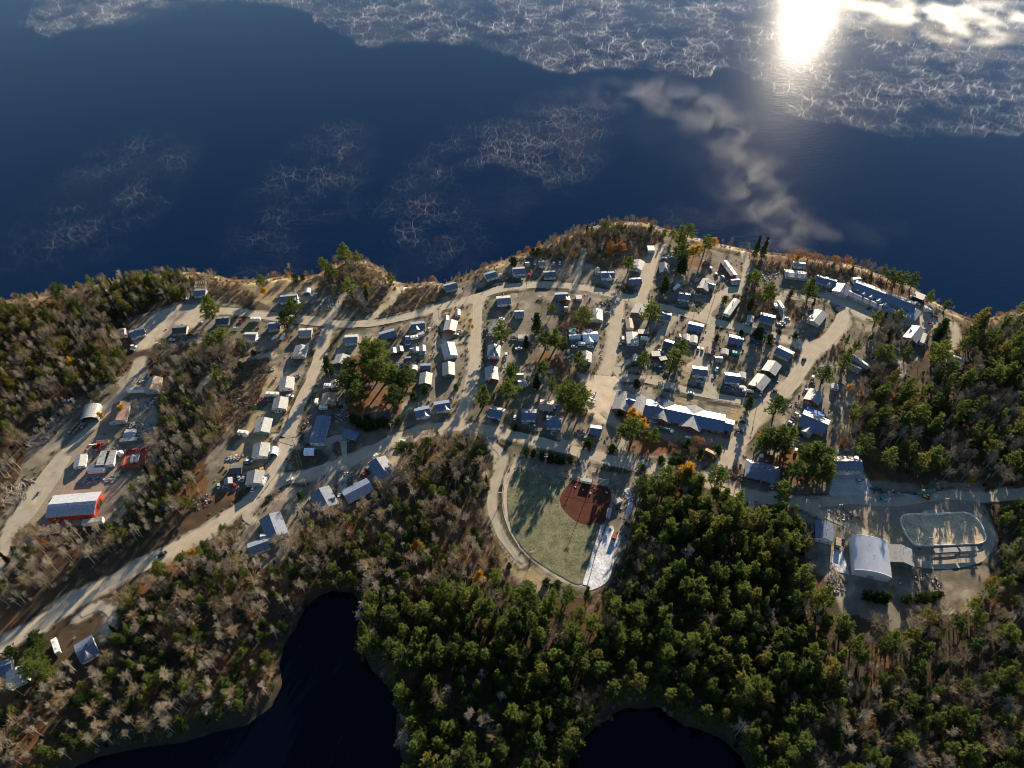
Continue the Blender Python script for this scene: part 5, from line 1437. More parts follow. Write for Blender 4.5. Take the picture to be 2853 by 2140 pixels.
V = [
 ('pickup', 'A', 1300, 872, (15, 40), 'white'), ('suv', 'A', 1378, 985, (60, 5), 'white'), ('car', 'A', 1362, 1016, (60, 8), 'grey'), ('car', 'A', 1950, 866, (50, 0), 'black'), ('car', 'A', 1770, 915, (60, 3), 'white'),
 ('car', 'A', 1628, 950, (50, 5), 'white'), ('car', 'A', 2062, 745, (30, -20), 'silver'), ('pickup', 'A', 1195, 385, (30, 10), 'dark'), ('car', 'F', 682, 252, (50, -8), 'white'),
 ('pickup', 'B', 265, 1090, (20, -40), 'red'), ('pickup', 'B', 1018, 820, (50, -32), 'white'), ('car', 'B', 856, 915, (30, -25), 'white'), ('car', 'B', 436, 1282, (30, -42), 'white'), ('car', 'B', 1715, 1310, (60, 5), 'blue'),
 ('pickup', 'B', 2130, 1430, (60, -8), 'silver'), ('car', 'B', 2195, 1175, (10, -60), 'white'),
 ('pickup', 'C', 1012, 622, (4, 60), 'red'), ('pickup', 'C', 940, 672, (10, 60), 'tan'), ('car', 'C', 806, 945, (40, -22), 'dark'), ('car', 'C', 732, 1066, (60, 15), 'white'), ('car', 'C', 300, 1188, (50, 15), 'silver'), ('car', 'C', 260, 1226, (60, 2), 'white'),
 ('pickup', 'C', 580, 1185, (4, 60), 'dark'), ('pickup', 'C', 806, 1175, (4, 60), 'red'), ('pickup', 'C', 855, 1266, (60, 8), 'black'), ('pickup', 'C', 905, 1375, (60, -5), 'white'), ('car', 'C', 630, 1502, (60, 3), 'red'), ('pickup', 'C', 775, 1442, (4, 60), 'white'),
 ('car', 'C', 1475, 1356, (60, 6), 'white'), ('pickup', 'C', 1637, 1355, (60, 6), 'white'), ('car', 'C', 1265, 500, (10, -50), 'silver'), ('car', 'C', 1325, 498, (5, -50), 'white'), ('car', 'C', 2117, 778, (10, -60), 'red'), ('van', 'D', 130, 1285, (6, 60), 'white'),
 ('suv', 'D', 105, 1346, (15, 50), 'dark'), ('car', 'C', 1815, 1003, (60, 0), 'white'),
 ('suv', 'D', 550, 446, (60, -10), 'white'), ('pickup', 'D', 632, 442, (60, 0), 'teal'), ('car', 'D', 655, 856, (4, 60), 'blue'), ('car', 'D', 862, 812, (60, 15), 'silver'), ('pickup', 'D', 740, 911, (60, 5), 'grey'), ('car', 'D', 1158, 636, (-18, -36), 'white'),
 ('car', 'D', 1093, 612, (-20, -30), 'dark'), ('car', 'D', 1036, 550, (-22, -30), 'white'), ('pickup', 'D', 985, 484, (60, 10), 'grey'), ('car', 'D', 1820, 1066, (50, 22), 'white'), ('car', 'D', 1770, 1106, (55, 15), 'silver'), ('car', 'D', 1745, 1128, (55, 20), 'white'),
 ('car', 'D', 1395, 1122, (60, 3), 'white'), ('car', 'D', 1466, 1288, (55, 20), 'blue'), ('car', 'D', 905, 1376, (8, -60), 'silver'), ('car', 'D', 946, 1386, (8, -60), 'grey'), ('car', 'D', 520, 1400, (50, 25), 'white'), ('car', 'D', 515, 1566, (50, -10), 'blue'),
 ('car', 'D', 582, 1622, (60, 3), 'black'), ('car', 'D', 280, 1628, (60, 15), 'red'), ('pickup', 'D', 1094, 1586, (18, -40), 'white'), ('car', 'D', 2062, 982, (50, 10), 'dark'), ('car', 'D', 1990, 1480, (40, -30), 'dark'),
 ('suv', 'E', 1112, 543, (50, 22), 'white'), ('pickup', 'E', 1290, 678, (60, 8), 'black'), ('car', 'E', 1248, 747, (55, 12), 'red'), ('car', 'E', 1112, 968, (45, -25), 'blue'), ('car', 'E', 615, 592, (30, -30), 'dark'), ('pickup', 'E', 660, 604, (20, -40), 'silver'),
 ('car', 'E', 235, 412, (40, -5), 'dark'), ('car', 'E', 40, 1300, (20, -40), 'white'), ('car', 'E', 36, 1355, (50, 10), 'dark'),
 ('car', 'I', 830, 541, (60, 10), 'white'), ('pickup', 'I', 915, 425, (60, 12), 'silver'), ('car', 'I', 1203, 487, (60, 15), 'blue'), ('van', 'I', 1358, 490, (60, 2), 'white'), ('car', 'I', 1455, 487, (50, 35), 'blue'), ('pickup', 'I', 1546, 548, (14, -45), 'white'),
 ('pickup', 'I', 1685, 520, (50, -20), 'dark'), ('pickup', 'I', 435, 831, (60, 10), 'white'), ('car', 'I', 825, 915, (60, 15), 'red'), ('car', 'I', 912, 936, (60, 15), 'blue'), ('car', 'I', 1032, 936, (60, 10), 'black'), ('car', 'I', 1166, 976, (6, 60), 'dark'),
 ('car', 'I', 1206, 980, (6, 60), 'red'), ('suv', 'I', 797, 1001, (60, -6), 'white'), ('car', 'I', 1356, 836, (50, 20), 'dark'), ('suv', 'I', 1922, 764, (50, 28), 'white'), ('suv', 'I', 1890, 798, (50, 28), 'black'), ('suv', 'I', 1876, 827, (50, 28), 'black'),
 ('suv', 'I', 1856, 852, (50, 28), 'white'), ('car', 'I', 1905, 1130, (20, -50), 'white'), ('car', 'I', 1950, 972, (50, 22), 'dark'), ('car', 'I', 1652, 1476, (6, -60), 'white'), ('car', 'I', 1668, 1500, (6, -60), 'silver'), ('car', 'I', 2030, 642, (50, 20), 'white'),
 ('pickup', 'I', 1325, 935, (40, 20), 'dark'), ('car', 'I', 2010, 508, (50, -20), 'silver'),
 ('car', 'G', 242, 1412, (14, 50), 'white'), ('car', 'G', 205, 1428, (10, 50), 'dark'), ('car', 'G', 285, 1425, (-14, 50), 'grey'), ('car', 'G', 36, 1497, (-4, 60), 'silver'), ('car', 'G', 206, 1498, (10, 50), 'red'), ('car', 'G', 386, 1526, (14, -50), 'white'),
 ('suv', 'G', 352, 1240, (60, 6), 'white'), ('suv', 'G', 340, 1270, (60, 6), 'dark'), ('pickup', 'G', 768, 571, (60, 4), 'white'), ('suv', 'G', 765, 1436, (50, -26), 'silver'), ('car', 'G', 1396, 1401, (40, -42), 'teal'), ('pickup', 'G', 1556, 1345, (-30, -42), 'black'),
 ('pickup', 'G', 1532, 1386, (-24, -42), 'red'), ('car', 'G', 1271, 1602, (4, -60), 'white'), ('van', 'G', 1936, 1045, (60, 3), 'white'), ('car', 'G', 1282, 682, (40, -10), 'black'), ('pickup', 'G', 846, 361, (60, 5), 'grey'), ('car', 'G', 1642, 1187, (36, -40), 'white'),
 ('pickup', 'G', 530, 1387, (55, -10), 'grey'), ('car', 'G', 652, 731, (60, -4), 'white'), ('car', 'G', 1055, 680, (50, 2), 'dark'), ('van', 'G', 1042, 625, (12, -60), 'white'), ('car', 'G', 950, 1068, (40, 0), 'black'),
 ('pickup', 'K', 1672, 537, (80, -48), 'black'), ('car', 'H', 863, 792, (6, -50), 'white'), ('car', 'H', 1166, 790, (30, -40), 'dark'), ('van', 'H', 1285, 692, (36, -46), 'blue'), ('pickup', 'H', 650, 560, (14, -50), 'black'), ('car', 'H', 693, 578, (20, -50), 'black'),
 ('car', 'J', 508, 700, (-18, -50), 'silver'), ('pickup', 'J', 748, 897, (-60, -6), 'teal'), ('car', 'O', 28, 237, (45, 30), 'dark'), ('car', 'O', 8, 400, (10, -40), 'dark'), ('car', 'H', 660, 820, (50, 8), 'blue'), ('car', 'L', 1642, 585, (30, -20), 'blue'), ('car', 'L', 1046, 615, (14, 30), 'silver'),
]
for r_ in V: vehicle(*r_)

def camper_mesh(L, W, Hh):
    b = MB()
    b.profile([(-L / 2, .55), (-L / 2, Hh - .3), (-L / 2 + .3, Hh), (L / 2 - .5, Hh), (L / 2, Hh - .7), (L / 2, .9), (L / 2 - .4, .55)], (0, 0, 0), (0, 1, 0), (1, 0, 0), W)
    return b.mesh('body', ['paint_white'])
def camper(t, u, v, d, L, colr='white', lab='white camper trailer', motor=False):
    p, a = heading(t, u, v, *d)
    root = empty('motorhome' if motor else 'camper_trailer', (p.x, p.y, .04), a)
    W, Hh = 2.5, 3.0
    paint(link('body', camper_mesh(L, W, Hh), root), colr)
    b = MB()
    for s in (-1, 1):
        for k in range(int(L / 2)):
            b.box(((k + .5) * 2 - L / 2, s * W / 2, 1.9), (1.0, .05, .6))
    if motor: b.box((L / 2 - .25, 0, 1.9), (.3, W * .9, .8), ry=.5)
    b.build('windows', 'glass', root)
    b = MB()
    for x in (-L * .2, L * .25): b.box((x, 0, Hh + .1), (.8, .7, .22), taper=.8)
    b.build('roof_vent', 'silver_plastic', root)
    for x in ((-.28 * L, .34 * L) if motor else (-.1 * L - .4, -.1 * L + .4)):
        for s in (-1, 1): link('wheel', WHEEL[.40], root, (x, s * (W / 2 - .1), .40))
    if not motor:
        b = MB(); b.tube([(L / 2 - .3, -.6, .6), (L / 2 + 1.2, 0, .6), (L / 2 - .3, .6, .6)], [.05] * 3, 4); b.build('tow_hitch', 'steel', root)
    relabel_later(root, lab, 'motorhome' if motor else 'camper', 'campers parked in the village')
mat('silver_plastic', (.5, .5, .5), .5)
for a_ in [('B', 420, 1082, (60, -2), 8), ('D', 680, 756, (45, -40), 8), ('D', 1692, 946, (16, 40), 5), ('B', 2045, 1270, (60, -12), 6), ('D', 346, 1280, (60, 2), 5.5), ('G', 594, 562, (60, 2), 10), ('G', 1114, 697, (60, -2), 6), ('G', 1155, 474, (60, 3), 5), ('G', 290, 957, (60, 8), 7.5), ('C', 1551, 1336, (60, 2), 5.5),
           ('G', 502, 1455, (18, -40), 6), ('D', 455, 1040, (2, -4), 4)][:11]:
    camper(*a_)
camper('D', 1745, 940, (40, 60), 10, lab='white motorhome', motor=True)
camper('P', 590, 420, (-30, -90), 10, lab='white motorhome', motor=True)

def boat(t, u, v, d, L=6, hull='white', lab='white motorboat on a trailer', cover=None):
    p, a = heading(t, u, v, *d)
    root = empty('boat', (p.x, p.y, .1), a)
    W = L * .36
    st = [(-.5, .42, .9), (-.2, .5, .9), (.15, .46, .95), (.38, .25, 1.05), (.5, .02, 1.15)]
    vs, fs = [], []
    for x, hw, z in st:
        vs += [(x * L, -hw * W, z + .3), (x * L, -hw * W * .7, .55), (x * L, 0, .35), (x * L, hw * W * .7, .55), (x * L, hw * W, z + .3)]
    for i in range(len(st) - 1):
        for k in range(4): fs.append((i * 5 + k, i * 5 + k + 1, i * 5 + k + 6, i * 5 + k + 5))
    fs.append((4, 3, 2, 1, 0))
    b = MB(); b.add(vs, fs); paint(b.build('hull', 'paint_white', root), hull)
    b = MB()
    tops = [(x * L, hw * W * .9, z + .22) for x, hw, z in st]
    vs = [(x, -y, z) for x, y, z in tops] + [(x, 0, z + (.35 if cover else -.1)) for x, y, z in tops] + [(x, y, z) for x, y, z in tops]
    n = len(tops)
    fs = [(i, i + 1, n + i + 1, n + i) for i in range(n - 1)] + [(n + i, n + i + 1, 2 * n + i + 1, 2 * n + i) for i in range(n - 1)]
    b.add(vs, fs); b.build('deck' if not cover else 'tarp', cover or 'grey_wall', root)
    b = MB(); b.box((.08 * L, 0, 1.45), (.12, W * .7, .5), ry=-.5); b.build('windshield', 'glass', root)
    b = MB(); b.box((-.53 * L, 0, 1.0), (.35, .4, .9)); b.build('outboard_motor', 'black', root)
    relabel_later(root, lab, 'boat', 'boats on land in the village')
boat('A', 1940, 472, (25, -60), 8)
boat('B', 1014, 892, (40, -32), 6, lab='blue and white boat on bare ground', cover='blue_wall')
boat('B', 218, 1165, (50, 0), 5, lab='white tarped boat', cover='white_tarp'); boat('B', 612, 1262, (30, -30), 6, lab='white tarped boat', cover='white_tarp'); boat('B', 697, 1252, (26, -44), 8, lab='large white tarped boat', cover='white_tarp')
boat('C', 1072, 492, (4, -50), 7); boat('D', 885, 677, (30, -30), 5, lab='small white dinghy'); boat('A', 1115, 412, (40, 6), 6, lab='white boat near the lake shore', ); boat('C', 1135, 846, (50, 0), 5, lab='white upturned dinghy', cover='white_tarp')
boat('H', 1690, 540, (20, -30), 5, lab='small white boat on the sand clearing', cover='white_tarp'); boat('H', 1660, 610, (40, 14), 5, lab='long white canoe on the sand clearing', cover='white_tarp')

def bus():
    p, a = heading('I', 1033, 1168, 92, 46)
    root = empty('school_bus', (p.x, p.y, .04), a)
    b = MB(); b.profile([(-4.4, .6), (-4.4, 2.75), (-4.2, 2.95), (3.0, 2.95), (3.3, 2.6), (3.5, 1.6), (4.4, 1.45), (4.5, .6)], (0, 0, 0), (0, 1, 0), (1, 0, 0), 2.4); b.build('body', 'paint_yellow', root)
    b = MB(); b.box((-.6, 0, 2.98), (7.2, 2.2, .06)); b.build('roof', 'cream_wall', root)
    b = MB()
    for s in (-1, 1):
        for k in range(8): b.box((-3.8 + k * .85, s * 1.2, 2.1), (.68, .06, .65))
    b.box((3.38, 0, 2.1), (.1, 2.1, .85), ry=-.18); b.build('windows', 'glass', root)
    for x in (-2.6, 3.2):
        for s in (-1, 1): link('wheel', WHEEL[.52], root, (x, s * 1.1, .52))
    for s in (-1, 1): link('headlight', LAMP, root, (4.5, s * .85, 1.0))
    tag(root, 'yellow school bus parked below the school', 'bus')
bus()
def truck(lab, t, u, v, d, colr, load, name='truck', L=9):
    p, a = heading(t, u, v, *d)
    root = empty(name, (p.x, p.y, .04), a)
    b = MB(); b.profile([(L / 2 - 2.2, .7), (L / 2 - 2.2, 2.7), (L / 2 - .9, 2.75), (L / 2 - .5, 1.9), (L / 2, 1.7), (L / 2, .7)], (0, 0, 0), (0, 1, 0), (1, 0, 0), 2.3); b.build('cab', 'paint_' + colr, root)
    b = MB(); b.profile([(L / 2 - 1.0, 1.85), (L / 2 - .98, 2.6), (L / 2 - .85, 2.6), (L / 2 - .5, 1.85)], (0, 0, 0), (0, 1, 0), (1, 0, 0), 2.34); b.build('windows', 'glass', root)
    b = MB(); b.box((-1.1, 0, .85), (L - 2.4, .9, .3)); b.build('chassis', 'black', root)
    if load[0] == 'tank':
        b = MB(); x0, x1 = -L / 2 + .2, L / 2 - 2.5
        b.tube([(x0, 0, 2.0), (x0 + .2, 0, 2.0), (x1 - .2, 0, 2.0), (x1, 0, 2.0)], [.6, 1.1, 1.1, .6], 14); b.build('tank', load[1], root)
        b = MB(); b.box(((x0 + x1) / 2, 0, 3.12), ((x1 - x0) * .6, .5, .14)); b.build('walkway', 'steel', root)
    else:
        b = MB(); b.box((-1.2, 0, 1.15), (L - 2.6, 2.3, .2))
        for s in (-1, 1): b.box((-1.2, s * 1.12, 1.5), (L - 2.6, .08, .6))
        b.build('bed', load[1], root)
    for x in (-L / 2 + 1, -L / 2 + 2.1, L / 2 - 1.1):
        for s in (-1, 1): link('wheel', WHEEL[.52], root, (x, s * 1.05, .52))
    tag(root, lab, 'truck')
truck('green tanker truck parked below the school front', 'I', 560, 922, (90, 26), 'white', ('tank', 'green_metal'), 'tanker_truck', 12)
truck('white tanker truck at the diagonal road corner', 'I', 1412, 532, (-60, -12), 'white', ('tank', 'white_wall'), 'tanker_truck', 8)
truck('white-cabbed tow truck with dark red bed behind hip-roofed house', 'I', 1608, 1200, (-60, -4), 'white', ('bed', 'red_wall'), 'tow_truck', 10)
truck('cream flatbed truck in the works yard', 'F', 1065, 680, (60, -4), 'tan', ('bed', 'cream_wall'), 'flatbed_truck', 9)
truck('red dump truck above the portable offices', 'F', 1022, 732, (20, -60), 'red', ('bed', 'red_wall'), 'dump_truck', 7)
truck('orange truck tractor beside the beige house', 'G', 487, 1347, (-10, -40), 'yellow', ('bed', 'rust_roof'), 'truck', 6)
def digger(lab, name, t, u, v, d, arm=True, blade=False):
    p, a = heading(t, u, v, *d)
    root = empty(name, (p.x, p.y, .04), a)
    for s in (-1, 1):
        b = MB(); b.profile([(-1.9, .1), (-2.2, .5), (-1.8, .9), (1.8, .9), (2.2, .5), (1.9, .1)], (0, s * 1.1, 0), (0, 1, 0), (1, 0, 0), .5); b.build('crawler_track', 'black', root)
    b = MB(); b.box((-.6, 0, 1.35), (2.6, 1.9, .9), taper=.92); b.build('body', 'paint_yellow', root)
    b = MB(); b.box((.2, .4 if arm else 0, 2.1), (1.3, 1.2, 1.4), taper=.85); b.build('cab', 'glass', root)
    b = MB(); b.box((.2, .4 if arm else 0, 2.84), (1.4, 1.3, .1)); b.build('cab_roof', 'cream_wall', root)
    if arm:
        b = MB(); b.tube([(.6, -.5, 1.5), (2.8, -.5, 3.6), (5.0, -.5, 2.6)], [.26, .24, .2], 5); b.tube([(5.0, -.5, 2.7), (5.8, -.5, .8)], [.18, .15], 5); b.build('boom', 'paint_yellow', root)
        b = MB(); b.box((5.8, -.5, .5), (.8, .9, .7), taper=.7); b.build('bucket', 'steel', root)
    if blade:
        b = MB(); b.box((2.7, 0, .65), (.25, 3.4, 1.2)); b.box((2.2, 1.1, .5), (1.2, .2, .2)); b.box((2.2, -1.1, .5), (1.2, .2, .2)); b.build('blade', 'paint_yellow', root)
    tag(root, lab, 'excavator' if arm else 'bulldozer')
digger('yellow bulldozer in front of the green fuel tank', 'bulldozer', 'J', 1200, 868, (40, 14), False, True)
digger('yellow excavator reaching left of the red dump truck', 'excavator', 'F', 985, 715, (-60, 26))
digger('small yellow loader below the red barn', 'bulldozer', 'F', 590, 1488, (-40, 10), False, True)
def quad(t, u, v, d, lab):
    p, a = heading(t, u, v, *d)
    root = empty('quad_bike', (p.x, p.y, .04), a)
    b = MB(); b.profile([(-1.0, .5), (-.9, .95), (-.1, .9), (.3, 1.1), (.9, .9), (1.1, .5)], (0, 0, 0), (0, 1, 0), (1, 0, 0), .8); b.build('body', 'paint_dark', root)
    b = MB(); b.tube([(.35, -.5, 1.3), (.3, 0, 1.2), (.35, .5, 1.3)], [.04] * 3, 4); b.build('handlebar', 'steel', root)
    for x in (-.7, .75):
        for s in (-1, 1): link('wheel', WHEEL[.34], root, (x, s * .5, .34))
    tag(root, lab, 'quad bike')
quad('F', 392, 1200, (20, -30), 'dark quad bike on the left track above the barn')
quad('B', 1842, 752, (30, -30), 'dark quad bike on the sand spit by the lake')

# ----------------------------------------------------------------- heaps: logs, scrap, culverts, debris
mat('drift_log', (.34, .29, .24), .9, .3, 1.5); mat('fresh_log', (.42, .27, .13), .9, .25, 1.5)
mat('scrap_rust', (.16, .07, .04), .8, .4, 1.2); mat('scrap_white', (.34, .33, .32), .7, .3, 1.2); mat('scrap_dark', (.05, .05, .055), .7, .4, 1.2); mat('scrap_blue', (.07, .10, .19), .7, .4, 1.2)
def heap(lab, t, u, v, rad, n, kind, stretch=(1, 1), rot=0.0, name='scrap_heap', cat='scrap heap'):
    p = at(t, u, v)
    b = MB()
    for k in range(n):
        r, th = rad * math.sqrt(rng.random()), rng.uniform(0, 6.283)
        x, y = r * math.cos(th) * stretch[0], r * math.sin(th) * stretch[1]
        x, y = x * math.cos(rot) - y * math.sin(rot), x * math.sin(rot) + y * math.cos(rot)
        z = .15 + rng.random() * .5 * (1 - r / rad)
        if kind == 'log':
            a, L = rot + rng.gauss(0, .5), rng.uniform(2.5, 8)
            e = Vector((math.cos(a) * L / 2, math.sin(a) * L / 2, rng.uniform(-.15, .3)))
            rr = rng.uniform(.08, .2)
            b.tube([Vector((x, y, z)) - e, Vector((x, y, z)) + e], [rr, rr * .7], 5, rng.randrange(2))
        else:
            s = rng.uniform(.3, 1.5)
            b.box((x, y, z), (s, s * rng.uniform(.3, 1), rng.uniform(.15, .7)), rng.uniform(0, 3.1), rng.randrange(4), ry=rng.gauss(0, .25))
    ms = {'log': ['drift_log', 'grey_bark'], 'scrap': ['scrap_rust', 'scrap_white', 'scrap_dark', 'scrap_blue'], 'red': ['scrap_rust', 'red_wall', 'scrap_dark', 'scrap_white'], 'pale': ['scrap_white', 'weathered_wood', 'scrap_white', 'scrap_blue'],
          'brush': ['bark', 'grey_bark']}
    o = b.build(name, ms.get(kind, ms['scrap']))
    o.location = (p.x, p.y, 0)
    tag(o, lab, cat, None, 'stuff')
hp = [
 ('tangle of grey driftwood logs left of the track', 'F', 470, 560, 9, 90, 'log', (.5, 1.3), -.6), ('pile of pale logs at the wood edge', 'F', 390, 650, 8, 80, 'log', (1, .7), .3), ('stack of grey poles left of the round-roofed barn', 'F', 660, 330, 9, 70, 'log', (1.2, .8), .2),
 ('heap of brush and logs at the lower left track', 'F', 150, 1180, 10, 90, 'log', (.6, 1.3), -.7), ('yellowish fresh logs beside the left track', 'F', 195, 1250, 4, 25, 'log', (.6, 1.4), -.6), ('debris heap right of the long white container', 'F', 1550, 270, 5, 60, 'pale', (1, 1.1), 0),
 ('red and rusty junk spread beside the beige house', 'G', 440, 630, 7, 110, 'red', (1.4, .8), 0), ('brushwood and junk left of the rusty yard', 'G', 270, 640, 6, 60, 'scrap', (1.3, .8), 0), ('junk between cars in the west yard', 'G', 160, 1500, 4.5, 50, 'pale', (1.4, .6), 0),
 ('timber scraps beside the dark shed in the west yard', 'G', 190, 1200, 4, 45, 'pale', (1.5, .6), .3), ('blue and grey junk right of the long mobile home', 'G', 1270, 770, 7, 90, 'scrap', (1, 1), 0), ('rubbish around the blue shed below the hedge', 'G', 1330, 1020, 4, 40, 'pale', (1.4, .5), .2),
 ('motorcycles and parts in front of the long house', 'G', 1365, 1460, 3.2, 40, 'scrap', (1.4, .9), 0), ('machine parts pile at the road junction yard', 'G', 1320, 1365, 3, 30, 'scrap', (1.2, .8), 0), ('wood and scrap piles below the knoll', 'B', 1180, 910, 9, 110, 'pale', (1.2, 1.0), .5),
 ('stacked boards right of the scrap below the knoll', 'B', 1250, 830, 5, 40, 'log', (1.3, .6), .2), ('bright junk row in the works yard', 'F', 1420, 490, 6, 60, 'pale', (1.5, .6), 0), ('stacked pallets and beams in the works yard', 'F', 1480, 595, 6, 50, 'pale', (1.5, .7), 0),
 ('white and blue drums heaped above the red barn', 'F', 960, 1065, 4.5, 60, 'pale', (1.5, .7), .1), ('pale rubbish above the barn yard', 'F', 1150, 1050, 4, 40, 'pale', (1.2, .8), .3), ('rubbish dump among birches by the main road', 'F', 1690, 1340, 4, 30, 'pale', (1.5, .6), 0),
 ('scrap and timber at the birch belt edge', 'F', 2080, 1280, 6, 60, 'scrap', (1, 1), 0), ('log deck below the garage and arena', 'O', 280, 370, 5, 45, 'log', (1.3, .5), 1.4), ('brush heap below the log deck', 'O', 300, 470, 6, 70, 'brush', (1, 1), 0), ('rubble island beside the light pole', 'J', 360, 1060, 7, 60, 'scrap', (1.4, .7), -.3),
 ('rocks and scrap beside the house driveway', 'J', 700, 800, 4, 35, 'scrap', (1, .8), 0), ('stones in the gravel by the house drive', 'J', 870, 815, 3, 20, 'pale', (1.4, .6), 0), ('junk around the brown lane house', 'D', 1640, 600, 7, 60, 'pale', (1.3, .9), 0), ('stone heap in the cul-de-sac yard', 'D', 1560, 640, 6, 50, 'pale', (1.3, .8), 0),
 ('brush pile by the middle crossroads', 'C', 1800, 900, 6, 60, 'brush', (1.4, .7), 0), ('junk beside the crossroads house', 'H', 1540, 950, 5, 60, 'scrap', (1.1, 1), 0), ('frosted brush by the snow strip', 'N', 200, 480, 4, 50, 'pale', (.7, 1.3), 0), ('branches heaped at the diagonal road', 'N', 1260, 260, 6, 70, 'brush', (1.5, .6), -.6),
 ('brush heap by the diagonal road bend', 'I', 1850, 640, 6, 60, 'brush', (1.5, .6), -.3), ('junk around the dark-roofed porch house', 'A', 1840, 890, 5, 50, 'scrap', (1.4, .8), 0), ('dark scrap below the dark-roofed porch house', 'A', 1900, 960, 5, 45, 'scrap', (1.4, .7), 0), ('building rubble beside the old grey barn', 'A', 1500, 1330, 5, 50, 'pale', (1, 1.2), 0),
 ('junk rows beside the garden sheds', 'B', 1860, 1520, 5, 45, 'pale', (1.5, .6), 0), ('rubbish beside the tent jumble', 'C', 1440, 1275, 4, 40, 'pale', (1.4, .6), 0), ('junk in front of the first lakeside house', 'C', 620, 670, 3, 25, 'scrap', (1.6, .6), 0), ('brush tangle below the curling annex', 'O', 1230, 470, 8, 90, 'brush', (1, 1), 0),
 ('scrap in the yard behind the white bungalow', 'D', 1500, 1320, 5, 40, 'scrap', (1, 1), 0), ('toys and junk around the bare yard', 'G', 560, 290, 3.5, 30, 'pale', (1, .8), 0), ('junk around the white-roofed diagonal house', 'I', 1580, 300, 4, 35, 'scrap', (1, .9), 0), ('rubbish left of the red-gabled brown roof house', 'G', 950, 830, 3, 30, 'scrap', (.5, 2.5), -.3),
]
for a_ in hp: heap(*a_)
# rows of culvert rings
for i, (u, v) in enumerate([(720, 575), (745, 545), (770, 515), (795, 490), (760, 580), (790, 550), (815, 520), (840, 495), (845, 530), (865, 490)]):
    p, a = heading('F', u, v, 40, -40)
    b = MB(); b.tube([(-.9, 0, .75), (.9, 0, .75)], [.75, .75], 10, cap=False); b.tube([(-.9, 0, .75), (.9, 0, .75)], [.6, .6], 10, cap=False)
    o = b.build('concrete_ring', 'brown_roof'); o.location = (p.x, p.y, 0); o.rotation_euler = (0, 0, a)
    tag(o, 'brown ring in the rows below the round-roofed barn', 'culvert ring', 'brown rings stored in rows')
# ----------------------------------------------------------------- trees
def quads_mesh(name, V4, mats):
    """V4: (n,4,3) array of separate leaf faces"""
    n = len(V4)
    me = bpy.data.meshes.new(name)
    me.vertices.add(n * 4); me.vertices.foreach_set('co', V4.reshape(-1).astype(np.float32))
    me.loops.add(n * 4); me.loops.foreach_set('vertex_index', np.arange(n * 4, dtype=np.int32))
    me.polygons.add(n); me.polygons.foreach_set('loop_start', np.arange(0, n * 4, 4, dtype=np.int32))
    for m in mats: me.materials.append(MATS[m])
    me.update()
    return me
def leaf_faces(cent, dirs, length, width, g):
    """diamond-shaped faces growing from cent along dirs"""
    n = len(cent)
    d = dirs / (np.linalg.norm(dirs, axis=1, keepdims=True) + 1e-9)
    r = g.normal(size=(n, 3)); s = np.cross(d, r); s /= np.linalg.norm(s, axis=1, keepdims=True) + 1e-9
    L = length * g.uniform(.7, 1.3, (n, 1)); W = width * g.uniform(.7, 1.3, (n, 1))
    return np.stack([cent, cent + d * L * .5 + s * W * .5, cent + d * L, cent + d * L * .5 - s * W * .5], 1)

def pine(seed, h=16.0, r=4.6, base=.2, full=.75, whorl=9, tuft=.8, lat=.13, dense=1.0):
    g = np.random.default_rng(seed)
    tb = MB()
    lean = g.normal(0, .2, 2)
    tr = [(lean[0] * k / 6, lean[1] * k / 6, h * .97 * k / 6) for k in range(7)]
    tb.tube(tr, [.30 * (1 - k / 6.6) + .03 for k in range(7)], 6)
    cen, dr = [], []
    for w_ in range(whorl):
        f = w_ / (whorl - 1)
        z0 = h * (base + (.96 - base) * f ** .9) + g.normal(0, .15)
        nb = int(g.integers(5, 8)) if f < .85 else 4
        prof = (1 - f) ** full * (1 - .35 * (1 - f) ** 4)
        a0 = g.uniform(0, 6.28)
        for i in range(nb):
            a = a0 + 6.283 * i / nb + g.normal(0, .28)
            L = max(.7, r * (prof + .07) * g.uniform(.5, 1.22))
            if g.random() < .1: continue
            up = -.08 + .6 * f + g.normal(0, .1)
            d0 = np.array([math.cos(a), math.sin(a), 0]); sd = np.array([-d0[1], d0[0], 0])
            O = np.array([lean[0] * z0 / h, lean[1] * z0 / h, z0])
            P = lambda s: O + d0 * L * s + np.array([0, 0, L * (up * s + .22 * s * s)])
            tb.tube([tuple(P(0)), tuple(P(.5)), tuple(P(.95))], [.08, .055, .02], 3, cap=False)
            nc = max(4, int((3 + L * 2.6) * dense))
            for c_ in range(nc):
                s = .22 + .78 * (c_ + g.random()) / nc
                off = g.normal(0, lat * L * (1.25 - s))
                p = P(s) + sd * off + np.array([0, 0, abs(g.normal(0, .14))])
                m_ = 7
                cen.append(p + g.normal(0, .12, (m_, 3)))
                dr.append(g.normal(0, .6, (m_, 3)) + d0 * .75 + np.array([0, 0, .7]) + sd * (.8 * np.sign(off)))
    cen.append(np.array([lean[0], lean[1], h * .95]) + g.normal(0, .12, (16, 3))); dr.append(g.normal(0, .4, (16, 3)) + np.array([0, 0, 1]))
    V4 = leaf_faces(np.concatenate(cen), np.concatenate(dr), tuft, .25, g)
    return tb, V4
def spruce(seed, h=17.0, r=2.6):
    return pine(seed, h, r, .08, 1.0, 17, .6, .2)

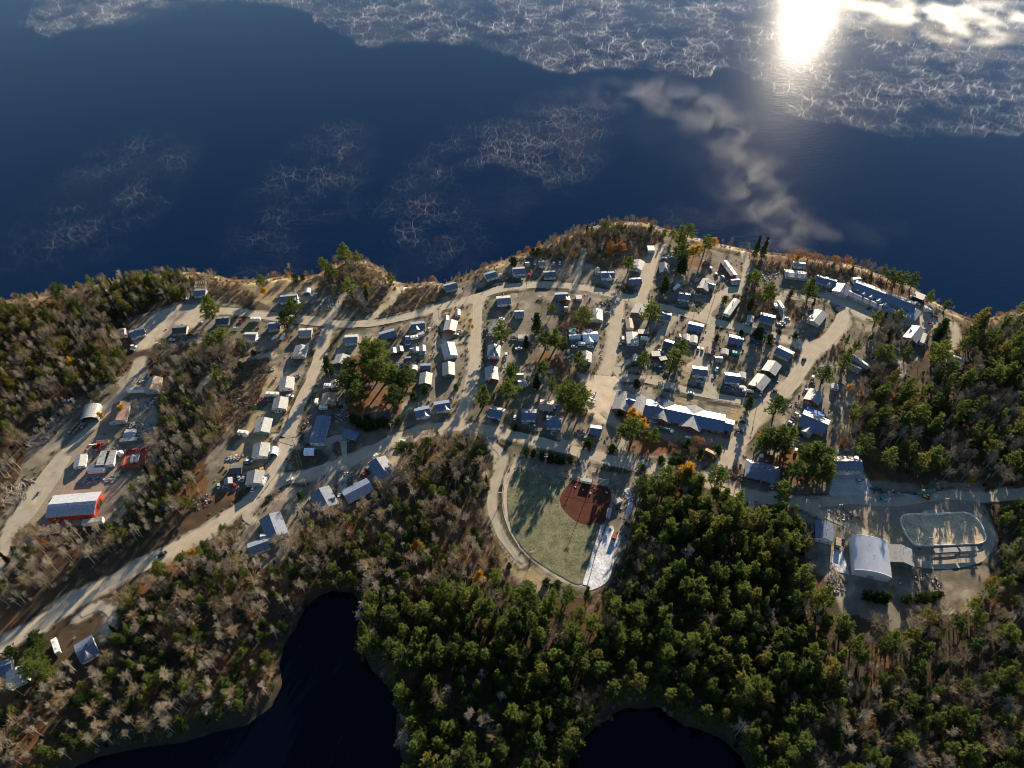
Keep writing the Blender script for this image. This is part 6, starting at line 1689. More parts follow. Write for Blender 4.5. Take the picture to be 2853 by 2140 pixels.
def bare(seed, h=10.0, spread=.34, trunk_frac=.35, limbs=9, lean_up=1.0, rad=.16, twigr=.023, levels=3, sub=9):
    g = np.random.default_rng(seed)
    b = MB(); tw = MB()
    lx, ly = g.normal(0, .25, 2)
    tips = []
    b.tube([(0, 0, 0), (lx * .5, ly * .5, h * .35), (lx, ly, h * .7), (lx * 1.3, ly * 1.3, h * .95)], [rad, rad * .75, rad * .45, rad * .12], 5, cap=False)
    for i in range(limbs):
        f = trunk_frac + (1 - trunk_frac) * (i + g.random()) / limbs * .9
        z = h * f
        o = Vector((lx * f * 1.3, ly * f * 1.3, z))
        a = i * 2.4 + g.normal(0, .4)
        L = h * spread * (1.15 - .75 * f) * g.uniform(.8, 1.3)
        d = Vector((math.cos(a), math.sin(a), lean_up * g.uniform(.7, 1.3))).normalized()
        m = o + d * L * .5 + Vector(g.normal(0, .12, 3)); e = o + d * L + Vector((0, 0, L * .15))
        b.tube([o, m, e], [rad * .3 * (1.2 - f), rad * .17, rad * .08], 4, cap=False)
        for j in range(sub):
            s = .3 + .7 * (j + g.random()) / sub
            p = o.lerp(e, s)
            d2 = (d + Vector(g.normal(0, .85, 3))).normalized()
            L2 = L * g.uniform(.35, .65)
            e2 = p + d2 * L2 + Vector((0, 0, L2 * .15))
            tw.tube([p, e2], [twigr * 1.4, twigr * .6], 3, cap=False)
            for k in range(sub - 1):
                s2 = .25 + .75 * g.random()
                p3 = p.lerp(e2, s2)
                d3 = (d2 + Vector(g.normal(0, .7, 3)) + Vector((0, 0, .2))).normalized()
                e3 = p3 + d3 * L2 * g.uniform(.4, .75)
                tw.tube([p3, e3], [twigr, twigr * .5], 3, cap=False)
                tips.append((np.array(e3), np.array(d3)))
    return b, tw, tips

PINES, BARES, YELL, RUST, SPRU = [], [], [], [], []
def leafy(tips, seed, n=3, L=.55, W=.42):
    g = np.random.default_rng(seed)
    c_ = np.repeat(np.array([t[0] for t in tips]), n, 0) + g.normal(0, .25, (len(tips) * n, 3))
    d = np.repeat(np.array([t[1] for t in tips]), n, 0) + g.normal(0, .8, (len(tips) * n, 3))
    return leaf_faces(c_, d, L, W, g)
def add_pine(lst, tb, V4, m, h):
    lst.append((tb.mesh('trunk', ['bark']), quads_mesh('crown', V4, [m]), h))
for i in range(4):
    add_pine(PINES, *pine(100 + i, 16, [5.2, 5.9, 4.3, 5.2][i], [.2, .28, .16, .34][i], [1.05, .9, 1.2, .85][i], [9, 8, 11, 8][i]), 'pine_needles', 16)
OLIV = []
for i in range(3):
    add_pine(OLIV, *pine(150 + i, 14, [4.4, 5.2, 4.0][i], .16, [.8, .65, .9][i], 9), 'olive_needles', 14)
for i in range(2):
    add_pine(SPRU, *spruce(200 + i, 17, 2.7), 'dark_needles', 17)
for i in range(4):
    b, tw, tips = bare(300 + i, 10, [.34, .42, .26, .38][i], [.45, .32, .52, .4][i], 15, [1.2, 1.0, 1.5, 1.1][i], .15, .022, 3, 7)
    BARES.append((b.mesh('trunk', ['grey_bark']), tw.mesh('crown', ['pale_twigs' if i % 2 == 0 else 'brown_twigs']), 10))
for i in range(3):   # slim birches
    b, tw, tips = bare(330 + i, 10, .2, .5, 12, 1.5, .12, .022, 3, 7)
    BARES.append((b.mesh('trunk', ['birch_bark']), tw.mesh('crown', ['pale_twigs']), 10))
for i in range(2):
    b, tw, tips = bare(360 + i, 9, .4, .25, 9, .9, .15)
    tw2 = leafy(tips, 5 + i, 3)
    YELL.append((b.mesh('trunk', ['grey_bark']), quads_mesh('crown', tw2, ['yellow_leaves']), 9))
    RUST.append((b.mesh('trunk', ['grey_bark']), quads_mesh('crown', leafy(tips, 9 + i, 1, .5, .4), ['rust_leaves']), 9))
# shrubs: a small bushy young pine and a leafless bush
SHRUB = [(t_, c_, 5.0) for t_, c_, _ in [ (lambda a: (a[0].mesh('trunk', ['bark']), quads_mesh('crown', a[1], ['dark_needles']), 5))(pine(400 + i, 5, 2.6, .04, .55, 8, .55, .25)) for i in range(2)]]
def bush(seed, h=2.2, m='brown_twigs'):
    g = np.random.default_rng(seed)
    b = MB()
    for k in range(26):
        a = g.uniform(0, 6.28); r0 = g.uniform(0, .5)
        o = Vector((math.cos(a) * r0, math.sin(a) * r0, 0)); d = Vector((math.cos(a) * .7, math.sin(a) * .7, g.uniform(.8, 1.5))).normalized()
        e = o + d * h * g.uniform(.6, 1.1)
        b.tube([o, e], [.045, .02], 3, cap=False)
        for j in range(6):
            p = o.lerp(e, g.uniform(.3, 1)); e2 = p + (d + Vector(g.normal(0, .7, 3))).normalized() * h * .35
            b.tube([p, e2], [.035, .015], 3, cap=False)
    return b.mesh('bush', [m])

PLACED = []     # occupied (x, y, r)
def tree(kind, proto, x, y, h, rz, text=None, label=None, cat='tree', group=None, wide=1.0):
    z = height(x, y)
    s = h / proto[2]
    root = empty(kind, (x, y, z - .1), rz)
    sc = (s * wide, s * wide, s)
    link('trunk', proto[0], root, (0, 0, 0), 0, sc)
    link('crown', proto[1], root, (0, 0, 0), 0, sc)
    if label: tag(root, label, cat, group)
    else: relabel_later(root, text, cat, group)
    return root
# trees of the village, placed on their crowns: (tile, u, v, height, kind, width)
VT = [
 ('A', 2150, 580, 18, 'p', 1.2), ('A', 620, 430, 15, 'p', 1.1), ('A', 1550, 290, 13, 'p', 1), ('A', 1380, 500, 11, 'p', .8), ('A', 1210, 520, 10, 'p', .9), ('A', 1690, 950, 8, 'p', 1), ('A', 2160, 950, 14, 'p', 1.2),
 ('B', 480, 690, 12, 'p', 1), ('B', 500, 790, 7, 'y', 1), ('B', 800, 960, 16, 'p', 1.1), ('B', 720, 1075, 15, 'p', 1.1), ('B', 1320, 385, 17, 'p', 1), ('B', 1105, 470, 12, 'p', 1), ('B', 1455, 440, 11, 'p', .9), ('B', 1200, 610, 13, 'p', 1), ('B', 1385, 760, 17, 'p', .9), ('B', 1550, 810, 13, 's', 1),
 ('B', 1800, 630, 9, 'p', .9), ('B', 820, 640, 6, 'b', 1.1), ('B', 890, 615, 5, 'b', 1), ('B', 750, 510, 11, 'd', 1), ('B', 60, 1260, 15, 'p', 1.2), ('B', 260, 1330, 8, 'p', 1), ('B', 20, 1590, 9, 'p', 1), ('B', 390, 1410, 4, 'b', 1), ('B', 260, 1540, 5, 'b', 1), ('B', 1020, 720, 6, 'd', 1), ('B', 230, 1240, 6, 'd', 1),
 ('B', 1560, 470, 8, 'd', 1), ('B', 1220, 420, 8, 'd', 1),
 ('G', 1570, 120, 21, 'p', 1.1), ('G', 1690, 110, 17, 'p', 1), ('G', 1390, 280, 16, 'p', 1.1), ('G', 1155, 260, 13, 'k', 1.3), ('G', 1330, 430, 17, 'p', 1.1), ('G', 1470, 540, 20, 'p', 1.1), ('G', 1640, 330, 18, 'p', 1.1), ('G', 1730, 320, 20, 'p', 1.1), ('G', 1840, 400, 18, 'p', 1.2), ('G', 1960, 410, 15, 'p', 1.2),
 ('G', 1860, 590, 18, 'p', .9), ('G', 1985, 340, 13, 'p', 1.1), ('G', 1560, 230, 17, 'p', 1.1), ('G', 1480, 420, 16, 'p', 1), ('G', 2030, 560, 6, 'b', 1.2), ('G', 2150, 500, 6, 'b', 1.2), ('G', 1420, 790, 6, 'b', 1.3), ('G', 1490, 840, 6, 'b', 1.3), ('G', 1570, 870, 6, 'b', 1.3), ('G', 1640, 850, 6, 'b', 1.3), ('G', 1720, 830, 6, 'b', 1.3), ('G', 1790, 850, 5.5, 'b', 1.2), ('G', 1560, 790, 5.5, 'b', 1.2), ('G', 1880, 820, 5, 'b', 1.2),
 ('G', 395, 690, 5, 'p', 1), ('G', 30, 400, 12, 'p', 1), ('G', 90, 440, 10, 'p', 1), ('G', 180, 920, 9, 'd', 1.1), ('G', 1920, 1110, 12, 'p', 1.2), ('G', 2030, 1110, 11, 'p', 1), ('G', 1250, 850, 6, 'd', 1),
 ('C', 720, 1215, 17, 'p', 1), ('C', 1085, 1110, 16, 's', 1.7), ('C', 980, 1310, 9, 's', 1.8), ('C', 1180, 1290, 16, 'p', 1.2), ('C', 1285, 1280, 15, 'p', 1.1), ('C', 1365, 1320, 12, 'p', 1), ('C', 1580, 1040, 14, 'p', 1.2), ('C', 1245, 975, 8, 'p', 1), ('C', 1525, 1500, 15, 'p', .9), ('C', 835, 1600, 10, 'p', 1),
 ('C', 2035, 510, 14, 'p', 1.1), ('C', 1050, 355, 6, 'b', 1), ('C', 1105, 370, 6, 'b', 1.1), ('C', 850, 465, 6, 'b', 1.4), ('C', 1145, 940, 13, 'd', 1.2), ('C', 1655, 170, 9, 'p', 1), ('C', 1790, 130, 12, 'p', 1.1), ('C', 1860, 180, 8, 'p', .9), ('C', 1610, 125, 8, 's', 1.2), ('C', 1950, 330, 8, 'r', 1), ('C', 1850, 330, 9, 'r', 1), ('C', 1470, 420, 7, 'r', 1), ('C', 1190, 320, 9, 'd', 1),
 ('C', 2010, 60, 8, 'd', 1), ('C', 2120, 40, 8, 'd', 1), ('C', 1740, 80, 8, 'd', 1), ('C', 410, 1090, 4, 'y', 1), ('C', 430, 1150, 3.5, 'y', 1), ('C', 1420, 900, 7, 'd', 1), ('C', 1580, 870, 7, 'd', 1), ('C', 80, 990, 7, 'd', 1), ('C', 350, 640, 8, 'd', 1), ('C', 260, 620, 7, 'd', 1), ('C', 60, 720, 8, 'd', 1.2), ('C', 540, 500, 8, 'd', 1.2), ('C', 640, 490, 7, 'd', 1),
 ('H', 540, 580, 16, 'p', 1), ('H', 800, 510, 19, 'p', 1), ('H', 820, 330, 13, 'p', 1), ('H', 1160, 300, 13, 'p', .9), ('H', 1250, 450, 13, 'p', .8), ('H', 1430, 580, 20, 'p', 1), ('H', 1560, 610, 19, 'p', .9), ('H', 1470, 690, 16, 'p', .9), ('H', 1350, 560, 15, 'p', .8), ('H', 1090, 420, 12, 's', 1.6), ('H', 870, 890, 4, 'b', 1), ('H', 985, 1140, 5.5, 'b', 1.1), ('H', 1050, 1155, 5, 'b', 1.1), ('H', 1150, 1185, 5.5, 'b', 1.1), ('H', 1230, 1210, 5.5, 'b', 1.2), ('H', 1310, 1215, 5.5, 'b', 1.1),
 ('H', 1370, 1230, 5, 'b', 1), ('H', 1440, 1205, 5.5, 'b', 1.1), ('H', 1620, 1060, 6, 'b', 1.4), ('H', 2080, 800, 12, 'y', 1), ('H', 2170, 880, 10, 'y', .9), ('H', 2085, 930, 18, 'p', 1.1), ('H', 1960, 940, 13, 'p', .8), ('H', 1860, 1110, 5, 'b', 1.4), ('H', 260, 470, 4, 'b', 1), ('H', 1340, 190, 10, 'd', 1.2), ('H', 1180, 420, 10, 'd', 1), ('H', 500, 1060, 13, 'p', .8), ('H', 690, 1230, 5, 'd', 1), ('H', 575, 1500, 4, 'b', 1), ('H', 1950, 740, 4, 'b', 1), ('H', 2120, 430, 5, 'b', 1.3),
 ('D', 720, 220, 17, 'p', 1), ('D', 800, 180, 14, 'p', .9), ('D', 735, 400, 18, 'p', 1.1), ('D', 745, 510, 16, 's', 1.9), ('D', 865, 390, 13, 'y', 1), ('D', 980, 310, 16, 'p', .9), ('D', 1055, 285, 10, 'y', .9), ('D', 1510, 330, 18, 's', 1), ('D', 1585, 340, 17, 's', 1.1), ('D', 560, 715, 15, 's', 1.7), ('D', 1475, 660, 14, 'p', 1), ('D', 1610, 815, 17, 'p', 1), ('D', 1450, 900, 12, 's', 1.5), ('D', 2060, 755, 15, 'p', 1.2), ('D', 410, 1015, 17, 'p', 1.1),
 ('D', 350, 1490, 13, 'p', 1.2), ('D', 735, 1370, 14, 'p', 1.1), ('D', 645, 1490, 15, 'p', 1.2), ('D', 1175, 865, 6, 'b', 1), ('D', 1092, 1258, 5, 'b', 1), ('D', 1530, 1205, 8, 'b', 1.2), ('D', 1650, 1270, 7, 'b', 1.2), ('D', 1350, 1195, 3.5, 'b', 1.2), ('D', 560, 190, 6, 'p', 1), ('D', 640, 200, 8, 'p', 1.1), ('D', 1245, 290, 12, 'd', .8), ('D', 1740, 440, 9, 'd', .8), ('D', 1840, 440, 8, 'r', 1), ('D', 1950, 410, 9, 'r', 1), ('D', 2025, 440, 9, 'r', 1), ('D', 2090, 450, 9, 'r', 1), ('D', 2160, 450, 8, 'r', 1), ('D', 1920, 450, 6, 'y', 1),
 ('D', 1090, 1370, 7, 'd', 1.2), ('D', 1520, 1420, 7, 'd', 1.2), ('D', 1210, 1540, 6, 'd', 1.2), ('D', 1850, 810, 5, 'b', 1), ('D', 2095, 900, 6, 's', 1.4), ('D', 50, 340, 8, 'r', 1), ('D', 120, 340, 9, 'r', 1), ('D', 690, 620, 4, 'r', 1.1), ('D', 1900, 1230, 3.5, 'b', 1.6), ('D', 1740, 1190, 3, 'b', 1.4), ('D', 420, 120, 7, 'p', .8),
 ('I', 1430, 640, 11, 's', 1.7), ('I', 1715, 680, 17, 'p', .9), ('I', 1740, 990, 18, 'p', 1.1), ('I', 1640, 1010, 17, 'p', 1.1), ('I', 1850, 980, 17, 'p', 1), ('I', 1790, 1090, 16, 'p', 1), ('I', 1580, 1060, 12, 'p', 1), ('I', 1115, 1110, 5, 'b', 1), ('I', 790, 1050, 7, 'b', 1), ('I', 910, 1040, 8, 'r', 1), ('I', 930, 1160, 9, 's', 1.6), ('I', 840, 1140, 9, 'd', 1), ('I', 1030, 1045, 7, 'd', 1), ('I', 530, 1215, 6, 'b', 1.1), ('I', 640, 1225, 5, 'b', 1.1), ('I', 710, 1230, 5, 'b', 1.2),
 ('I', 450, 970, 14, 'p', .9), ('I', 1560, 990, 9, 'r', 1), ('I', 320, 1330, 8, 'p', 1), ('I', 380, 1510, 9, 'p', 1), ('I', 775, 1370, 17, 'y', .7), ('I', 770, 1420, 15, 'p', .8), ('I', 905, 1490, 15, 'p', .8), ('I', 1105, 1410, 15, 'p', 1), ('I', 1060, 1580, 13, 'p', .9), ('I', 2080, 1190, 18, 'p', 1.1), ('I', 1900, 1350, 16, 'p', 1.2), ('I', 1770, 1550, 15, 'p', 1), ('I', 2190, 1300, 18, 'p', 1), ('I', 1990, 1160, 14, 'p', 1),
 ('E', 700, 700, 13, 'p', 1), ('E', 905, 690, 12, 'p', 1.1), ('E', 815, 880, 13, 's', 1.5), ('E', 1370, 790, 15, 'k', 1.4), ('E', 1330, 860, 12, 'k', 1.3), ('E', 790, 1080, 15, 'p', 1.1), ('E', 1320, 1080, 20, 'p', 1), ('E', 1010, 1060, 12, 'p', .8), ('E', 380, 1120, 17, 'p', .9), ('E', 160, 1290, 15, 'p', 1.1), ('E', 770, 190, 11, 'p', .7), ('E', 830, 260, 13, 'p', .8), ('E', 900, 290, 14, 'p', .9), ('E', 970, 310, 14, 'p', .8), ('E', 1080, 310, 15, 'p', .8), ('E', 1250, 470, 11, 'p', .9), ('E', 1420, 560, 11, 'p', .8),
 ('E', 770, 700, 11, 'k', 1), ('E', 70, 130, 9, 'd', 1), ('E', 150, 110, 9, 'd', 1), ('E', 270, 90, 9, 'r', 1), ('E', 400, 110, 9, 'r', 1), ('E', 470, 110, 9, 'd', 1), ('E', 620, 110, 10, 'd', 1), ('E', 680, 130, 9, 'd', 1), ('E', 1070, 1180, 9, 'd', 1), ('E', 1150, 1160, 9, 'd', 1),
 ('O', 690, 600, 5, 'b', 1.5), ('O', 610, 590, 5, 'b', 1.3), ('O', 800, 600, 6, 'b', 1), ('O', 1020, 620, 6, 'b', 1), ('O', 1130, 610, 6, 'b', 1.1), ('O', 1200, 610, 6, 'b', 1.1), ('O', 1280, 610, 6, 'b', 1.1), ('O', 1340, 600, 6, 'b', 1), ('O', 770, 610, 5, 'b', 1.3),
 ('J', 60, 420, 16, 'p', 1.1), ('J', 190, 620, 15, 'p', 1.1), ('J', 180, 470, 14, 'p', 1), ('J', 20, 640, 15, 'p', 1), ('N', 1965, 850, 12, 'p', .9), ('N', 1290, 660, 17, 'p', 1), ('N', 1540, 700, 15, 'p', 1), ('N', 1740, 640, 14, 'p', 1), ('M', 1185, 1370, 5, 'b', 1), ('M', 1305, 1400, 5.5, 'b', 1), ('M', 1245, 1420, 4, 'b', 1), ('M', 805, 1200, 3.5, 'b', 1), ('M', 630, 1150, 4.5, 'b', 1), ('M', 450, 850, 6, 'b', 1), ('M', 510, 960, 5, 'b', 1),
 ('P', 420, 380, 8, 'p', 1.1), ('P', 360, 500, 10, 'p', 1.1), ('P', 440, 650, 11, 'p', 1.2), ('P', 330, 640, 11, 'p', 1.1), ('P', 500, 720, 10, 'p', 1.2), ('P', 110, 480, 6, 'b', 1.3), ('P', 650, 960, 11, 'd', 1.5), ('P', 480, 860, 9, 'p', 1), ('P', 340, 320, 6, 'b', 1.4), ('P', 30, 780, 9, 'd', 1.2), ('L', 640, 480, 8, 'd', 1.2), ('L', 780, 500, 7, 'd', 1), ('L', 580, 470, 7, 'd', 1.1), ('L', 870, 480, 5, 'b', 1), ('F', 1040, 400, 6, 'y', 1), ('F', 990, 200, 8, 'd', 1.2), ('F', 1290, 300, 9, 'd', 1.2), ('F', 1400, 300, 10, 'd', 1.2), ('F', 1330, 400, 8, 'd', 1.1), ('F', 1250, 330, 6, 'y', .9),
]
KIND = dict(p=('pine_tree', PINES, 'green pine', 'tree', 'pines in the village'), s=('spruce_tree', SPRU, 'dark spruce', 'tree', 'dark conifers in the village'), k=('spruce_tree', SPRU, 'broad dark conifer', 'tree', 'dark conifers in the village'),
            o=('pine_tree', OLIV, 'yellowish pine', 'tree', 'pines in the village'), d=('bare_tree', BARES, 'leafless tree', 'tree', 'leafless trees in the village'), y=('yellow_tree', YELL, 'yellow autumn tree', 'tree', 'autumn trees in the village'),
            r=('rust_tree', RUST, 'rusty orange tree', 'tree', 'autumn trees in the village'), b=('evergreen_shrub', SHRUB, 'green shrub', 'shrub', 'evergreen shrubs in the village'))
npine = nbare = 0
for t, u, v, h, k, wdt in VT:
    kind, protos, word, cat, grp = KIND[k]
    p = at(t, u, v, h * .58)
    h2 = h * rng.uniform(.95, 1.05) * (1.25 if k in 'psk' else 1.1)
    if k == 'k': wdt *= 1.5
    tr_ = tree(kind, protos[rng.randrange(len(protos) if k != 'd' else 4)], p.x, p.y, h2, rng.uniform(0, 6.28), word if h < 17 or k != 'p' else 'tall green pine', None, cat, grp, wdt * (1.5 if k == 'p' else 1))
    PLACED.append((p.x, p.y, h * .2))
    npine += k == 'p'; nbare += k == 'd'

# woods: jittered grids inside the outlines
def blocked(x, y):
    return False
cand = []
BX = np.array([[q[3][0], q[3][1], q[4]] for q in BUILT])
def free(gx, gy, pl):
    ok = inpoly(gx, gy, pl) if pl else np.ones(len(gx), bool)
    dl = np.where(inpoly(gx, gy, LAND), segdist(gx, gy, SHORE), -1)
    ok &= dl > 2.5
    for pd in (POND1, POND2):
        ok &= ~(inpoly(gx, gy, pd) | (segdist(gx, gy, pd, True) < 1.5))
    for nm, wd_, rl in ROADW:
        ok &= segdist(gx, gy, rl) > wd_ / 2 + 1.8
    for nm, pp, cc in PADW:
        ok &= ~inpoly(gx, gy, pp)
        if cc == 'snow': ok &= segdist(gx, gy, pp, True) > 5
    for bx, by, br in BX:
        ok &= np.hypot(gx - bx, gy - by) > br + .8
    return ok
def hides(x, y):
    # a tall tree just on the camera's side of a house would stand in front of it
    dx, dy = np.abs(BX[:, 0] - x), BX[:, 1] - y
    return bool(np.any((dx < BX[:, 2] + 2.5) & (dy > 0) & (dy < BX[:, 2] + 11)))
def grid(pl, sp):
    x0, x1 = min(p.x for p in pl), max(p.x for p in pl); y0, y1 = min(p.y for p in pl), max(p.y for p in pl)
    gx, gy = np.meshgrid(np.arange(x0, x1, sp), np.arange(y0, y1, sp))
    return gx.ravel() + nrng.uniform(-.55, .55, gx.size) * sp, gy.ravel() + nrng.uniform(-.55, .55, gy.size) * sp
def seen_from_air(x, y):
    sx, sy, dep = pix((x, y, 5))
    return (-60 < sx < 2913 and -20 < sy < 2230), dep
for pl, share, sp, ph, bh, where, in [tuple(q[:6]) for q in WOODW]:
    big = []
    psp = .30 * ph + 2.9 if share < .65 else .27 * ph + 2.3
    gx, gy = grid(pl, psp)
    for x, y, o_, n_ in zip(gx, gy, free(gx, gy, pl), fbm(gx, gy, 30, 60)):
        vis, dep = seen_from_air(x, y)
        if not (o_ and vis) or hides(x, y): continue
        s_ = share * 1.25 + (n_ - .5) * (1.9 if .1 < share else .3)
        if rng.random() < s_:
            h = ph * 1.12 * rng.uniform(.55, 1.22)
            cand.append((x, y, h, 's' if rng.random() < .06 else 'o' if rng.random() < (.6 if 'left of the v' in where else .13) else 'p', where, dep)); big.append((x, y, h * .26))
    gx, gy = grid(pl, sp)
    ok = free(gx, gy, pl)
    if big:
        B_ = np.array(big)
        for k in range(len(gx)):
            if ok[k]: ok[k] = not np.any(np.hypot(B_[:, 0] - gx[k], B_[:, 1] - gy[k]) < B_[:, 2])
    for x, y, o_, n_ in zip(gx, gy, ok, fbm(gx, gy, 22, 70)):
        vis, dep = seen_from_air(x, y)
        if not (o_ and vis) or rng.random() > (.28 + n_ * .8) * (1 if share < .65 else .6): continue
        if rng.random() < .022: cand.append((x, y, bh * rng.uniform(.5, .9), 'y' if rng.random() < .5 else 'r', where, dep))
        elif rng.random() < .16 * share: cand.append((x, y, ph * rng.uniform(.3, .5), rng.choice('po'), where, dep))
        else: cand.append((x, y, bh * rng.uniform(.7, 1.5), 'd', where, dep))
# leafless trees along the lake bank
sh = densify(SHORE, 2.6)
gx = np.array([p.x + rng.gauss(0, 2) for p in sh]); gy = np.array([p.y - abs(rng.gauss(0, 5)) - 3 for p in sh])
for x, y, o_ in zip(gx, gy, free(gx, gy, None)):
    vis, dep = seen_from_air(x, y)
    if o_ and vis and rng.random() < .6: cand.append((x, y, rng.uniform(4, 8.5), 'd' if rng.random() < .88 else 'r', 'on the lake bank', dep))
kinds = {}
LIMKEY = dict(o='p')
for q in cand: kinds.setdefault(LIMKEY.get(q[3], q[3]), []).append(q)
WORD = dict(o='yellowish pine', p='green pine', s='dark spruce', d='leafless grey tree', y='yellow autumn tree', r='rusty autumn tree')
rest = []
for k, lst in kinds.items():
    # the ones that show largest: near the camera, tall, inside the frame and standing on the near side
    lst.sort(key=lambda q: -(q[2] / q[5]))
    lim = 300 - (npine if k == 'p' else nbare if k == 'd' else 0)
    for q in lst[:lim]:
        x, y, h, kk, where, dep = q
        kind, protos = KIND[kk][0], KIND[kk][1]
        i = rng.randrange(len(protos))
        tree(kind, protos[i], x, y, h, rng.uniform(0, 6.28), None, f'{WORD[kk]} {where}', 'tree', f'{WORD[kk]}s {where}', 1.0 if kk not in 'po' else rng.uniform(.9, 1.15))
    rest += [(q, q[3]) for q in lst[lim:]]
print('TREES', {k: len(v) for k, v in kinds.items()}, 'rest', len(rest))

# the remaining trees and the undergrowth: one object of each kind, scattered as instances
def scatter(name, label, cat, protos, pts):
    """protos: list of meshes; pts: (x, y, z, scale, rot, index, wide)"""
    if not pts: return
    coll = bpy.data.collections.new(name + '_kinds')
    for i, me_ in enumerate(protos):
        o = bpy.data.objects.new('%02d_%s' % (i, name), me_)
        coll.objects.link(o)
    pm = bpy.data.meshes.new(name)
    pm.from_pydata([(p[0], p[1], p[2]) for p in pts], [], [])
    for an, ty, vals in (('size', 'FLOAT', [p[3] for p in pts]), ('turn', 'FLOAT', [p[4] for p in pts]), ('which', 'INT', [p[5] for p in pts])):
        a = pm.attributes.new(an, ty, 'POINT'); a.data.foreach_set('value', vals)
    o = bpy.data.objects.new(name, pm); COL.objects.link(o)
    ng = bpy.data.node_groups.new(name, 'GeometryNodeTree')
    ng.interface.new_socket('Geometry', in_out='INPUT', socket_type='NodeSocketGeometry')
    ng.interface.new_socket('Geometry', in_out='OUTPUT', socket_type='NodeSocketGeometry')
    N, L = ng.nodes, ng.links
    gi, go_ = N.new('NodeGroupInput'), N.new('NodeGroupOutput')
    ci = N.new('GeometryNodeCollectionInfo'); ci.inputs['Collection'].default_value = coll; ci.inputs['Separate Children'].default_value = True; ci.inputs['Reset Children'].default_value = True
    ip = N.new('GeometryNodeInstanceOnPoints'); ip.inputs['Pick Instance'].default_value = True
    def na(nm, ty):
        q = N.new('GeometryNodeInputNamedAttribute'); q.data_type = ty; q.inputs['Name'].default_value = nm
        return q.outputs[0]
    cx = N.new('ShaderNodeCombineXYZ')
    L.new(na('turn', 'FLOAT'), cx.inputs[2])
    L.new(gi.outputs[0], ip.inputs['Points']); L.new(ci.outputs[0], ip.inputs['Instance']); L.new(na('which', 'INT'), ip.inputs['Instance Index'])
    L.new(cx.outputs[0], ip.inputs['Rotation']); L.new(na('size', 'FLOAT'), ip.inputs['Scale'])
    L.new(ip.outputs[0], go_.inputs[0])
    md = o.modifiers.new('scatter', 'NODES'); md.node_group = ng
    tag(o, label, cat, None, 'stuff')
    return o
import bmesh
def joined(proto):
    bm = bmesh.new()
    bm.from_mesh(proto[0]); n0 = len(bm.faces)
    bm.from_mesh(proto[1])
    bm.faces.ensure_lookup_table()
    for f in bm.faces[n0:]: f.material_index = 1
    me_ = bpy.data.meshes.new('whole_tree')
    bm.to_mesh(me_); bm.free()
    me_.materials.append(proto[0].materials[0]); me_.materials.append(proto[1].materials[0])
    return me_
for k, nm, lab in (('o', 'yellowish_pine_wood', 'yellowish pines scattered through the woods round the village'), ('p', 'pine_wood', 'dense dark green pine wood filling the forest round the village'), ('d', 'bare_wood', 'pale leafless trees filling the woods round the village'), ('s', 'spruce_wood', 'scattered dark spruces between the pines'),
                   ('y', 'yellow_wood', 'few yellow trees in the woods'), ('r', 'rust_wood', 'few rusty trees in the woods')):
    protos = KIND[k][1]
    pts = [(q[0], q[1], height(q[0], q[1]) - .1, q[2] / protos[0][2], rng.uniform(0, 6.28), rng.randrange(len(protos))) for q, kk in rest if kk == k]
    scatter(nm, lab, 'wood', [joined(p) for p in protos], pts)
# small loose things lying about the yards
b = MB()
for q in BUILT:
    if q[1] > 1650: continue
    for k in range(rng.randrange(3, 10)):
        a = rng.uniform(0, 6.28); r_ = q[4] + rng.uniform(.3, 7)
        x, y = q[3][0] + math.cos(a) * r_, q[3][1] + math.sin(a) * r_
        if any(math.hypot(x - z[3][0], y - z[3][1]) < z[4] for z in BUILT): continue
        if min(segdist(np.array([x]), np.array([y]), rl)[0] - wd_ / 2 for nm, wd_, rl in ROADW) < .5: continue
        sz = rng.uniform(.4, 1.7)
        b.box((x, y, .06 + sz * .2), (sz, sz * rng.uniform(.35, 1), sz * rng.uniform(.25, .8)), rng.uniform(0, 3.1), rng.choice((0, 1, 1, 2, 2, 3, 4)), taper=rng.uniform(.6, 1))
tag(b.build('yard_clutter', ['scrap_rust', 'scrap_white', 'scrap_dark', 'scrap_blue', 'weathered_wood']), 'small loose things strewn about the house yards', 'yard clutter', None, 'stuff')
# undergrowth
BUSH = [bush(i, 2.2, m) for i, m in ((1, 'brown_twigs'), (2, 'brown_twigs'), (3, 'pale_twigs'))]
BUSH.append(joined(SHRUB[0]))
ub = []
for pl, dens in [(b_, 2.7) for b_ in BRUSH] + [(q[0], 5.0) for q in WOODW]:
    x0, x1 = min(p.x for p in pl), max(p.x for p in pl); y0, y1 = min(p.y for p in pl), max(p.y for p in pl)
    gx, gy = np.meshgrid(np.arange(x0, x1, dens), np.arange(y0, y1, dens))
    gx = gx.ravel() + nrng.uniform(-.5, .5, gx.size) * dens; gy = gy.ravel() + nrng.uniform(-.5, .5, gy.size) * dens
    ok = inpoly(gx, gy, pl) & inpoly(gx, gy, LAND) & (segdist(gx, gy, SHORE) > 1)
    for pd in (POND1, POND2): ok &= ~inpoly(gx, gy, pd)
    for nm, wd_, rl in ROADW: ok &= segdist(gx, gy, rl) > wd_ / 2 + 1
    for nm, pp, cc in PADW: ok &= ~inpoly(gx, gy, pp)
    for bx, by, br in BX: ok &= np.hypot(gx - bx, gy - by) > br
    for x, y, o_ in zip(gx, gy, ok):
        if o_ and rng.random() < (.8 if dens < 4 else .6):
            wi = rng.choice((0, 0, 1, 2)) if dens < 4 or rng.random() < .7 else 3
            ub.append((x, y, height(x, y) - .05, rng.uniform(.5, 1.2) * (.45 if wi == 3 else 1), rng.uniform(0, 6.28), wi))
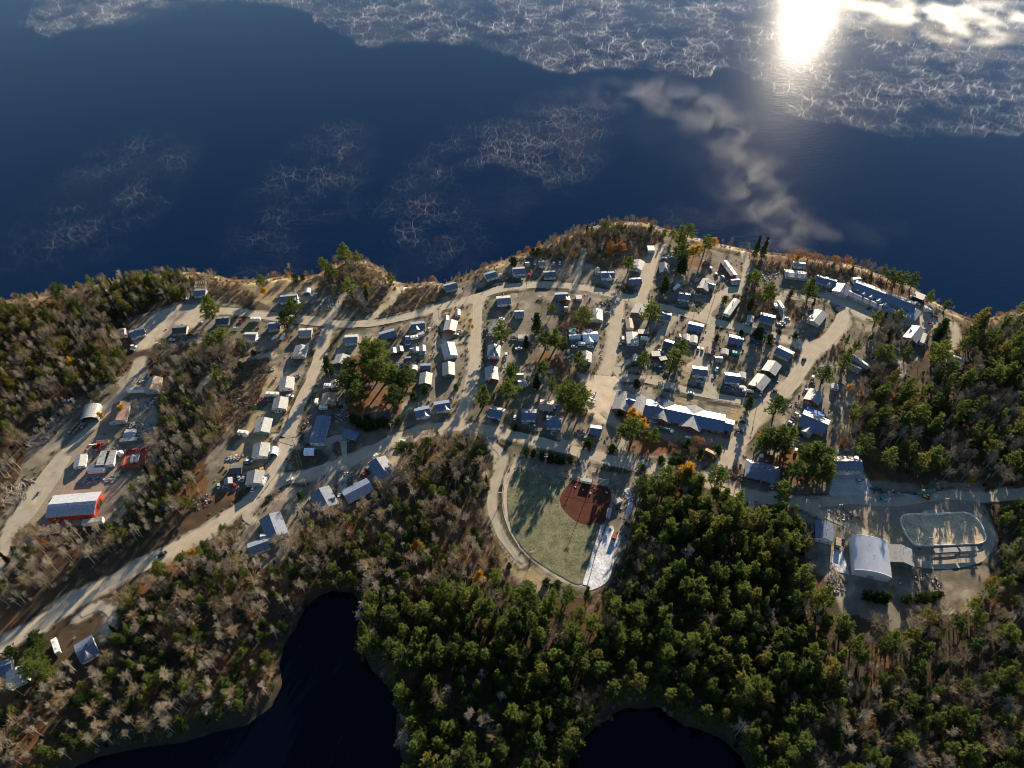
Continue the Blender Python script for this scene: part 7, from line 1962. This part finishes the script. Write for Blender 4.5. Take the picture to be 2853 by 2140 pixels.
for q in BUILT:
    for k in range(5):
        a = rng.uniform(0, 6.28); r_ = q[4] + rng.uniform(1, 11)
        ub_ = (q[3][0] + math.cos(a) * r_, q[3][1] + math.sin(a) * r_)
        if free(np.array([ub_[0]]), np.array([ub_[1]]), None)[0] and rng.random() < .7: ub.append((*ub_, -.05, rng.uniform(.4, 1.1), rng.uniform(0, 6.28), rng.choice((0, 1, 2, 2))))
# fringe of bushes along both shores
for line in (SHORE, POND1, POND2):
    dn = densify(line if line is SHORE else line + [line[0]], 2.2)
    for p in dn:
        for k in range(6 if line is SHORE else 5):
            x, y = p.x + rng.gauss(0, 3 if line is SHORE else 5), p.y + rng.gauss(0, 3 if line is SHORE else 5) - (4 if line is SHORE else 0)
            if not inpoly(np.array([x]), np.array([y]), LAND)[0]: continue
            z = height(x, y)
            if z < (LAKE_Z if line is SHORE else POND_Z) + .3: continue
            if rng.random() < .55: ub.append((x, y, z - .05, rng.uniform(.4, .9), rng.uniform(0, 6.28), rng.choice((0, 1, 2))))
scatter('undergrowth', 'brown leafless brush and young evergreens under the trees', 'undergrowth', BUSH, ub)
# dry grass tufts along the road verges and yards
gt = MB()
g_ = np.random.default_rng(3)
tufts = []
for nm, wd_, rl in ROADW:
    for p in densify(rl, 1.6):
        for k in range(3):
            x, y = p.x + rng.gauss(0, 1) * 3 + rng.choice((-1, 1)) * (wd_ / 2 + 2.2), p.y + rng.gauss(0, 2)
            if rng.random() < .5: tufts.append((x, y))
tx = np.array([t_[0] for t_ in tufts]); ty = np.array([t_[1] for t_ in tufts])
ok = np.ones(len(tx), bool)
for nm, wd_, rl in ROADW: ok &= segdist(tx, ty, rl) > wd_ / 2 + .9
for nm, pp, cc in PADW: ok &= ~inpoly(tx, ty, pp)
for bx, by, br in BX: ok &= np.hypot(tx - bx, ty - by) > br
ok &= inpoly(tx, ty, LAND) & (segdist(tx, ty, SHORE) > 4)
def tuft(seed):
    g = np.random.default_rng(seed)
    c_ = np.zeros((40, 3)); c_[:, :2] = g.normal(0, .35, (40, 2)); d = g.normal(0, .4, (40, 3)); d[:, 2] = 1
    return quads_mesh('tuft', leaf_faces(c_, d, .8, .12, g), ['dry_grass'])
foliage('dry_grass', (.16, .12, .055), (.36, .28, .14), .3)
scatter('dry_grass', 'dry grass tufts along the road verges', 'grass', [tuft(1), tuft(2)], [(x, y, height(x, y) - .03, rng.uniform(.6, 1.5), rng.uniform(0, 6.28), rng.randrange(2)) for x, y, o_ in zip(tx, ty, ok) if o_])

# ----------------------------------------------------------------- mist on the lake, drifting smoke, fog bank
def volume_material(name, dens, web=None, ball=False, noise_scale=.03, thr=(.42, .7), step=.02, aniso=.45, base=0.0, flat=False, distort=0.0):
    m = bpy.data.materials.new(name)
    n, l = nodes_of(m)
    out = n.new('ShaderNodeOutputMaterial'); pv = n.new('ShaderNodeVolumePrincipled')
    pv.inputs['Color'].default_value = (.97, .97, .97, 1); pv.inputs['Anisotropy'].default_value = aniso
    geo = n.new('ShaderNodeNewGeometry')
    def math_(op, a=None, b=None, c_=None, clamp=False):
        q = n.new('ShaderNodeMath'); q.operation = op; q.use_clamp = clamp
        for i, v in enumerate((a, b, c_)):
            if v is None: continue
            if isinstance(v, (int, float)): q.inputs[i].default_value = v
            else: l.new(v, q.inputs[i])
        return q.outputs[0]
    def ramp(v, a, b):
        q = n.new('ShaderNodeMapRange'); q.interpolation_type = 'SMOOTHSTEP'
        q.inputs['From Min'].default_value = a; q.inputs['From Max'].default_value = b
        l.new(v, q.inputs['Value'])
        return q.outputs[0]
    def noise(sc, det=4, vec=None):
        q = n.new('ShaderNodeTexNoise'); q.inputs['Scale'].default_value = sc; q.inputs['Detail'].default_value = det
        q.inputs['Distortion'].default_value = distort
        l.new(vec or geo.outputs['Position'], q.inputs['Vector'])
        return q
    d = None
    if web:
        wn = noise(.04, 5)
        sub = n.new('ShaderNodeVectorMath'); sub.operation = 'SUBTRACT'; sub.inputs[1].default_value = (.5, .5, .5)
        l.new(wn.outputs['Color'], sub.inputs[0])
        sc = n.new('ShaderNodeVectorMath'); sc.operation = 'SCALE'; sc.inputs['Scale'].default_value = 24
        l.new(sub.outputs[0], sc.inputs[0])
        ad = n.new('ShaderNodeVectorMath'); ad.operation = 'ADD'
        l.new(geo.outputs['Position'], ad.inputs[0]); l.new(sc.outputs[0], ad.inputs[1])
        tot = None
        for cell, wd, k in web:
            vo = n.new('ShaderNodeTexVoronoi'); vo.voronoi_dimensions = '2D'; vo.feature = 'DISTANCE_TO_EDGE'; vo.inputs['Scale'].default_value = 1 / cell
            l.new(ad.outputs[0], vo.inputs['Vector'])
            r = math_('MULTIPLY', ramp(vo.outputs['Distance'], wd, 0.0), k)
            tot = r if tot is None else math_('ADD', tot, r)
        br = ramp(noise(.03, 5).outputs['Fac'], .36, .66)
        big_ = ramp(noise(.009, 3).outputs['Fac'], .36 if not ball else .30, .56)
        d = math_('MULTIPLY', tot, math_('MULTIPLY', math_('MULTIPLY_ADD', br, 1.0, .10), math_('MULTIPLY_ADD', big_, 1.0, .18 if not ball else 0.0)))
        d = math_('ADD', d, math_('MULTIPLY', ramp(noise(.008, 4).outputs['Fac'], .4, .7), base))
    else:
        d = ramp(noise(noise_scale, 6).outputs['Fac'], *thr)
    if ball:
        tc = n.new('ShaderNodeTexCoord')
        v = tc.outputs['Object']
        if flat:
            fl = n.new('ShaderNodeVectorMath'); fl.operation = 'MULTIPLY'; fl.inputs[1].default_value = (1, 1, 0)
            l.new(v, fl.inputs[0]); v = fl.outputs[0]
        ln = n.new('ShaderNodeVectorMath'); ln.operation = 'LENGTH'; l.new(v, ln.inputs[0])
        d = math_('MULTIPLY', d, ramp(ln.outputs['Value'], 1.0, .15))
    d = math_('MULTIPLY', d, dens)
    l.new(d, pv.inputs['Density'])
    l.new(pv.outputs[0], out.inputs['Volume'])
    m.cycles.volume_step_rate = step
    MATS[name] = m
    return m
volume_material('web_mist', .027, web=[(20, .03, 1.0), (9.5, .045, .55), (4.5, .07, .25)], step=.015, base=.03)
volume_material('wisp_mist', .017, web=[(15, .03, 1.0), (7, .045, .7), (3.5, .07, .3)], ball=True, flat=True, step=.06, base=.06)
volume_material('smoke', .0027, ball=True, noise_scale=.045, thr=(.38, .70), distort=.5, step=.5, aniso=.3)
volume_material('thin_smoke', .0013, ball=True, noise_scale=.036, thr=(.38, .70), distort=.5, step=.6, aniso=.3)
volume_material('fog_bank', .034, ball=True, noise_scale=.02, thr=(.40, .66), step=.4, aniso=.4)

edge = poly('Z', [(60, 55), (100, 80), (170, 60), (250, 52), (330, 20), (420, 6), (480, 4), (560, 8), (640, 22), (740, 75), (790, 104), (870, 92), (960, 95), (1080, 116), (1200, 156), (1350, 150), (1500, 166), (1580, 150), (1660, 196), (1700, 245), (1800, 270), (1960, 296), (2060, 300), (2212, 290), (2450, 275)], LAKE_Z)
ep = densify(edge, 8)
ep = [(p.x + rng.gauss(0, 2.5), p.y + rng.gauss(0, 4)) for p in ep]
b = MB()
b.prism(ep + [(ep[-1][0] + 600, ep[-1][1] + 100), (ep[-1][0] + 700, 1900), (ep[0][0] - 300, 1900)], LAKE_Z + .15, LAKE_Z + 3.2)
tag(b.build('mist', 'web_mist'), 'web of white mist filaments on the far lake water', 'mist', None, 'stuff')
def puff(name, m, t, u, v, z, rx, ry, rz_, lab, cat, turn=0.0, flat=False):
    p = at(t, u, v, z)
    if flat:
        b = MB(); b.prism([(math.cos(k * math.pi / 16), math.sin(k * math.pi / 16)) for k in range(32)], -1, 1)
        me_ = b.mesh(name, [m])
    else:
        import bmesh as bm_
        q = bm_.new(); bm_.ops.create_icosphere(q, subdivisions=3, radius=1.0)
        me_ = bpy.data.meshes.new(name); q.to_mesh(me_); q.free(); me_.materials.append(MATS[m])
    o = link(name, me_, None, p, turn, (rx, ry, rz_))
    tag(o, lab, cat, None, 'stuff')
W_ = LAKE_Z + 1.6
for t, u, v, rx, ry, a, lab in (('Z', 660, 420, 75, 210, -.12, 'faint mist wisps on the water left of the middle'), ('Z', 970, 430, 85, 240, -.25, 'bright mist wisps on the water above the shore road'),
                                ('Z', 1180, 310, 90, 200, -.4, 'thin mist wisps in the middle of the lake'), ('Z', 250, 20, 190, 90, .2, 'small mist patch at the far left of the lake'), ('Z', 230, 420, 90, 190, -.1, 'very faint mist wisps on the left lake'),
                                ('Z', 1500, 470, 45, 35, 0, 'small mist swirl off the northern point')):
    puff('mist', 'wisp_mist', t, u, v, W_, rx, ry, 1.4, lab, 'mist', a, True)
PLUME = [(1700, 560, 2), (1690, 520, 4), (1665, 470, 7), (1640, 420, 10), (1612, 360, 13), (1585, 305, 16), (1550, 255, 18), (1480, 220, 18), (1390, 200, 16)]
for k in range(len(PLUME) - 1):
    p, q = at('Z', *PLUME[k]), at('Z', *PLUME[k + 1])
    d = q - p
    for f, wdt, off in ((.25, 46 + 3 * k, -14), (.75, 38 + 5 * k, 18)):
        o_ = p.lerp(q, f)
        a = math.atan2(d.y, d.x) - math.pi / 2
        x, y, _ = pix(o_)
        puff('smoke', 'smoke' if k < 4 else 'thin_smoke', 'Z', x * 2212 / 2853 + off, y * 2212 / 2853, o_.z, wdt, d.length * .95 + 14, 6 + k, 'pale smoke drifting from the shore over the lake', 'smoke', a)
for u, v, z, rx, ry, rz_ in [(1745, 480, 8, 40, 34, 8), (1800, 505, 7, 55, 30, 7), (1870, 500, 8, 55, 34, 7), (1740, 530, 4, 40, 22, 5), (1330, 200, 14, 90, 60, 8), (1615, 590, 4, 14, 26, 5), (1605, 550, 4, 14, 24, 5)]:
    puff('smoke', 'thin_smoke', 'Z', u, v, z, rx, ry, rz_, 'pale smoke drifting from the shore over the lake', 'smoke', .3)
for u, v, z, rx, ry, rz_ in [(1960, 30, 10, 110, 70, 6), (2040, 50, 8, 90, 50, 6), (1900, -5, 12, 160, 90, 8), (2090, 75, 8, 80, 50, 5), (2150, 30, 8, 140, 70, 6), (1820, -30, 8, 120, 60, 7)]:
    puff('fog_bank', 'fog_bank', 'Z', u, v, LAKE_Z + 5 + rz_, rx, ry, rz_, 'glowing white fog bank beside the sun glint', 'fog')

# ----------------------------------------------------------------- labels that name what a thing stands beside
def side(dx, dy):
    if abs(dx) > abs(dy) * 1.3: return 'right of the' if dx > 0 else 'left of the'
    return 'below the' if dy > 0 else 'above the'
def settle():
    seen = {}
    for o, text, cat, grp, ref in WANT:
        x, y, _ = pix(o.matrix_basis.translation)
        best = sorted((math.hypot(o.location.x - q[3][0], o.location.y - q[3][1]) - q[4] * .5, q) for q in BUILT)[0][1]
        lab = f'{text} {side(x - best[0], y - best[1])} {best[2]}'
        seen.setdefault(lab, []).append((x, y, o))
        tag(o, lab, cat, grp)
    RANK = {2: ('leftmost', 'rightmost'), 3: ('leftmost', 'middle', 'rightmost'), 4: ('leftmost', 'second from left', 'third from left', 'rightmost')}
    for lab, lst in seen.items():
        n = len(lst)
        if n == 1: continue
        lst.sort(key=lambda q: q[0])
        names = RANK.get(n) or ['leftmost'] + [w_ + ' from left' for w_ in ('second', 'third', 'fourth', 'fifth', 'sixth', 'seventh', 'eighth', 'ninth', 'tenth')[:n - 2]] + ['rightmost']
        for (x, y, o), w_ in zip(lst, names):
            o['label'] = f'{w_} {lab}'
    for o, *_ in WANT:
        ws = o['label'].split()
        if len(ws) > 16: o['label'] = ' '.join(ws[:16])
settle()
